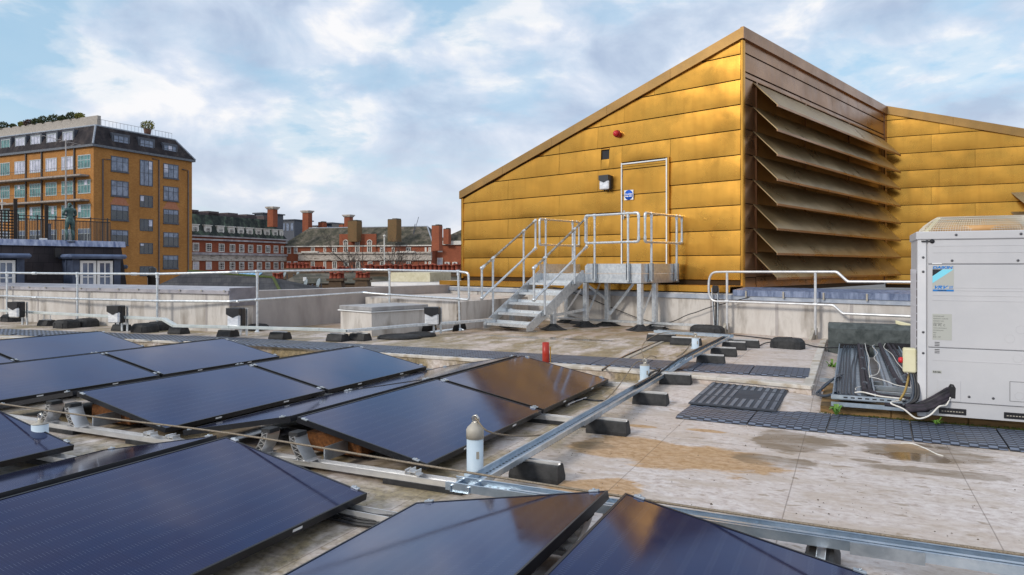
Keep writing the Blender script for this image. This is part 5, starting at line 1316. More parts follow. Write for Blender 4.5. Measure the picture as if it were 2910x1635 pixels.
# ---------------------------------------------------------------- cable and pipe bundle left of the unit
bt = thing('service_tray', 'wide perforated service tray packed with pipes left of the condenser unit', 'cable tray', ST(8, .2, 0))
tl = at(2365, 1132, .17); s0_, t0_ = tl.dot(RV), tl.dot(PV)
s1_ = at(2380, 985, .17).dot(RV)
tray([ST(s0_, t0_ + .19, .16), ST(s1_, t0_ + .19, .16)], .38, .05, bt, [M_perf, M_blu])
tray([ST(s0_ + .85, t0_ + .66, .162), ST(s1_, t0_ + .66, .162)], .36, .05, bt, [M_perf, M_blu])
mb = MB()
for zz_ in (.10, .17):
    mb.box(ST(s0_ - .03, t0_ - .01, zz_), PV * 1.15, RV * .004, ZUP * .042); mb.box(ST(s0_ - .03, t0_ - .01, zz_), PV * 1.15, RV * .045, ZUP * .003)
for k in range(16): mb.box(ST(s0_ - .0315, t0_ + .1 + k * .062, .185), PV * .035, RV * .001, ZUP * .012, 1)
for ss in (.42, .80): mb.box(ST(s0_ + ss, t0_ + .39, .15), PV * .75, RV * .06, ZUP * .045)
mb.box(ST(s0_ + 1.5, t0_ - .16, .10), PV * 1.5, RV * .045, ZUP * .04)
mb.build('cross_strut', [M_blu, M_black], bt)
def bpath(pts, r, m, label, nm_='service_cable', wob=.006):
    P = []
    for i, (s, t, z) in enumerate(pts): P.append(ST(s0_ + s, t0_ + t + rnd.uniform(-wob, wob), z))
    mb = MB(); mb.tube(spline(P, 5), r, 8); return single(mb, nm_, m, label, 'pipe' if nm_ == 'lagged_pipe' else 'cable', 'pipes and cables in the service tray')
Lf = s1_ - s0_
for k in range(6):
    t = .05 + .032 * k
    bpath([(Lf, t + .03, .19), (Lf * .8, t + (.05 if k > 3 else .0), .185), (Lf * .45, t, .185), (.5, t - .01, .185), (.12, t + .02, .19), (.02, t + .12, .20), (-.02, .5 + .04 * k, .19), (.0, 1.05, .18 - .01 * (k % 2))], .0085, M_cableb, 'blue grey cable in the service tray, %s from its left side' % ordn(k))
for k in range(2):
    bpath([(1.6, .05 + .03 * k, .19), (1.15, .0, .20), (.85 + .1 * k, -.10, .14), (.62, -.16 + .03 * k, .10), (.40 + .05 * k, -.06, .12), (.33, .05, .18)], .012, M_cableb, 'blue grey cable looping out over the left side of the service tray, %s of two' % ordn(k))
for k, (t, r) in enumerate(((.285, .026), (.33, .018), (.60, .028), (.72, .024), (.78, .018))):
    if t < .4: P = [(Lf, t + .0, .21), (Lf * .6, t, .20), (.7, t, .20), (.35, t + .02, .21), (.16, t + .12, .20), (.10, .7, .19), (.08, 1.1, .18)]
    else: P = [(Lf + .1, t - .02, .22), (Lf * .6, t, .21), (1.1, t + .03, .21), (.95, t + .12, .20), (.88, t + .30, .19), (.86, 1.15, .18)]
    bpath(P, r, M_ins, 'black lagged pipe in the service tray, %s from the left' % ordn(k), 'lagged_pipe')
for k in range(10):
    s_ = .8 + k * .38; t = (.30, .60, .72)[k % 3]
    mb = MB(); c = ST(s0_ + s_, t0_ + t, .202); mb.tube([c, c + RV * .05], .031, 10); single(mb, 'grey_tape', mat('tape_grey', (.10, .12, .15), None, .4) if k == 0 else bpy.data.materials['tape_grey'], 'band of grey tape on a lagged pipe in the service tray, %s from the camera' % ordn(k), 'tape', 'tape bands on the lagged pipes')
wires = [[(Lf, .37, .24), (Lf * .8, .36, .235), (Lf * .6, .375, .235), (Lf * .4, .36, .235), (1.1, .36, .24)],
         [(Lf * .97, .50, .235), (Lf * .9, .46, .24), (Lf * .75, .50, .235), (Lf * .6, .45, .24), (Lf * .45, .49, .24), (1.35, .42, .25), (1.2, .36, .24), (1.05, .42, .24), (.95, .52, .23), (.82, .62, .21), (.76, .9, .20), (.74, 1.1, .2)],
         [(Lf, .66, .25), (Lf * .86, .60, .25), (Lf * .7, .68, .25), (Lf * .5, .70, .25), (1.4, .76, .25), (1.1, .80, .25)],
         [(.55, .26, .22), (.42, .20, .22), (.30, .21, .22)],
         [(1.05, .86, .22), (.98, .93, .21), (.96, 1.12, .2)]]
for k, P in enumerate(wires): bpath(P, .0042, M_wcable, 'thin white wire wandering over the service tray, %s of five' % ordn(k), 'white_wire', .012)
# the bundle entering the unit
E0 = AC(.255, -.01, .22)
for k in range(7):
    r = (.020, .016, .022, .012, .012, .010, .014)[k]; off = .018 * (k - 3)
    P = [ST(s0_ + .02 * k - .02, t0_ + .45 + .03 * k, .15 + .012 * (k % 4)), ST(s0_ - .04 + .02 * k, t0_ + .85, .14 + .014 * (k % 4)), AC(-.10, -.10 + .012 * k, .045 + .018 * (k % 3)), AC(.06, -.10 + .014 * k, .07 + .016 * k * .6), AC(.18, -.06 + .006 * k, .13 + .014 * k), E0 + ZUP * off * .9 + RV * .02]
    mb = MB(); mb.tube(spline(P, 5), r, 8); single(mb, 'bundle_pipe', M_ins if k % 2 == 0 else M_cable, 'dark pipe of the bundle bending into the condenser unit, %s from below' % ordn(k), 'pipe', 'pipes entering the condenser unit')
P = [ST(s0_ + .12, t0_ + .20, .22), ST(s0_ + .08, t0_ + .27, .235), ST(s0_ + .0, t0_ + .42, .22), ST(s0_ - .02, t0_ + .62, .21), AC(-.22, -.08, .10), AC(-.12, -.13, .06), AC(-.02, -.15, -.01), AC(.08, -.14, .02), AC(.16, -.10, .10), AC(.22, -.05, .11), E0 - ZUP * .045]
mb = MB(); mb.tube(spline(P, 6), .0075, 8); single(mb, 'white_cable', M_wcable, 'thick white cable sagging below the dark bundle into the condenser unit', 'cable')
mb = MB(); mb.tube(spline([AC(-.05, .2, .35), AC(-.09, .1, .2), AC(-.14, .0, .12)], 5), .011, 8); single(mb, 'earth_cable', mat('earth_yellow', (.38, .26, .08), None, .6), 'yellowish earth cable hanging below the isolator box', 'cable')
for k in range(3):
    mb = MB(); mb.tube(spline([AC(-.05 + .02 * k, .05, .37), AC(-.035 + .02 * k, .0, .25), AC(-.05 + .02 * k, -.05, .14), AC(-.12, -.06, .08)], 5), .014, 8); single(mb, 'drop_cable', M_cable if k else M_cableb, 'cable dropping from the isolator box, %s of three' % ordn(k), 'cable', 'cables below the isolator box')

# fine grit and leaf crumbs blown over the deck
mb = MB()
for i in range(1500):
    if rnd.random() < .5: p = ST(rnd.uniform(2.2, 7.0), rnd.uniform(-1.9, 3.0), 0)
    else: p = ST(rnd.uniform(3.2, 9), rnd.gauss(-2.3, .3) if rnd.random() < .4 else rnd.uniform(-9, -2), 0)
    p.z = zlow(p.dot(RV), p.dot(PV)) + .001; r = rnd.uniform(.002, .006) * (2.0 if rnd.random() < .04 else 1); an = rnd.uniform(0, 6.28); u = Vector((math.cos(an), math.sin(an), 0)) * r; v = Vector((-u.y, u.x, 0)) * rnd.uniform(.4, 1)
    mb.add([p - u, p + v, p + u, p - v, p + ZUP * r * .8], [(0, 3, 4), (3, 2, 4), (2, 1, 4), (1, 0, 4)])
struct(mb, 'grit', mat('grit', (.05, .04, .03), (.16, .12, .08), .95, scale=30), 'stuff')

rope([at(1712, 1052, Z1 + .012), at(1773, 1014, Z1 + .012), at(1840, 985, Z1 + .012), at(1897, 962, Z1 + .012)], .013, 'surface_cable', M_cable, 'black cable laid straight across the far walkway towards the end of the tray', 'cable')
mb = MB(); a, b = at(1778, 1020, Z1 + .002), at(1892, 967, Z1 + .002); sd = (b - a).cross(ZUP).normalized() * .035; mb.box(a - sd, b - a, sd * 2, ZUP * .012); single(mb, 'cable_cover', M_cap, 'pale strip laid beside the black surface cable on the upper deck', 'cable cover')
wt = thing('wall_trunking', 'galvanised trunking on the deck along the plinth wall behind the stairs', 'cable tray', onl(12.8, 1700, 920))
tray([onl(12.85, 1500, 903), onl(12.85, 2010, 930)], .06, .05, wt, [M_galv, M_galv], True, 'trunking_run')
for k, x in enumerate((1640, 1870)):
    q = onl(12.85, x, 930); block((q.x, q.y, Z1), D1, D2, 'black rubber block under the trunking behind the stairs, %s one' % ('left' if k == 0 else 'right'), h=.07, L=.3)
# ---------------------------------------------------------------- city: materials
def brickmat(name, c1, c2, mortar, row=.075):
    m = bpy.data.materials.new(name); m.use_nodes = True; t = m.node_tree; b = t.nodes['Principled BSDF']
    pos = N(t, 'ShaderNodeNewGeometry').outputs['Position']; v = mapping(t, pos, rot=(0, 0, TH)); s = N(t, 'ShaderNodeSeparateXYZ'); t.links.new(v, s.inputs[0])
    cb = N(t, 'ShaderNodeCombineXYZ'); t.links.new(math_(t, 'ADD', s.outputs[0], s.outputs[1]), cb.inputs[0]); t.links.new(s.outputs[2], cb.inputs[1])
    br = N(t, 'ShaderNodeTexBrick'); t.links.new(cb.outputs[0], br.inputs['Vector']); br.inputs['Scale'].default_value = 1.0
    br.inputs['Brick Width'].default_value = .225; br.inputs['Row Height'].default_value = row; br.inputs['Mortar Size'].default_value = .006
    br.inputs['Color1'].default_value = (*c1, 1); br.inputs['Color2'].default_value = (*c2, 1); br.inputs['Mortar'].default_value = (*mortar, 1)
    n = noise(t, mapping(t, pos, (1, 1, .4)), .45, 6, .65, .4); n2 = noise(t, mapping(t, pos, (1, 1, 3)), 1.6, 4, .6)
    c = mixc(t, math_(t, 'MULTIPLY', ramp(t, n, ((.38, 0), (.66, 1))), .5), br.outputs['Color'], [k * .62 for k in c1])
    c = mixc(t, math_(t, 'MULTIPLY', ramp(t, n2, ((.55, 0), (.7, 1))), .25), c, [k * 1.25 for k in c2])
    t.links.new(c, b.inputs['Base Color']); b.inputs['Roughness'].default_value = .85
    return m
M_ybr = brickmat('yellow_brick', (.38, .155, .030), (.50, .23, .055), (.34, .18, .07))
M_rbr = brickmat('red_brick', (.24, .052, .022), (.34, .085, .032), (.22, .09, .05))
M_rbr2 = brickmat('bright_red_brick', (.27, .068, .030), (.36, .10, .042), (.24, .10, .06))
M_stone = mat('stained_stone', (.20, .17, .14), (.55, .50, .45), .8, scale=.9, c3=(.34, .30, .26), stretch=(1, 1, 3))
def slatemat(name, c1, c2, c3, row=.22):
    m = mat(name, c1, c2, .85, spec=.25, scale=.8, c3=c3, stretch=(1, 1, .5)); t = m.node_tree; b = t.nodes['Principled BSDF']
    pos = N(t, 'ShaderNodeNewGeometry').outputs['Position']; v = mapping(t, pos, rot=(0, 0, TH)); s = N(t, 'ShaderNodeSeparateXYZ'); t.links.new(v, s.inputs[0])
    cb = N(t, 'ShaderNodeCombineXYZ'); t.links.new(math_(t, 'ADD', s.outputs[0], s.outputs[1]), cb.inputs[0]); t.links.new(s.outputs[2], cb.inputs[1])
    br = N(t, 'ShaderNodeTexBrick'); t.links.new(cb.outputs[0], br.inputs['Vector']); br.inputs['Scale'].default_value = 1.0
    br.inputs['Brick Width'].default_value = row * 1.3; br.inputs['Row Height'].default_value = row; br.inputs['Mortar Size'].default_value = .006
    br.inputs['Color1'].default_value = (.75, .75, .78, 1); br.inputs['Color2'].default_value = (1.15, 1.1, 1.1, 1); br.inputs['Mortar'].default_value = (.35, .35, .38, 1)
    old = b.inputs['Base Color'].links[0].from_socket
    t.links.new(mixc(t, 1.0, old, br.outputs['Color'], 'MULTIPLY'), b.inputs['Base Color']); return m
M_slate = slatemat('grey_slate', (.020, .018, .022), (.036, .031, .034), (.062, .052, .050))
M_slateg = slatemat('mossy_slate', (.045, .047, .032), (.095, .088, .062), (.16, .14, .11), .3)
M_slated = slatemat('dark_green_slate', (.018, .026, .026), (.04, .05, .045), (.10, .14, .10), .3)
M_winf = mat('grey_window_frame', (.055, .065, .085), (.09, .10, .13), .5)
M_winw = mat('white_window_frame', (.58, .55, .50), (.74, .72, .68), .55, scale=2)
def glass(name, c, r=.06, c2=None):
    m = mat(name, c, c2, r, scale=1.3, spec=.9); return m
M_gdark = glass('dark_glass', (.008, .012, .02), .05, (.03, .04, .055)); M_gblue = glass('blue_glass', (.05, .08, .15), .08, (.22, .27, .38))
M_gteal = glass('teal_blind_glass', (.02, .10, .10), .15, (.08, .26, .25)); M_gpale = glass('pale_glass', (.30, .32, .42), .10, (.66, .66, .78))  # pale panes carry a painted bright sky reflection; blinds use it too
def window(par, org, r, w_, h_, nx, nz, fm, gm, out, fr=.06, bar=.035, name='window', lintel=None):
    r = r.normalized(); o = org - r * w_ / 2
    mb = MB(); D = out * .05
    mb.box(o, r * w_, D, ZUP * fr); mb.box(o + ZUP * (h_ - fr), r * w_, D, ZUP * fr); mb.box(o + ZUP * fr, r * fr, D, ZUP * (h_ - 2 * fr)); mb.box(o + r * (w_ - fr) + ZUP * fr, r * fr, D, ZUP * (h_ - 2 * fr))
    for i in range(1, nx): mb.box(o + r * (w_ * i / nx - bar / 2) + ZUP * fr, r * bar, D * .8, ZUP * (h_ - 2 * fr))
    zs_ = nz if isinstance(nz, (list, tuple)) else [i / nz for i in range(1, nz)]
    for f in zs_: mb.box(o + r * fr + ZUP * (h_ * f - bar / 2), r * (w_ - 2 * fr), D * .7, ZUP * bar)
    f_ = mb.build(name, fm, par)
    mb = MB(); mb.box(o + r * fr * .5 + ZUP * fr * .5, r * (w_ - fr), out * .012, ZUP * (h_ - fr)); mb.build('pane', gm, f_)
    if gm is M_gdark and isinstance(nz, (list, tuple)) and nz and w_ > 1:
        mb = MB(); f0 = nz[-1]; mb.box(o + r * fr + ZUP * (h_ * f0), r * (w_ - 2 * fr), out * .018, ZUP * (h_ * (1 - f0) - fr)); mb.build('top_pane', M_gblue, f_)
    elif nx > 1 and rnd.random() < .35:
        i = rnd.randrange(nx); k0 = rnd.uniform(.35, .75); mb = MB(); mb.box(o + r * (w_ * i / nx + fr * .5) + ZUP * (h_ * k0), r * (w_ / nx - fr), out * .018, ZUP * (h_ * (1 - k0) - fr)); mb.build('blind', M_gpale, f_)
    return f_
# ---------------------------------------------------------------- yellow brick office block
BX, BY = -.5828 * 95, 95.0
B0 = Vector((BX, BY, 0)); LP = -PV
by = thing('office_block', 'tall yellow brick office block with grey mansard roof and rooftop planters at left', 'building', (BX, BY, -17))
def bR(x, y, off=0):   # pixel on the right hand face
    u = (x - 1455) / F; t_ = (BX - u * BY) / (u * RV.y - RV.x); Y = BY + RV.y * t_; return t_, ZC + (HY - y) / F * Y
def bL(x, y):
    u = (x - 1455) / F; t_ = (BX - u * BY) / (u * LP.y - LP.x); Y = BY + LP.y * t_; return t_, ZC + (HY - y) / F * Y
NR = PV.copy(); NLf = -RV      # outward normals of the right and left faces
ZE = 17.35; LR, LL = 15.7, 42.0
mb = MB(); mb.box(B0 + ZUP * -17, RV * LR, LP * LL, ZUP * (17 + ZE)); mb.build('wall', M_ybr, by)
zt2 = 20.35; i1, i2 = 1.5, 2.9
c = [B0 + NR * .35 + NLf * .35, B0 + RV * (LR + .35) + NR * .35, B0 + RV * (LR + .35) + LP * LL, B0 + NLf * .35 + LP * LL]
d = [B0 + RV * .9 + LP * .9, B0 + RV * (LR - 2.3) + LP * .9, B0 + RV * (LR - 2.3) + LP * (LL - 1), B0 + RV * .9 + LP * (LL - 1)]
mb = MB(); vs = [p + ZUP * (ZE + .25) for p in c] + [p + ZUP * zt2 for p in d]
mb.add(vs, [(0, 1, 5, 4), (1, 2, 6, 5), (2, 3, 7, 6), (3, 0, 4, 7), (4, 5, 6, 7)]); mb.build('mansard_roof', M_slate, by)
mb = MB(); mb.box(c[0] - LP * 0 + ZUP * (ZE - .05), c[1] - c[0], c[3] - c[0], ZUP * .30); mb.build('eaves', mat('lead_grey', (.09, .10, .12), (.15, .165, .19), .5), by)
mb = MB()
def hipbar(p, q, r_=.13): mb.tube([p, q], r_, 6)
hipbar(vs[0], vs[4]); hipbar(vs[1], vs[5]); hipbar(vs[4], vs[5]); hipbar(vs[4], vs[7]); mb.build('lead_flashing', mat('lead_pale', (.22, .25, .30), (.36, .39, .44), .5), by)
for (x0, x1, y0, y1) in ((315, 365, 446, 488), (315, 365, 514.5, 558), (315, 365, 584, 626), (315, 364, 654, 696), (464, 507, 467, 507), (464, 507, 531, 571), (464, 507, 596, 635), (464, 507, 661, 700), (463, 506, 726, 763)):
    ta, _ = bR(x0, y0); tb, _ = bR(x1, y0); tm = (ta + tb) / 2; _, za = bR((x0 + x1) / 2, y1); _, zb = bR((x0 + x1) / 2, y0)
    window(by, B0 + RV * tm + NR * .005 + ZUP * za, RV, tb - ta, zb - za, 3, [.64], M_winf, M_gblue if y0 < 580 else M_gdark, NR, .10, .065)
    mb = MB(); mb.box(B0 + RV * (ta - .05) + NR * .005 + ZUP * (za - .14), RV * (tb - ta + .1), NR * .12, ZUP * .13); mb.build('window_sill', M_winf, by)
for (y0, y1) in ((456, 529), (556, 590), (623, 657), (691, 722), (757, 785)):
    ta, _ = bR(397, y0); tb, _ = bR(434, y0); _, za = bR(415, y1); _, zb = bR(415, y0)
    window(by, B0 + RV * (ta + tb) / 2 + NR * .005 + ZUP * za, RV, tb - ta, zb - za, 3, [.5] if y0 == 456 else [], M_winf, M_gblue if y0 == 456 else M_gdark, NR, .10, .065)
for (x0, x1, y0, y1) in ((323, 366, 386, 420), (398, 437, 398, 432), (466, 502, 413, 445)):
    ta, _ = bR(x0, y1); tb, _ = bR(x1, y1); _, za = bR((x0 + x1) / 2, y1); _, zb = bR((x0 + x1) / 2, y0); tm = (ta + tb) / 2; ww = (tb - ta)
    mb = MB(); q = B0 + RV * (tm - ww / 2 - .2) - NR * .05 + ZUP * (za - .1); mb.box(q, RV * (ww + .4), -NR * 2.2, ZUP * (zb - za + .35)); dm = mb.build('dormer', M_winf, by)
    window(dm, B0 + RV * tm - NR * .045 + ZUP * za, RV, ww, zb - za, 3, [.62], M_winf, M_gblue, NR, .10, .065) if False else None
    window(by, B0 + RV * tm - NR * .045 + ZUP * za, RV, ww, zb - za, 3, [.62], M_winf, M_gblue, NR, .10, .065)
for (x0, y0) in ((360, 584), (507, 596)):       # patched arches of redder brick over two windows
    t_, z_ = bR(x0 - 20, y0); mb = MB(); pts = [B0 + NR * .004 + RV * (t_ + 1.5 * math.cos(i / 10 * math.pi) * (1 if i in (0, 10) else .8)) + ZUP * (z_ + .05 + 1.25 * math.sin(i / 10 * math.pi)) for i in range(11)]
    mb.prism(pts, NR * .012); mb.build('brick_patch', mat('salmon_brick', (.40, .15, .08), (.46, .20, .11), .9), by)
# left face
lc = [(783, 910), (618, 735), (460, 572), (300, 412), (148, 260), (5, 100), (-150, -60), (-310, -225)]
rowz = [bL(240, 300 + q / 3.529)[1] for q in (495, 632, 745, 885, 990, 1130, 1235, 1370, 1480, 1600)]
for ci, (x0, x1) in enumerate(lc):
    ta = bL(x1 / 3.529, 500)[0]; tb = bL(x0 / 3.529, 500)[0]
    for k in range(5):
        zb, za = rowz[2 * k], rowz[2 * k + 1]; gm = (M_gpale if 0 < ci < 5 else M_gteal) if k == 0 else (M_gteal if k < 3 else M_gdark)  # pale top row: white sky reflection put into the pane colour
        window(by, B0 + LP * (ta + tb) / 2 + NLf * .005 + ZUP * za, -LP, tb - ta, zb - za, 4 if k else 4, [.62] if ci == 0 or k else [], mat('pale_window_frame', (.36, .40, .42), (.50, .54, .54), .5) if ci + k == 0 else bpy.data.materials['pale_window_frame'], gm, NLf, .10, .07)
for i, (x0, x1) in enumerate(((625, 725), (465, 560), (305, 400), (150, 245), (5, 95), (-140, -50))):
    ta = bL(x1 / 3.529, 410)[0]; tb = bL(x0 / 3.529, 410)[0]; za, zb = ZE + .55, ZE + 2.35; ww = tb - ta
    mb = MB(); mb.box(B0 + LP * (ta - .22) - NLf * .10 + ZUP * (za - .15), LP * (ww + .44), -NLf * 2.0, ZUP * (zb - za + .4)); mb.build('dormer', M_winf, by)
    window(by, B0 + LP * (ta + tb) / 2 - NLf * .095 + ZUP * za, -LP, ww, zb - za, 3, [], bpy.data.materials['pale_window_frame'], M_gpale if i < 4 else M_gteal, NLf, .10, .07)  # pale dormer panes, sky reflection painted in as well
M_ppot = mat('down_pipe', (.10, .09, .09), None, .6)
for x in (266 / 3.529, 425 / 3.529, 752 / 3.529):
    t_ = bL(x, 500)[0]; mb = MB(); mb.tube([B0 + LP * t_ + NLf * .12 + ZUP * -17, B0 + LP * t_ + NLf * .12 + ZUP * (ZE)], .11, 8); mb.build('downpipe', M_ppot, by)
for x, y0 in ((1028 / 3.529, 452), (1590 / 3.529, 455), (1883 / 3.529, 485)):
    t_, z_ = bR(x, y0); mb = MB(); mb.tube([B0 + RV * t_ + NR * .1 + ZUP * -17, B0 + RV * t_ + NR * .1 + ZUP * z_, B0 + RV * (t_ + 1.1 * (1 if x < 400 else -1)) + NR * .1 + ZUP * (z_ + .05)], .07, 8); mb.build('downpipe', M_winf, by)
for zr in (499, 569):     # walkway balconies
    z_ = bL(256, zr)[1]; mb = MB(); mb.box(B0 + LP * .9 + NLf * .02 + ZUP * (z_ - .12), LP * (LL - 2), NLf * 1.25, ZUP * .22); mb.build('balcony_slab', mat('balcony_concrete', (.22, .19, .17), (.42, .36, .32), .8), by)
    mb = MB(); y_ = B0 + LP * .9 + NLf * 1.22 + ZUP * (z_ + .1)
    mb.tube([y_ + ZUP * 1.0, y_ + ZUP * 1.0 + LP * (LL - 2)], .02, 4)
    for k in range(90): mb.tube([y_ + LP * k * .44, y_ + LP * k * .44 + ZUP * 1.0], .012, 3, cap=False)
    mb.build('balcony_railing', M_ppot, by)
# roof terrace
tw = B0 + RV * 2.2 + LP * 2.4 + ZUP * (zt2 + .01)
mb = MB(); mb.box(tw, LP * 30, RV * .5, ZUP * 1.7); mb.build('planter_wall', mat('grey_render', (.34, .31, .28), (.44, .40, .36), .85), by)
mb = MB(); mb.box(tw - RV * .5 + LP * 2.6, LP * 30, RV * .4, ZUP * .35); mb.build('roof_light', M_winw, by)
mb = MB()
for k in range(22):
    p = B0 + RV * (1.5 + k * .56) + LP * 1.4 + ZUP * zt2; mb.tube([p, p + ZUP * 1.0], .018, 4)
mb.tube([B0 + RV * 1.5 + LP * 1.4 + ZUP * (zt2 + 1.0), B0 + RV * 13.3 + LP * 1.4 + ZUP * (zt2 + 1.0)], .022, 4); mb.build('roof_railing', M_ppot, by)
M_leaf = mat('shrub_leaf', (.018, .032, .012), (.06, .075, .018), .7, scale=2.5, c3=(.035, .05, .018)); M_leafr = mat('shrub_leaf_red', (.05, .022, .018), (.10, .05, .03), .7, scale=3); M_leafy = mat('shrub_leaf_yellow', (.12, .13, .02), (.22, .20, .03), .7, scale=3); M_bark = mat('bark', (.035, .028, .024), (.08, .065, .055), .9, scale=8)
def shrub(p, r, label, m, n=420, sz=.10, squash=.75, grp='shrubs in the rooftop planters', name='shrub'):
    p = Vector(p); o = thing(name, label, 'shrub', p, group=grp); mb = MB()
    for i in range(n):
        d = Vector((rnd.gauss(0, 1), rnd.gauss(0, 1), rnd.gauss(0, 1))).normalized() * r * rnd.uniform(.45, 1.0) ** .6
        q = p + Vector((d.x, d.y, d.z * squash + r * squash * 1.0)); q += Vector((rnd.uniform(-1, 1), rnd.uniform(-1, 1), rnd.uniform(-1, 1))) * r * .12
        a = Vector((rnd.gauss(0, 1), rnd.gauss(0, 1), rnd.gauss(0, 1))).normalized() * sz * rnd.uniform(.6, 1.5); b_ = a.orthogonal().normalized() * sz * rnd.uniform(.5, 1)
        mb.add([q - a, q + b_, q + a, q - b_], [(0, 1, 2, 3)])
    mb.build('foliage', m, o); mb = MB()
    for k in range(3): mb.tube([p + Vector((.05 * k, 0, 0)), p + Vector((rnd.uniform(-.4, .4) * r, rnd.uniform(-.4, .4) * r, r * .8))], .03, 5)
    mb.build('stem', M_bark, o)
for k, (x, m, r) in enumerate(((10, M_leaf, .95), (38, M_leaf, .55), (63, M_leafy, .65), (82, M_leafr, .8), (104, M_leaf, .8), (126, M_leaf, .95), (156, M_leaf, .95), (180, M_leaf, .7), (206, M_leaf, .95), (227, M_leafy, .75))):
    u = (x - 1455) / F; t_ = (tw.x + RV.x * .3 - u * (tw.y + RV.y * .3)) / (u * LP.y - LP.x); q = tw + RV * .25 + LP * t_ + ZUP * 1.55
    shrub(q, r * .82, 'clipped rooftop shrub on the office block, %s from the left picture edge' % ordn(k), m)
q = B0 + RV * 9.3 + LP * 1.6 + ZUP * zt2; shrub(q + ZUP * .8, .95, 'single yellow green rooftop shrub in a pot on the right side of the office block', M_leafy)
mb = MB(); mb.lathe(q, ((.4, 0), (.55, .95)), 10); single(mb, 'plant_pot', mat('pot_brown', (.12, .06, .04), None, .8), 'brown plant pot on the office block roof', 'plant pot')
# ---------------------------------------------------------------- slate mansard with dormers, left foreground city
MD = Vector((.65, .76, 0)).normalized(); MN = Vector((.76, -.65, 0)).normalized(); M0 = Vector((-.581 * 22, 22, 0))
def mF(x):
    u = (x - 1455) / F; return (M0.x - u * M0.y) / (u * MD.y - MD.x)
ms = thing('mansard_house', 'dark slate mansard house top with white dormer windows and lead ridge at left', 'building', M0 - ZUP * 17)
mt0, mt1 = mF(-330), mF(398)
zr = 2.20; zbm = -2.2; back = 3.2; sb = 1.0; sbe = .2
c = [M0 + MD * mt0, M0 + MD * mt1, M0 + MD * mt1 - MN * (back + 2), M0 + MD * mt0 - MN * (back + 2)]
d = [M0 + MD * mt0 - MN * sb, M0 + MD * (mt1 - sbe) - MN * sb, M0 + MD * (mt1 - sbe) - MN * back, M0 + MD * mt0 - MN * back]
mb = MB(); vs = [p + ZUP * zbm for p in c] + [p + ZUP * zr for p in d]; mb.add(vs, [(0, 1, 5, 4), (1, 2, 6, 5), (2, 3, 7, 6), (3, 0, 4, 7), (4, 5, 6, 7)]); mb.build('slate_roof', slatemat('mansard_slate', (.026, .023, .027), (.042, .036, .040), (.066, .057, .060), .26), ms)
mb = MB(); mb.box(M0 + MD * mt0 + ZUP * -17, MD * (mt1 - mt0), -MN * (back + 2), ZUP * (17 + zbm)); mb.build('wall', M_rbr, ms)
mb = MB(); p, q = M0 + MD * mt0 - MN * (sb - .10), M0 + MD * (mt1 - sbe + .12) - MN * (sb - .10)
mb.prism([p + ZUP * (zr - .13), p - MN * .06 + ZUP * (zr + .05), p - MN * .5 + ZUP * (zr + .07), p - MN * .4 + ZUP * (zr - .13)], q - p); mb.build('lead_ridge', mat('ridge_lead', sr(90, 104, 142), sr(176, 184, 206), .5, .1, scale=3, stretch=(2.5, 2.5, .3)), ms)
M_dorm = mat('dormer_lead', sr(44, 54, 76), sr(70, 82, 106), .55, scale=3)
def mdorm(x0, x1, side=False):
    ta, tb = mF(x0), mF(x1); za, zb = .70, 1.62
    o = M0 + MN * .0
    mb = MB(); mb.box(o + MD * (ta - .22) + ZUP * (za - .3) - MN * .5, MD * (tb - ta + .44), -MN * 1.2, ZUP * (zb - za + .35)); mb.box(o + MD * (ta - .20) + ZUP * (za - .3) - MN * .02, MD * .19, -MN * .48, ZUP * (zb - za + .34)); mb.box(o + MD * (tb + .01) + ZUP * (za - .3) - MN * .02, MD * .19, -MN * .48, ZUP * (zb - za + .34)); dm = mb.build('dormer', M_dorm, ms)
    mb = MB(); mb.box(o + MD * (ta - .34) + ZUP * (zb + .055) + MN * .16, MD * (tb - ta + .68), -MN * 1.7, ZUP * .14, bev=.05); mb.build('dormer_roof', mat('dormer_cap', sr(62, 78, 108), sr(96, 110, 140), .5, .0, scale=3), dm)
    mid = (ta + tb) / 2
    for s_ in (-1, 1):
        w_ = (tb - ta) / 2 - .03
        window(dm, o + MD * (mid + s_ * (w_ / 2 + .015)) + ZUP * (za) - MN * .10, MD, w_, zb - za, 2, [.42], M_winw, M_gblue, MN, .13, .035, 'casement') if False else window(ms, o + MD * (mid + s_ * (w_ / 2 + .015)) + ZUP * za - MN * .10, MD, w_, zb - za, 2, [.46], M_white, M_gblue, MN, .075, .03, 'casement_window')
mdorm(228, 324); mdorm(-66, 47)
p = M0 + MD * (mt1 - .55) - MN * 1.9; mb = MB(); mb.box(p + ZUP * .2, MD * .75, -MN * 1.2, ZUP * 1.15); mb.box(p - MD * .1 + MN * .1 + ZUP * 1.36, MD * 1.0, -MN * 1.4, ZUP * .14, bev=.04); mb.build('side_dormer', M_dorm, ms)
p = M0 + MD * mF(178) - MN * .78 + ZUP * 1.72; mb = MB(); mb.box(p, MD * .16, MN * .14, ZUP * .28); mb.build('roof_vent', M_black, ms)
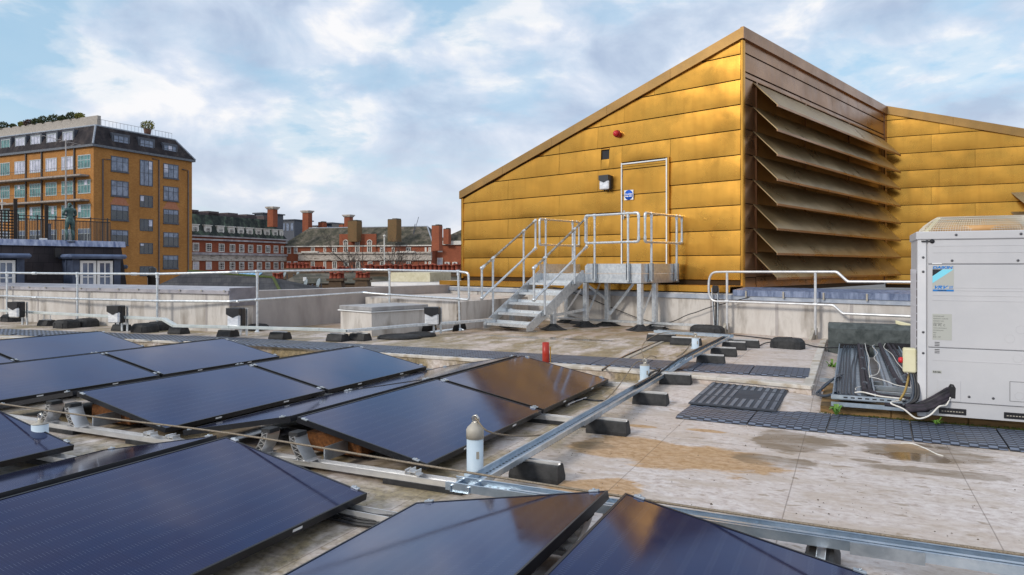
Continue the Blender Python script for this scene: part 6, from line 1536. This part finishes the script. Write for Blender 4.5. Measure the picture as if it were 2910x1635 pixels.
# things on the mansard's flat top
def onTop(x, dep=1.6):
    b_ = M0 - MN * dep; u = (x - 1455) / F; t_ = (b_.x - u * b_.y) / (u * MD.y - MD.x); return b_ + MD * t_ + ZUP * zr
mb = MB(); a, b = onTop(52), onTop(313)
L = (b - a).length; dd = (b - a).normalized(); n_ = 62
for k in range(n_ + 1):
    p = a + dd * (L * k / n_); mb.tube([p, p + ZUP * (.72 + (.12 if k % 12 == 0 else 0))], .011 if k % 12 else .022, 4, cap=False)
for h in (.06, .70, .80): mb.tube([a + ZUP * h, b + ZUP * h], .013, 4)
single(mb, 'iron_railing', M_black, 'black iron railing around the flat top of the mansard house', 'railing')
mb = MB(); a, b = onTop(-160, 1.4), onTop(44, 1.4); L = (b - a).length; dd = (b - a).normalized()
for k in range(int(L / .09) + 1): mb.box(a + dd * k * .09, dd * .035, MN * .012, ZUP * .92)
for k in range(11): mb.box(a + ZUP * (.02 + k * .088) - MN * .013, dd * L, MN * .012, ZUP * .035)
single(mb, 'trellis_screen', mat('dark_timber', (.018, .014, .012), (.04, .03, .025), .8), 'dark timber trellis screen on the mansard at the left picture edge', 'trellis')
for (x, h, lb, w_) in ((43, 1.25, 'tall dark post at the right end of the trellis', .05), (131, 1.12, 'tall dark timber post between the trellis and the statue', .05), (140, .55, 'short grey post beside the dark timber post', .05)):
    p = onTop(x, 1.35); mb = MB(); mb.box(p - MD * w_, MD * w_ * 2, MN * w_, ZUP * h, bev=.01); mb.box(p - MD * w_ * 1.2 + ZUP * h, MD * w_ * 2.4, MN * w_ * 1.2, ZUP * .02); single(mb, 'timber_post', bpy.data.materials['dark_timber'] if h > 1 else M_winf, lb, 'post', 'posts on the mansard roof')
p = onTop(187, 1.7); mb = MB(); mb.tube([p, p + ZUP * 3.3], .024, 8, rs=[.028, .018]);
for k in range(7): q = p + ZUP * (3.25 + .0) + dd * (-1.6 + k * .33) * .5 + ZUP * (-.12 * (k - 3) * .3); mb.tube([q - MN * .14, q + MN * .14], .006, 4)
mb.tube([p + ZUP * 3.36 - dd * .85, p + ZUP * 3.15 + dd * .6], .008, 4); single(mb, 'aerial_mast', mat('mast_grey', (.30, .28, .27), (.5, .47, .46), .5), 'tall thin pale aerial mast behind the bronze statue', 'aerial')
p = onTop(6, 2.2); mb = MB(); mb.tube([p, p + ZUP * 1.3], .018, 6); mb.tube([p + ZUP * 1.2 - dd * .1, p + ZUP * 1.2 + dd * .1], .012, 5); single(mb, 'aerial_mast', M_winw, 'short white aerial pole at the left picture edge above the trellis', 'aerial')
p = onTop(111, 1.35); mb = MB(); mb.box(p, dd * .20, MN * .1, ZUP * .11, bev=.01); single(mb, 'white_box', M_white, 'small white box on the mansard ridge left of the statue', 'box')
# bronze statue: standing nude figure seen from behind, arms folded, head turned left
def statue(p, H, face):
    o = thing('bronze_statue', 'green bronze statue of a standing figure with folded arms on the mansard roof', 'statue', p)
    me = bpy.data.meshes.new('figure'); f_ = Vector(face).normalized(); r_ = f_.cross(ZUP).normalized()
    J = {'pel': (0, 0, .52, .085), 'wai': (0, .012, .60, .072), 'che': (0, .005, .70, .088), 'upc': (0, -.01, .775, .085), 'nek': (0, -.005, .835, .034), 'hd0': (0, .02, .885, .052), 'hd1': (0, .022, .925, .056), 'hd2': (0, .01, .965, .035),
         'hl': (-.055, 0, .50, .07), 'kl': (-.085, .015, .285, .042), 'cl': (-.088, -.03, .19, .044), 'al': (-.095, -.015, .045, .024), 'tl': (-.115, .075, .018, .020),
         'hr': (.055, 0, .49, .072), 'kr': (.065, .035, .275, .042), 'cr': (.07, -.005, .19, .044), 'ar': (.07, .0, .045, .024), 'tr': (.085, .085, .018, .020),
         'sl': (-.118, -.005, .79, .045), 'el': (-.15, .03, .655, .034), 'wl': (-.02, .125, .675, .022), 'xl': (.06, .13, .695, .020), 'sr': (.118, -.005, .79, .045), 'er': (.155, .03, .65, .034), 'wr': (.03, .115, .645, .022), 'xr': (-.06, .125, .66, .020)}
    E = [('pel', 'wai'), ('wai', 'che'), ('che', 'upc'), ('upc', 'nek'), ('nek', 'hd0'), ('hd0', 'hd1'), ('hd1', 'hd2'), ('pel', 'hl'), ('hl', 'kl'), ('kl', 'cl'), ('cl', 'al'), ('al', 'tl'), ('pel', 'hr'), ('hr', 'kr'), ('kr', 'cr'), ('cr', 'ar'), ('ar', 'tr'), ('upc', 'sl'), ('sl', 'el'), ('el', 'wl'), ('wl', 'xl'), ('upc', 'sr'), ('sr', 'er'), ('er', 'wr'), ('wr', 'xr')]
    ks = list(J); me.from_pydata([tuple((r_ * J[k][0] + f_ * J[k][1] + ZUP * J[k][2]) * H) for k in ks], [(ks.index(a), ks.index(b)) for a, b in E], [])
    ob = bpy.data.objects.new('figure', me); C.objects.link(ob); ob.parent = o; me.materials.append(mat('bronze_patina', (.035, .075, .075), (.10, .17, .165), .5, .5, scale=9))
    sk = ob.modifiers.new('Skin', 'SKIN'); sk.use_smooth_shade = True
    for i, k in enumerate(ks): me.skin_vertices[0].data[i].radius = (J[k][3] * H * .92, J[k][3] * H * (.78 if k in ('che', 'upc', 'wai') else .92)); me.skin_vertices[0].data[i].use_root = (k == 'pel')
    ss = ob.modifiers.new('Subdivision', 'SUBSURF'); ss.levels = 2; ss.render_levels = 2
    WM[ob.name] = WM[o.name].copy()
    mb = MB(); mb.lathe(Vector(p) - ZUP * .02, ((.16, 0), (.16, .03)), 14); mb.build('base', M_winf, o)
statue(onTop(199, 1.05) + ZUP * .02, 1.26, (-.75, .45, 0))
# ---------------------------------------------------------------- red brick buildings
R0 = Vector((-.446 * 125, 125, 0))
def rA(x, y):
    u = (x - 1455) / F; t_ = (R0.x - u * R0.y) / (u * RV.y - RV.x); Y = R0.y + RV.y * t_; return t_, ZC + (HY - y) / F * Y
rb = thing('red_brick_terrace', 'long red brick building with white dormers and dark mansard roof beside the office block', 'building', R0 - ZUP * 17)
_, zeav = rA(545, 669); tE = rA(812, 700)[0]; _, zrd = rA(545, 606)
mb = MB(); mb.box(R0 - RV * 8 + ZUP * -17, RV * (tE + 8), LP * 14, ZUP * (17 + zeav)); mb.build('wall', M_rbr, rb)
a, b = R0 - RV * 8 + NR * .2, R0 + RV * (tE + .3) + NR * .2
mb = MB(); vs = [a + ZUP * zeav, b + ZUP * zeav, b + LP * 14 + ZUP * zeav, a + LP * 14 + ZUP * zeav, a + LP * 1.6 + ZUP * zrd, b + LP * 1.6 - RV * 3.2 + ZUP * zrd, b + LP * 12 - RV * 3.2 + ZUP * zrd, a + LP * 12 + ZUP * zrd]
mb.add(vs, [(0, 1, 5, 4), (1, 2, 6, 5), (2, 3, 7, 6), (3, 0, 4, 7), (4, 5, 6, 7)]); mb.build('mansard_roof', M_slated, rb)
mb = MB()
for k, (y0, y1, pr) in enumerate(((668, 672, .45), (677, 682, .35), (717, 724, .5))):
    z0, z1 = rA(545, y1)[1], rA(545, y0)[1]; mb.box(R0 - RV * 8 + NR * .003 + ZUP * z0, RV * (tE + 8.2), NR * pr, ZUP * (z1 - z0))
mb.build('cornice', mat('grey_stone_cornice', (.24, .22, .24), (.48, .45, .46), .8, scale=.8), rb)
mb = MB(); z0, z1 = rA(545, 741)[1], rA(545, 724.5)[1]; mb.box(R0 - RV * 8 + NR * .003 + ZUP * z0, RV * (tE + 8), NR * .22, ZUP * (z1 - z0)); mb.build('stone_band', M_stone, rb)
for i, (x0, x1) in enumerate(((148, 205), (265, 318), (380, 432), (478, 527), (562, 608), (642, 688), (721, 766), (797, 840), (871, 912), (935, 960))):
    x0, x1 = 500 + x0 / 3.141, 500 + x1 / 3.141; ta, tb = rA(x0, 700)[0], rA(x1, 700)[0]; w_ = (tb - ta)
    for (y0, y1, k) in ((690, 714.5, 0), (743.5, 767, 1), (785, 808, 2)):
        zb, za = rA(546, y0)[1], rA(546, y1)[1]
        window(rb, R0 + RV * (ta + tb) / 2 + NR * .02 + ZUP * za, RV, w_, zb - za, 3, 4, M_winw, M_gpale if (i, k) in ((0, 1), (1, 1)) else M_gdark, NR, .16, .06)
    zb, za = rA(546, 643)[1], rA(546, 664)[1]
    mb = MB(); q = R0 + RV * (ta - .12) - NR * .15 + ZUP * (za - .2); mb.box(q, RV * (w_ + .24), -NR * 2.2, ZUP * (zb - za + .45)); mb.box(q - RV * .1 + NR * .15 + ZUP * (zb - za + .455), RV * (w_ + .44), -NR * 2.2, ZUP * .15); mb.build('dormer', M_winw, rb)
    window(rb, R0 + RV * (ta + tb) / 2 - NR * .14 + ZUP * za, RV, w_ * .85, zb - za, 3, 4, M_winw, M_gdark, NR, .16, .06)
mb = MB()
for k in range(5): q = a + LP * 3 + RV * (9.5 + k * 4.6) + ZUP * zrd; mb.box(q, RV * 2.4, LP * 3, ZUP * .9)
mb.box(a + LP * 3 + ZUP * zrd, RV * 26, LP * 8, ZUP * .55); mb.build('roof_box', mat('mauve_roof', (.07, .05, .055), (.11, .085, .09), .8), rb)
W0 = R0 + RV * tE
PW = Vector((.965, -.262, 0)).normalized(); DW = Vector((.262, .965, 0)).normalized()
def rW(x, y):
    u = (x - 1455) / F; t_ = (W0.x - u * W0.y) / (u * PW.y - PW.x); Y = W0.y + PW.y * t_; return t_, ZC + (HY - y) / F * Y
rw = thing('red_brick_wing', 'red brick wing with arched windows and mossy slate roof in the middle distance', 'building', W0 - ZUP * 17)
NW = -DW; tW = rW(1228, 700)[0]; ze2 = rW(1020, 698)[1]; zr2 = rW(1020, 655)[1] + .9
mb = MB(); mb.box(W0 + ZUP * -17, PW * tW, DW * 11, ZUP * (17 + ze2)); mb.build('wall', M_rbr2, rw)
a, b = W0 - PW * 1.0 + NW * .4, W0 + PW * (tW + .4) + NW * .4
mb = MB(); vs = [a + ZUP * ze2, b + ZUP * ze2, b + DW * 11.8 + ZUP * ze2, a + DW * 11.8 + ZUP * ze2, a + PW * 3.0 + DW * 5.9 + ZUP * zr2, b + DW * 5.9 - PW * 3.6 + ZUP * zr2]
mb.add(vs, [(0, 1, 5, 4), (1, 2, 5), (2, 3, 4, 5), (3, 0, 4), (0, 3, 2, 1)]); mb.build('slate_roof', M_slateg, rw)
mb = MB(); mb.tube([vs[1], vs[5]], .16, 5); mb.tube([vs[2], vs[5]], .12, 5); mb.tube([vs[4], vs[5]], .12, 5); mb.build('lead_flashing', bpy.data.materials['lead_pale'], rw)
mb = MB(); mb.box(a + ZUP * (ze2 - .22), b - a, DW * .4, ZUP * .215); mb.build('gutter', M_winw, rw)
mb = MB(); t0_, z0 = rW(850, 741); t1_, z1 = rW(850, 723); mb.box(W0 + PW * t0_ + NW * .003 + ZUP * z0, PW * (tW - t0_), NW * .4, ZUP * (z1 - z0)); mb.box(W0 + PW * t0_ + NW * .003 + ZUP * (z1 + .01), PW * (tW - t0_), NW * .7, ZUP * .35); mb.build('stone_band', M_stone, rw)
for (x0, x1, arch) in ((993, 1028, 0), (1053, 1087, 0), (1205, 1240, 0), (1317, 1342, 0), (1396, 1438, 0), (1500, 1542, 1), (1605, 1645, 1), (1712, 1755, 1), (1822, 1862, 0), (1927, 1953, 0), (2055, 2098, 0), (2222, 2238, 0), (2255, 2278, 0)):
    x0, x1 = 500 + x0 / 3.141, 500 + x1 / 3.141; ta, tb = rW(x0, 700)[0], rW(x1, 700)[0]; w_ = tb - ta; xm = (x0 + x1) / 2
    z0, z1 = rW(xm, 721.5)[1], rW(xm, 703 if not arch else 690)[1]
    if arch:
        mb = MB(); q = W0 + PW * (ta - .9) + NW * .005 + ZUP * z0; mb.box(q, PW * (w_ + 1.8), NW * .25, ZUP * (z1 - z0 + 1.7)); mb.build('gabled_bay', M_rbr2, rw)
    wn = window(rw, W0 + PW * (ta + tb) / 2 + NW * (.26 if arch else .02) + ZUP * z0, PW, w_, z1 - z0, 3 if w_ > 2 else 2, 4 if not arch else 6, M_winw, M_gdark, NW, .16, .06, 'arched_window' if arch else 'window')
    if arch:
        cm = W0 + PW * (ta + tb) / 2 + NW * .27 + ZUP * z1; pts = [cm + PW * (w_ / 2 * math.cos(i / 10 * math.pi)) + ZUP * (w_ / 2 * math.sin(i / 10 * math.pi)) for i in range(11)]
        mb = MB(); mb.prism(pts, NW * .02); mb.build('fanlight', M_gdark, rw); mb = MB(); mb.tube(pts, .10, 5); mb.tube([cm, pts[5]], .04, 4); mb.tube([cm, pts[3]], .04, 4); mb.tube([cm, pts[7]], .04, 4); mb.build('arch_frame', M_winw, rw)
    z0, z1 = rW(xm, 764)[1], rW(xm, 743)[1]; window(rw, W0 + PW * (ta + tb) / 2 + NW * .02 + ZUP * z0, PW, w_, z1 - z0, 3 if w_ > 2 else 2, 4, M_winw, M_gdark, NW, .16, .06)
    z0, z1 = rW(xm, 808)[1], rW(xm, 783)[1]; window(rw, W0 + PW * (ta + tb) / 2 + NW * .02 + ZUP * z0, PW, w_, z1 - z0, 3 if w_ > 2 else 2, 4, M_winw, M_gdark, NW, .16, .06)
mb = MB()
for (x0, x1) in ((863, 910), (1132, 1184)):
    ta, z_ = rW(x0, 719); tb = rW(x1, 719)[0]; mb.box(W0 + PW * ta + NW * .45 + ZUP * z_, PW * (tb - ta), NW * .5, ZUP * .3)
mb.build('balcony_ledge', M_winw, rw)
# next block to the right
Q0 = W0 + PW * (tW + .05) + DW * 2.0
rq = thing('red_brick_block', 'plain red brick block with white cornice beside the gold building', 'building', Q0 - ZUP * 17)
ze3 = ZC + (HY - 697) / F * (Q0.y + 1)
mb = MB(); mb.box(Q0 + ZUP * -17, PW * 14, DW * 9, ZUP * (17 + ze3)); mb.build('wall', M_rbr2, rq)
mb = MB(); mb.box(Q0 - PW * .1 + NW * .35 + ZUP * ze3, PW * 14.2, DW * 9.5, ZUP * .75); mb.build('cornice', M_winw, rq)
mb = MB(); a = Q0 + ZUP * (ze3 + .76); mb.add([a, a + PW * 14, a + PW * 14 + DW * 9, a + DW * 9, a + PW * 3 + DW * 4.5 + ZUP * 1.8, a + PW * 10 + DW * 4.5 + ZUP * 5.0], [(0, 1, 5, 4), (1, 2, 5), (2, 3, 4, 5), (3, 0, 4)]); mb.build('slate_roof', M_slateg, rq)
for (x0, x1, y0, y1) in ((1245, 1257, 702, 717), (1243, 1258, 733, 757)):
    u = ((x0 + x1) / 2 - 1455) / F; t_ = (Q0.x - u * Q0.y) / (u * PW.y - PW.x); Y = Q0.y + PW.y * t_; w_ = (x1 - x0) / F * Y * 1.15
    window(rq, Q0 + PW * t_ + NW * .02 + ZUP * (ZC + (HY - y1) / F * Y), PW, w_, (y1 - y0) / F * Y, 2 if y0 > 720 else 3, 4, M_winw, M_gpale if y0 > 720 else M_gdark, NW, .16, .06)
for k, x in enumerate((1272, 1294)):
    u = (x - 1455) / F; t_ = (Q0.x - u * Q0.y) / (u * PW.y - PW.x); Y = Q0.y + PW.y * t_; p = Q0 + PW * t_ + NW * .05 + ZUP * (ZC + (HY - 762) / F * Y)
    o = thing('wall_condenser', 'white wall mounted twin fan condenser on the red brick block, %s' % ('left one' if k == 0 else 'right one'), 'air conditioner', p, group='condensers on the red brick block')
    mb = MB(); mb.box(p - PW * .45, PW * .95, NW * .4, ZUP * 1.15, bev=.03); mb.build('case', M_winw, o)
    for h in (.3, .85): mb = MB(); mb.lathe(p + PW * .0 + NW * .41 + ZUP * h, ((.22, 0), (.22, .03), (.08, .035)), 14, ax=NW); mb.build('fan', M_gdark, o)
# chimneys
def chimney(x0, x1, y0, y1, Y, label, m=M_rbr2, cap=True, dep=None, top=None):
    w_ = (x1 - x0) / F * Y * .78; zt_, zb_ = ZC + (HY - y0) / F * Y, ZC + (HY - y1) / F * Y; p = Vector((((x0 + x1) / 2 - 1455) / F * Y, Y, zb_ - 1.5)); dep = dep or w_ * .8
    o = thing('chimney_stack', label, 'chimney', p, group='chimneys over the red brick roofs'); q = p - PV * w_ / 2 - RV * dep / 2; H = zt_ - zb_ + 1.5
    mb = MB(); mb.box(q, PV * w_, RV * dep, ZUP * (H - (.5 if cap else 0))); mb.build('stack', m, o)
    if cap:
        mb = MB(); mb.box(q - PV * .15 - RV * .15 + ZUP * (H - .5), PV * (w_ + .3), RV * (dep + .3), ZUP * .22); mb.box(q - PV * .32 - RV * .32 + ZUP * (H - .28), PV * (w_ + .64), RV * (dep + .64), ZUP * .28); mb.build('stone_cap', M_stone, o)
    else:
        mb = MB(); n_ = max(2, int(w_ / .8))
        for i in range(n_): mb.box(q + PV * (w_ * i / n_ + .03) + ZUP * H, PV * (w_ / n_ - .08), RV * (dep * .98), ZUP * (.12 + .12 * (i % 2)))
        mb.build('capping', M_slateg, o)
S = lambda x: 500 + x / 3.141
SY = lambda y: 540 + y / 3.141
M_rbm = brickmat('mossy_brick', (.15, .10, .04), (.24, .12, .05), (.12, .10, .05))
chimney(S(818), S(905), SY(152), SY(262), 140, 'tall capped red chimney nearest the office block')
chimney(S(1130), S(1215), SY(186), SY(365), 156, 'tall capped red chimney above the left end of the mossy roof')
chimney(S(1502), S(1580), SY(223), SY(355), 158, 'tall capped red chimney behind the broad mossy chimney')
chimney(S(1535), S(1660), SY(282), SY(395), 141, 'broad mossy brick chimney in the middle of the roof', M_rbm, False)
chimney(S(1890), S(2012), SY(268), SY(392), 138, 'broad mossy brick chimney right of the roof middle', M_rbm, False)
chimney(S(2282), S(2380), SY(322), SY(470), 131, 'plain red chimney beside the hipped roof end', M_rbr2, False)
chimney(S(2385), S(2455), SY(352), SY(415), 138, 'small red chimney farthest right, near the gold building', M_rbr2, False)
chimney(S(1270), S(1345), SY(292), SY(358), 158, 'short red chimney behind the mossy roof, left one', M_rbr2, False)
chimney(S(1455), S(1516), SY(312), SY(356), 160, 'short red chimney left of the broad mossy chimney', M_rbr2, False)
for (x0, x1, y0, y1, Y, lb, m) in ((S(935), S(1108), SY(266), SY(372), 165, 'grey rooftop plant room behind the end of the red terrace', M_winf), (S(1345), S(1410), SY(292), SY(356), 170, 'dark grey rooftop box behind the mossy roof', M_gdark), (S(1215), S(1275), SY(318), SY(360), 176, 'white and dark rooftop structure behind the tall chimney', M_winw), (S(700), S(812), SY(205), SY(262), 152, 'glassy rooftop lantern behind the red terrace', M_winf)):
    w_ = (x1 - x0) / F * Y; zt_, zb_ = ZC + (HY - y0) / F * Y, ZC + (HY - y1) / F * Y - 12; p = Vector(((x0 - 1455) / F * Y, Y, zb_))
    o = thing('plant_room', lb, 'plant room', p); mb = MB(); mb.box(p, PV * w_ * .9, RV * 6, ZUP * (zt_ - zb_ - .25)); mb.build('wall', m, o); mb = MB(); mb.box(p - PV * .3 - RV * .3 + ZUP * (zt_ - zb_ - .25), PV * (w_ * .9 + .6), RV * 6.6, ZUP * .25); mb.build('roof', M_winf, o)
    for k in range(3): mb = MB(); mb.box(p + PV * w_ * (.12 + .28 * k) - RV * .05 + ZUP * (zt_ - zb_ - 2.6), PV * w_ * .16, RV * .05, ZUP * 1.7); mb.build('window', M_gblue, o)
p = atY(1176, 650, 138); mb = MB(); mb.tube([p - ZUP * 1, p + PV * 1.1 + ZUP * 2.2], .05, 6); mb.tube([p - ZUP * 1 - PV * .1, p + PV * .3 + ZUP * .9], .07, 6); single(mb, 'roof_aerial', M_winf, 'leaning thin aerial on the hipped roof end', 'aerial')
p = atY(1093, 800, 100); mb = MB(); mb.tube([p, atY(1092, 672, 100)], .10, 6); mb.sphere(atY(1092, 671, 100), .2, 8, 5); single(mb, 'flag_pole', M_winw, 'white pole standing in front of the mossy roof', 'pole')
# ---------------------------------------------------------------- bare trees
def bare_tree(p, H, label, seed):
    rr = random.Random(seed); o = thing('bare_tree', label, 'tree', p, group='leafless trees before the red brick wing'); br = MB(); tk = MB()
    def grow(q, d, L, r, lv):
        k = 3; pts = [q]
        for i in range(k): d = (d + Vector((rr.uniform(-.22, .22), rr.uniform(-.22, .22), rr.uniform(-.05, .18)))).normalized(); pts.append(pts[-1] + d * L / k)
        (tk if lv == 0 else br).tube(pts, r, 7 if lv < 2 else (4 if lv < 3 else 3), rs=[r * (1 - .45 * i / k) for i in range(k + 1)], cap=False)
        if lv >= 5: return
        for i in range(3 if lv < 4 else 2):
            an = rr.uniform(0, 6.28); sp = rr.uniform(.45, .95); e = d.orthogonal().normalized(); f_ = d.cross(e); nd = (d + (e * math.cos(an) + f_ * math.sin(an)) * sp + Vector((0, 0, .12))).normalized()
            grow(pts[-1] if i < 2 else pts[-2], nd, L * rr.uniform(.62, .82), r * .56, lv + 1)
    grow(Vector(p), Vector((rr.uniform(-.1, .1), 0, 1)), H * .30, H * .020, 0)
    tk.build('trunk', M_bark, o); br.build('crown', M_bark, o)
for (x, Y, H, lb, sd_) in ((1037, 98, 11.0, 'leafless tree with dark spreading branches, left of three', 3), (1063, 92, 10.0, 'leafless tree in the middle of the three bare trees', 8), (1140, 100, 10.5, 'leafless thin tree at the right of the three bare trees', 21)):
    zb_ = {1037: -6.2, 1063: -5.0, 1140: -5.5}[x]; X = (x - 1455) / F * Y; bare_tree((X, Y, zb_ - 1.5), H * 1.38, lb, sd_)
# ---------------------------------------------------------------- near rooftops between
p = atY(739, 791, 27); ht = thing('hip_roof_house', 'low dark slate hipped roof just behind the parapet', 'building', (p.x, p.y, -17))
a = Vector((p.x - 5.6, 26.2, 0)); mb = MB()
e = -.2; L = 9.2
v = [a + ZUP * e, a + PV * L + ZUP * e, a + PV * L + RV * 7 + ZUP * e, a + RV * 7 + ZUP * e, Vector((p.x - 3.8, p.y + 2.5, p.z + .25)), Vector((p.x + .1, p.y + 1.2, p.z + .0))]
mb.add(v, [(0, 1, 5, 4), (1, 2, 5), (2, 3, 4, 5), (3, 0, 4)]); mb.build('slate_roof', slatemat('hip_slate', (.03, .03, .032), (.055, .055, .06), (.08, .08, .08), .2), ht)
mb = MB(); mb.box(a + ZUP * -17, PV * L, RV * 7, ZUP * (17 + e)); mb.build('wall', M_rbr, ht)
mb = MB(); mb.tube([v[5], v[1]], .06, 5); mb.tube([v[4], v[5]], .06, 5); mb.build('ridge_tiles', M_moss, ht)
p = atY(640, 790, 42); mb = MB()
for k in range(8): q = p + Vector((.23 * k, 0, 0)); mb.prism([q, q + Vector((.20, 0, 0)), q + Vector((.32, .8, .30)), q + Vector((.12, .8, .30))], ZUP * .02, 0)
mb.prism([p + Vector((-.02, 0, -.03)), p + Vector((1.84, 0, -.03)), p + Vector((1.96, .8, .27)), p + Vector((.10, .8, .27))], ZUP * .02, 1); mb.box(p + Vector((0, .02, -8)), (1.8, 0, 0), (0, .8, 0), (0, 0, 7.96), 1)
single(mb, 'glass_roof', [mat('blue_glazing', sr(96, 150, 190), sr(150, 196, 224), .25), M_winf], 'small pale blue glazed lean-to roof seen over the guardrail', 'glass roof')
p = atY(433, 815, 24); mb = MB(); mb.lathe(p, ((.14, 0), (.14, .30), (.17, .32), (.17, .38), (.13, .42), (.13, .60), (.05, .66)), 14); single(mb, 'flue_cowl', M_black, 'black round flue cowl behind the parapet below the office block', 'flue')
p = atY(418, 812, 24); mb = MB(); mb.box(p, (.1, 0, 0), (0, .1, 0), (0, 0, .32), bev=.02); mb.lathe(p + Vector((.05, .05, .32)), ((.05, 0), (.03, .06)), 8); single(mb, 'white_vent', M_white, 'small white vent beside the black flue cowl', 'vent')
M_pot = mat('terracotta_pot', (.20, .038, .022), (.32, .07, .035), .75, scale=12); M_dirtb = brickmat('sooty_brick', (.10, .06, .035), (.16, .10, .055), (.09, .08, .06))
def terrace_stack(x0, x1, y, Y, n, label, deep=1.0, h=.33, wall=True, body=M_dirtb):
    a, b = atY(x0, y, Y), atY(x1, y, Y); L = (b - a).length; o = thing('chimney_stack', label, 'chimney', a - ZUP * 1.6, group='low chimney stacks crowded with red pots')
    mb = MB(); mb.prism([a - ZUP * 1.7 - Vector((.3, 0, 0)), b - ZUP * 1.7 + Vector((.3, 0, 0)), b, a], Vector((0, deep, 0))); mb.box(a + Vector((-.12, -.06, 0)), b - a + Vector((.24, 0, 0)), (0, deep + .12, 0), (0, 0, .12)); mb.build('stack', body, o)
    for k in range(n):
        q = a.lerp(b, (k + .5) / n) + Vector((0, .3 + .25 * (k % 2), .12)); r = .105; mb = MB(); hh = h * rnd.uniform(.85, 1.2); mb.lathe(q, ((r * 1.15, 0), (r, .05), (r * .86, hh * .8), (r * 1.05, hh * .82), (r * 1.05, hh * .94), (r * .85, hh)), 9); mb.build('chimney_pot', M_pot, o)
terrace_stack(812, 872, 768, 46, 11, 'low stack with a row of red pots below the end of the red terrace')
terrace_stack(882, 919, 779, 44, 7, 'low stack with red pots left of the satellite dishes sky line')
terrace_stack(958, 988, 779, 44, 5, 'short stack with five red pots left of the bare trees')
terrace_stack(1034, 1140, 777, 40, 15, 'wide stack with many red pots under the bare trees', 1.6)
terrace_stack(1146, 1306, 775, 40, 26, 'widest stack with a long double row of red pots next to the gold building', 1.6)
terrace_stack(935, 968, 799, 36, 6, 'lower near stack with red pots behind the middle rail', .8, .28)
terrace_stack(1010, 1042, 797, 36, 6, 'lower near stack with red pots left of the cream panel', .8, .28)
terrace_stack(772, 792, 800, 36, 4, 'near stack with four red pots above the grey slate slope', .8, .28)
for (x0, x1, y, Y, lb) in ((800, 1330, 806, 38, 'sooty brick terrace roof line behind the parapet'), (700, 1330, 796, 50, 'second sooty brick terrace behind the chimney pots')):
    a, b = atY(x0, y, Y), atY(x1, y, Y); o = thing('terrace_house', lb, 'building', (a.x, a.y, -17)); mb = MB(); mb.box((a.x, a.y, -17), b - a, (0, 6, 0), (0, 0, 17 + a.z)); mb.build('wall', M_dirtb, o)
    mb = MB(); mb.prism([(a.x, a.y - .1, a.z + .01), (a.x, a.y + 3, a.z + .5), (a.x, a.y + 6, a.z + .01)], b - a); mb.build('roof', M_slateg, o)
def dish(x, y, Y, s, label, tilt=.5):
    p = atY(x, y, Y); o = thing('satellite_dish', label, 'satellite dish', p - ZUP * .9, group='satellite dishes on the roofs'); ax = Vector((-.86, -.46, .22)).normalized()
    mb = MB(); mb.lathe(p, ((.02, .10 * s), (.5 * s, .02), (.8 * s, .12), (1.0 * s, .24 * s), (1.0 * s, .27 * s), (.5 * s, .05), (.02, .0)), 22, ax=ax); mb.build('reflector', mat('dish_grey', sr(128, 142, 150), sr(156, 168, 176), .5), o)
    mb = MB(); mb.tube([p - ZUP * .4 * s - ax * .0, p - ZUP * .2 + ax * s * 1.5], .018, 6); mb.sphere(p - ZUP * .15 + ax * s * 1.5, .05, 8, 5); mb.build('feed_arm', M_winf, o)
    mb = MB(); mb.tube([p - ZUP * 1.3 - ax * .08, p - ax * .06], .03, 6); mb.build('mast', M_winf, o)
dish(873, 806, 34, .20, 'grey satellite dish just over the parapet, left one'); dish(909, 806, 34, .235, 'larger grey satellite dish just over the parapet, right one')
dish(813, 778, 45, .22, 'cream satellite dish hanging under the top rail, left one'); dish(850, 778, 45, .22, 'cream satellite dish hanging under the top rail, right one')
p = atY(861, 800, 35); mb = MB(); mb.box(p, (.16, 0, 0), (0, .1, 0), (0, 0, .20), bev=.01); mb.tube([p + Vector((.08, .05, -.8)), p + Vector((.08, .05, .0))], .02, 6); single(mb, 'aerial_box', M_white, 'small white aerial panel between the satellite dishes', 'aerial')
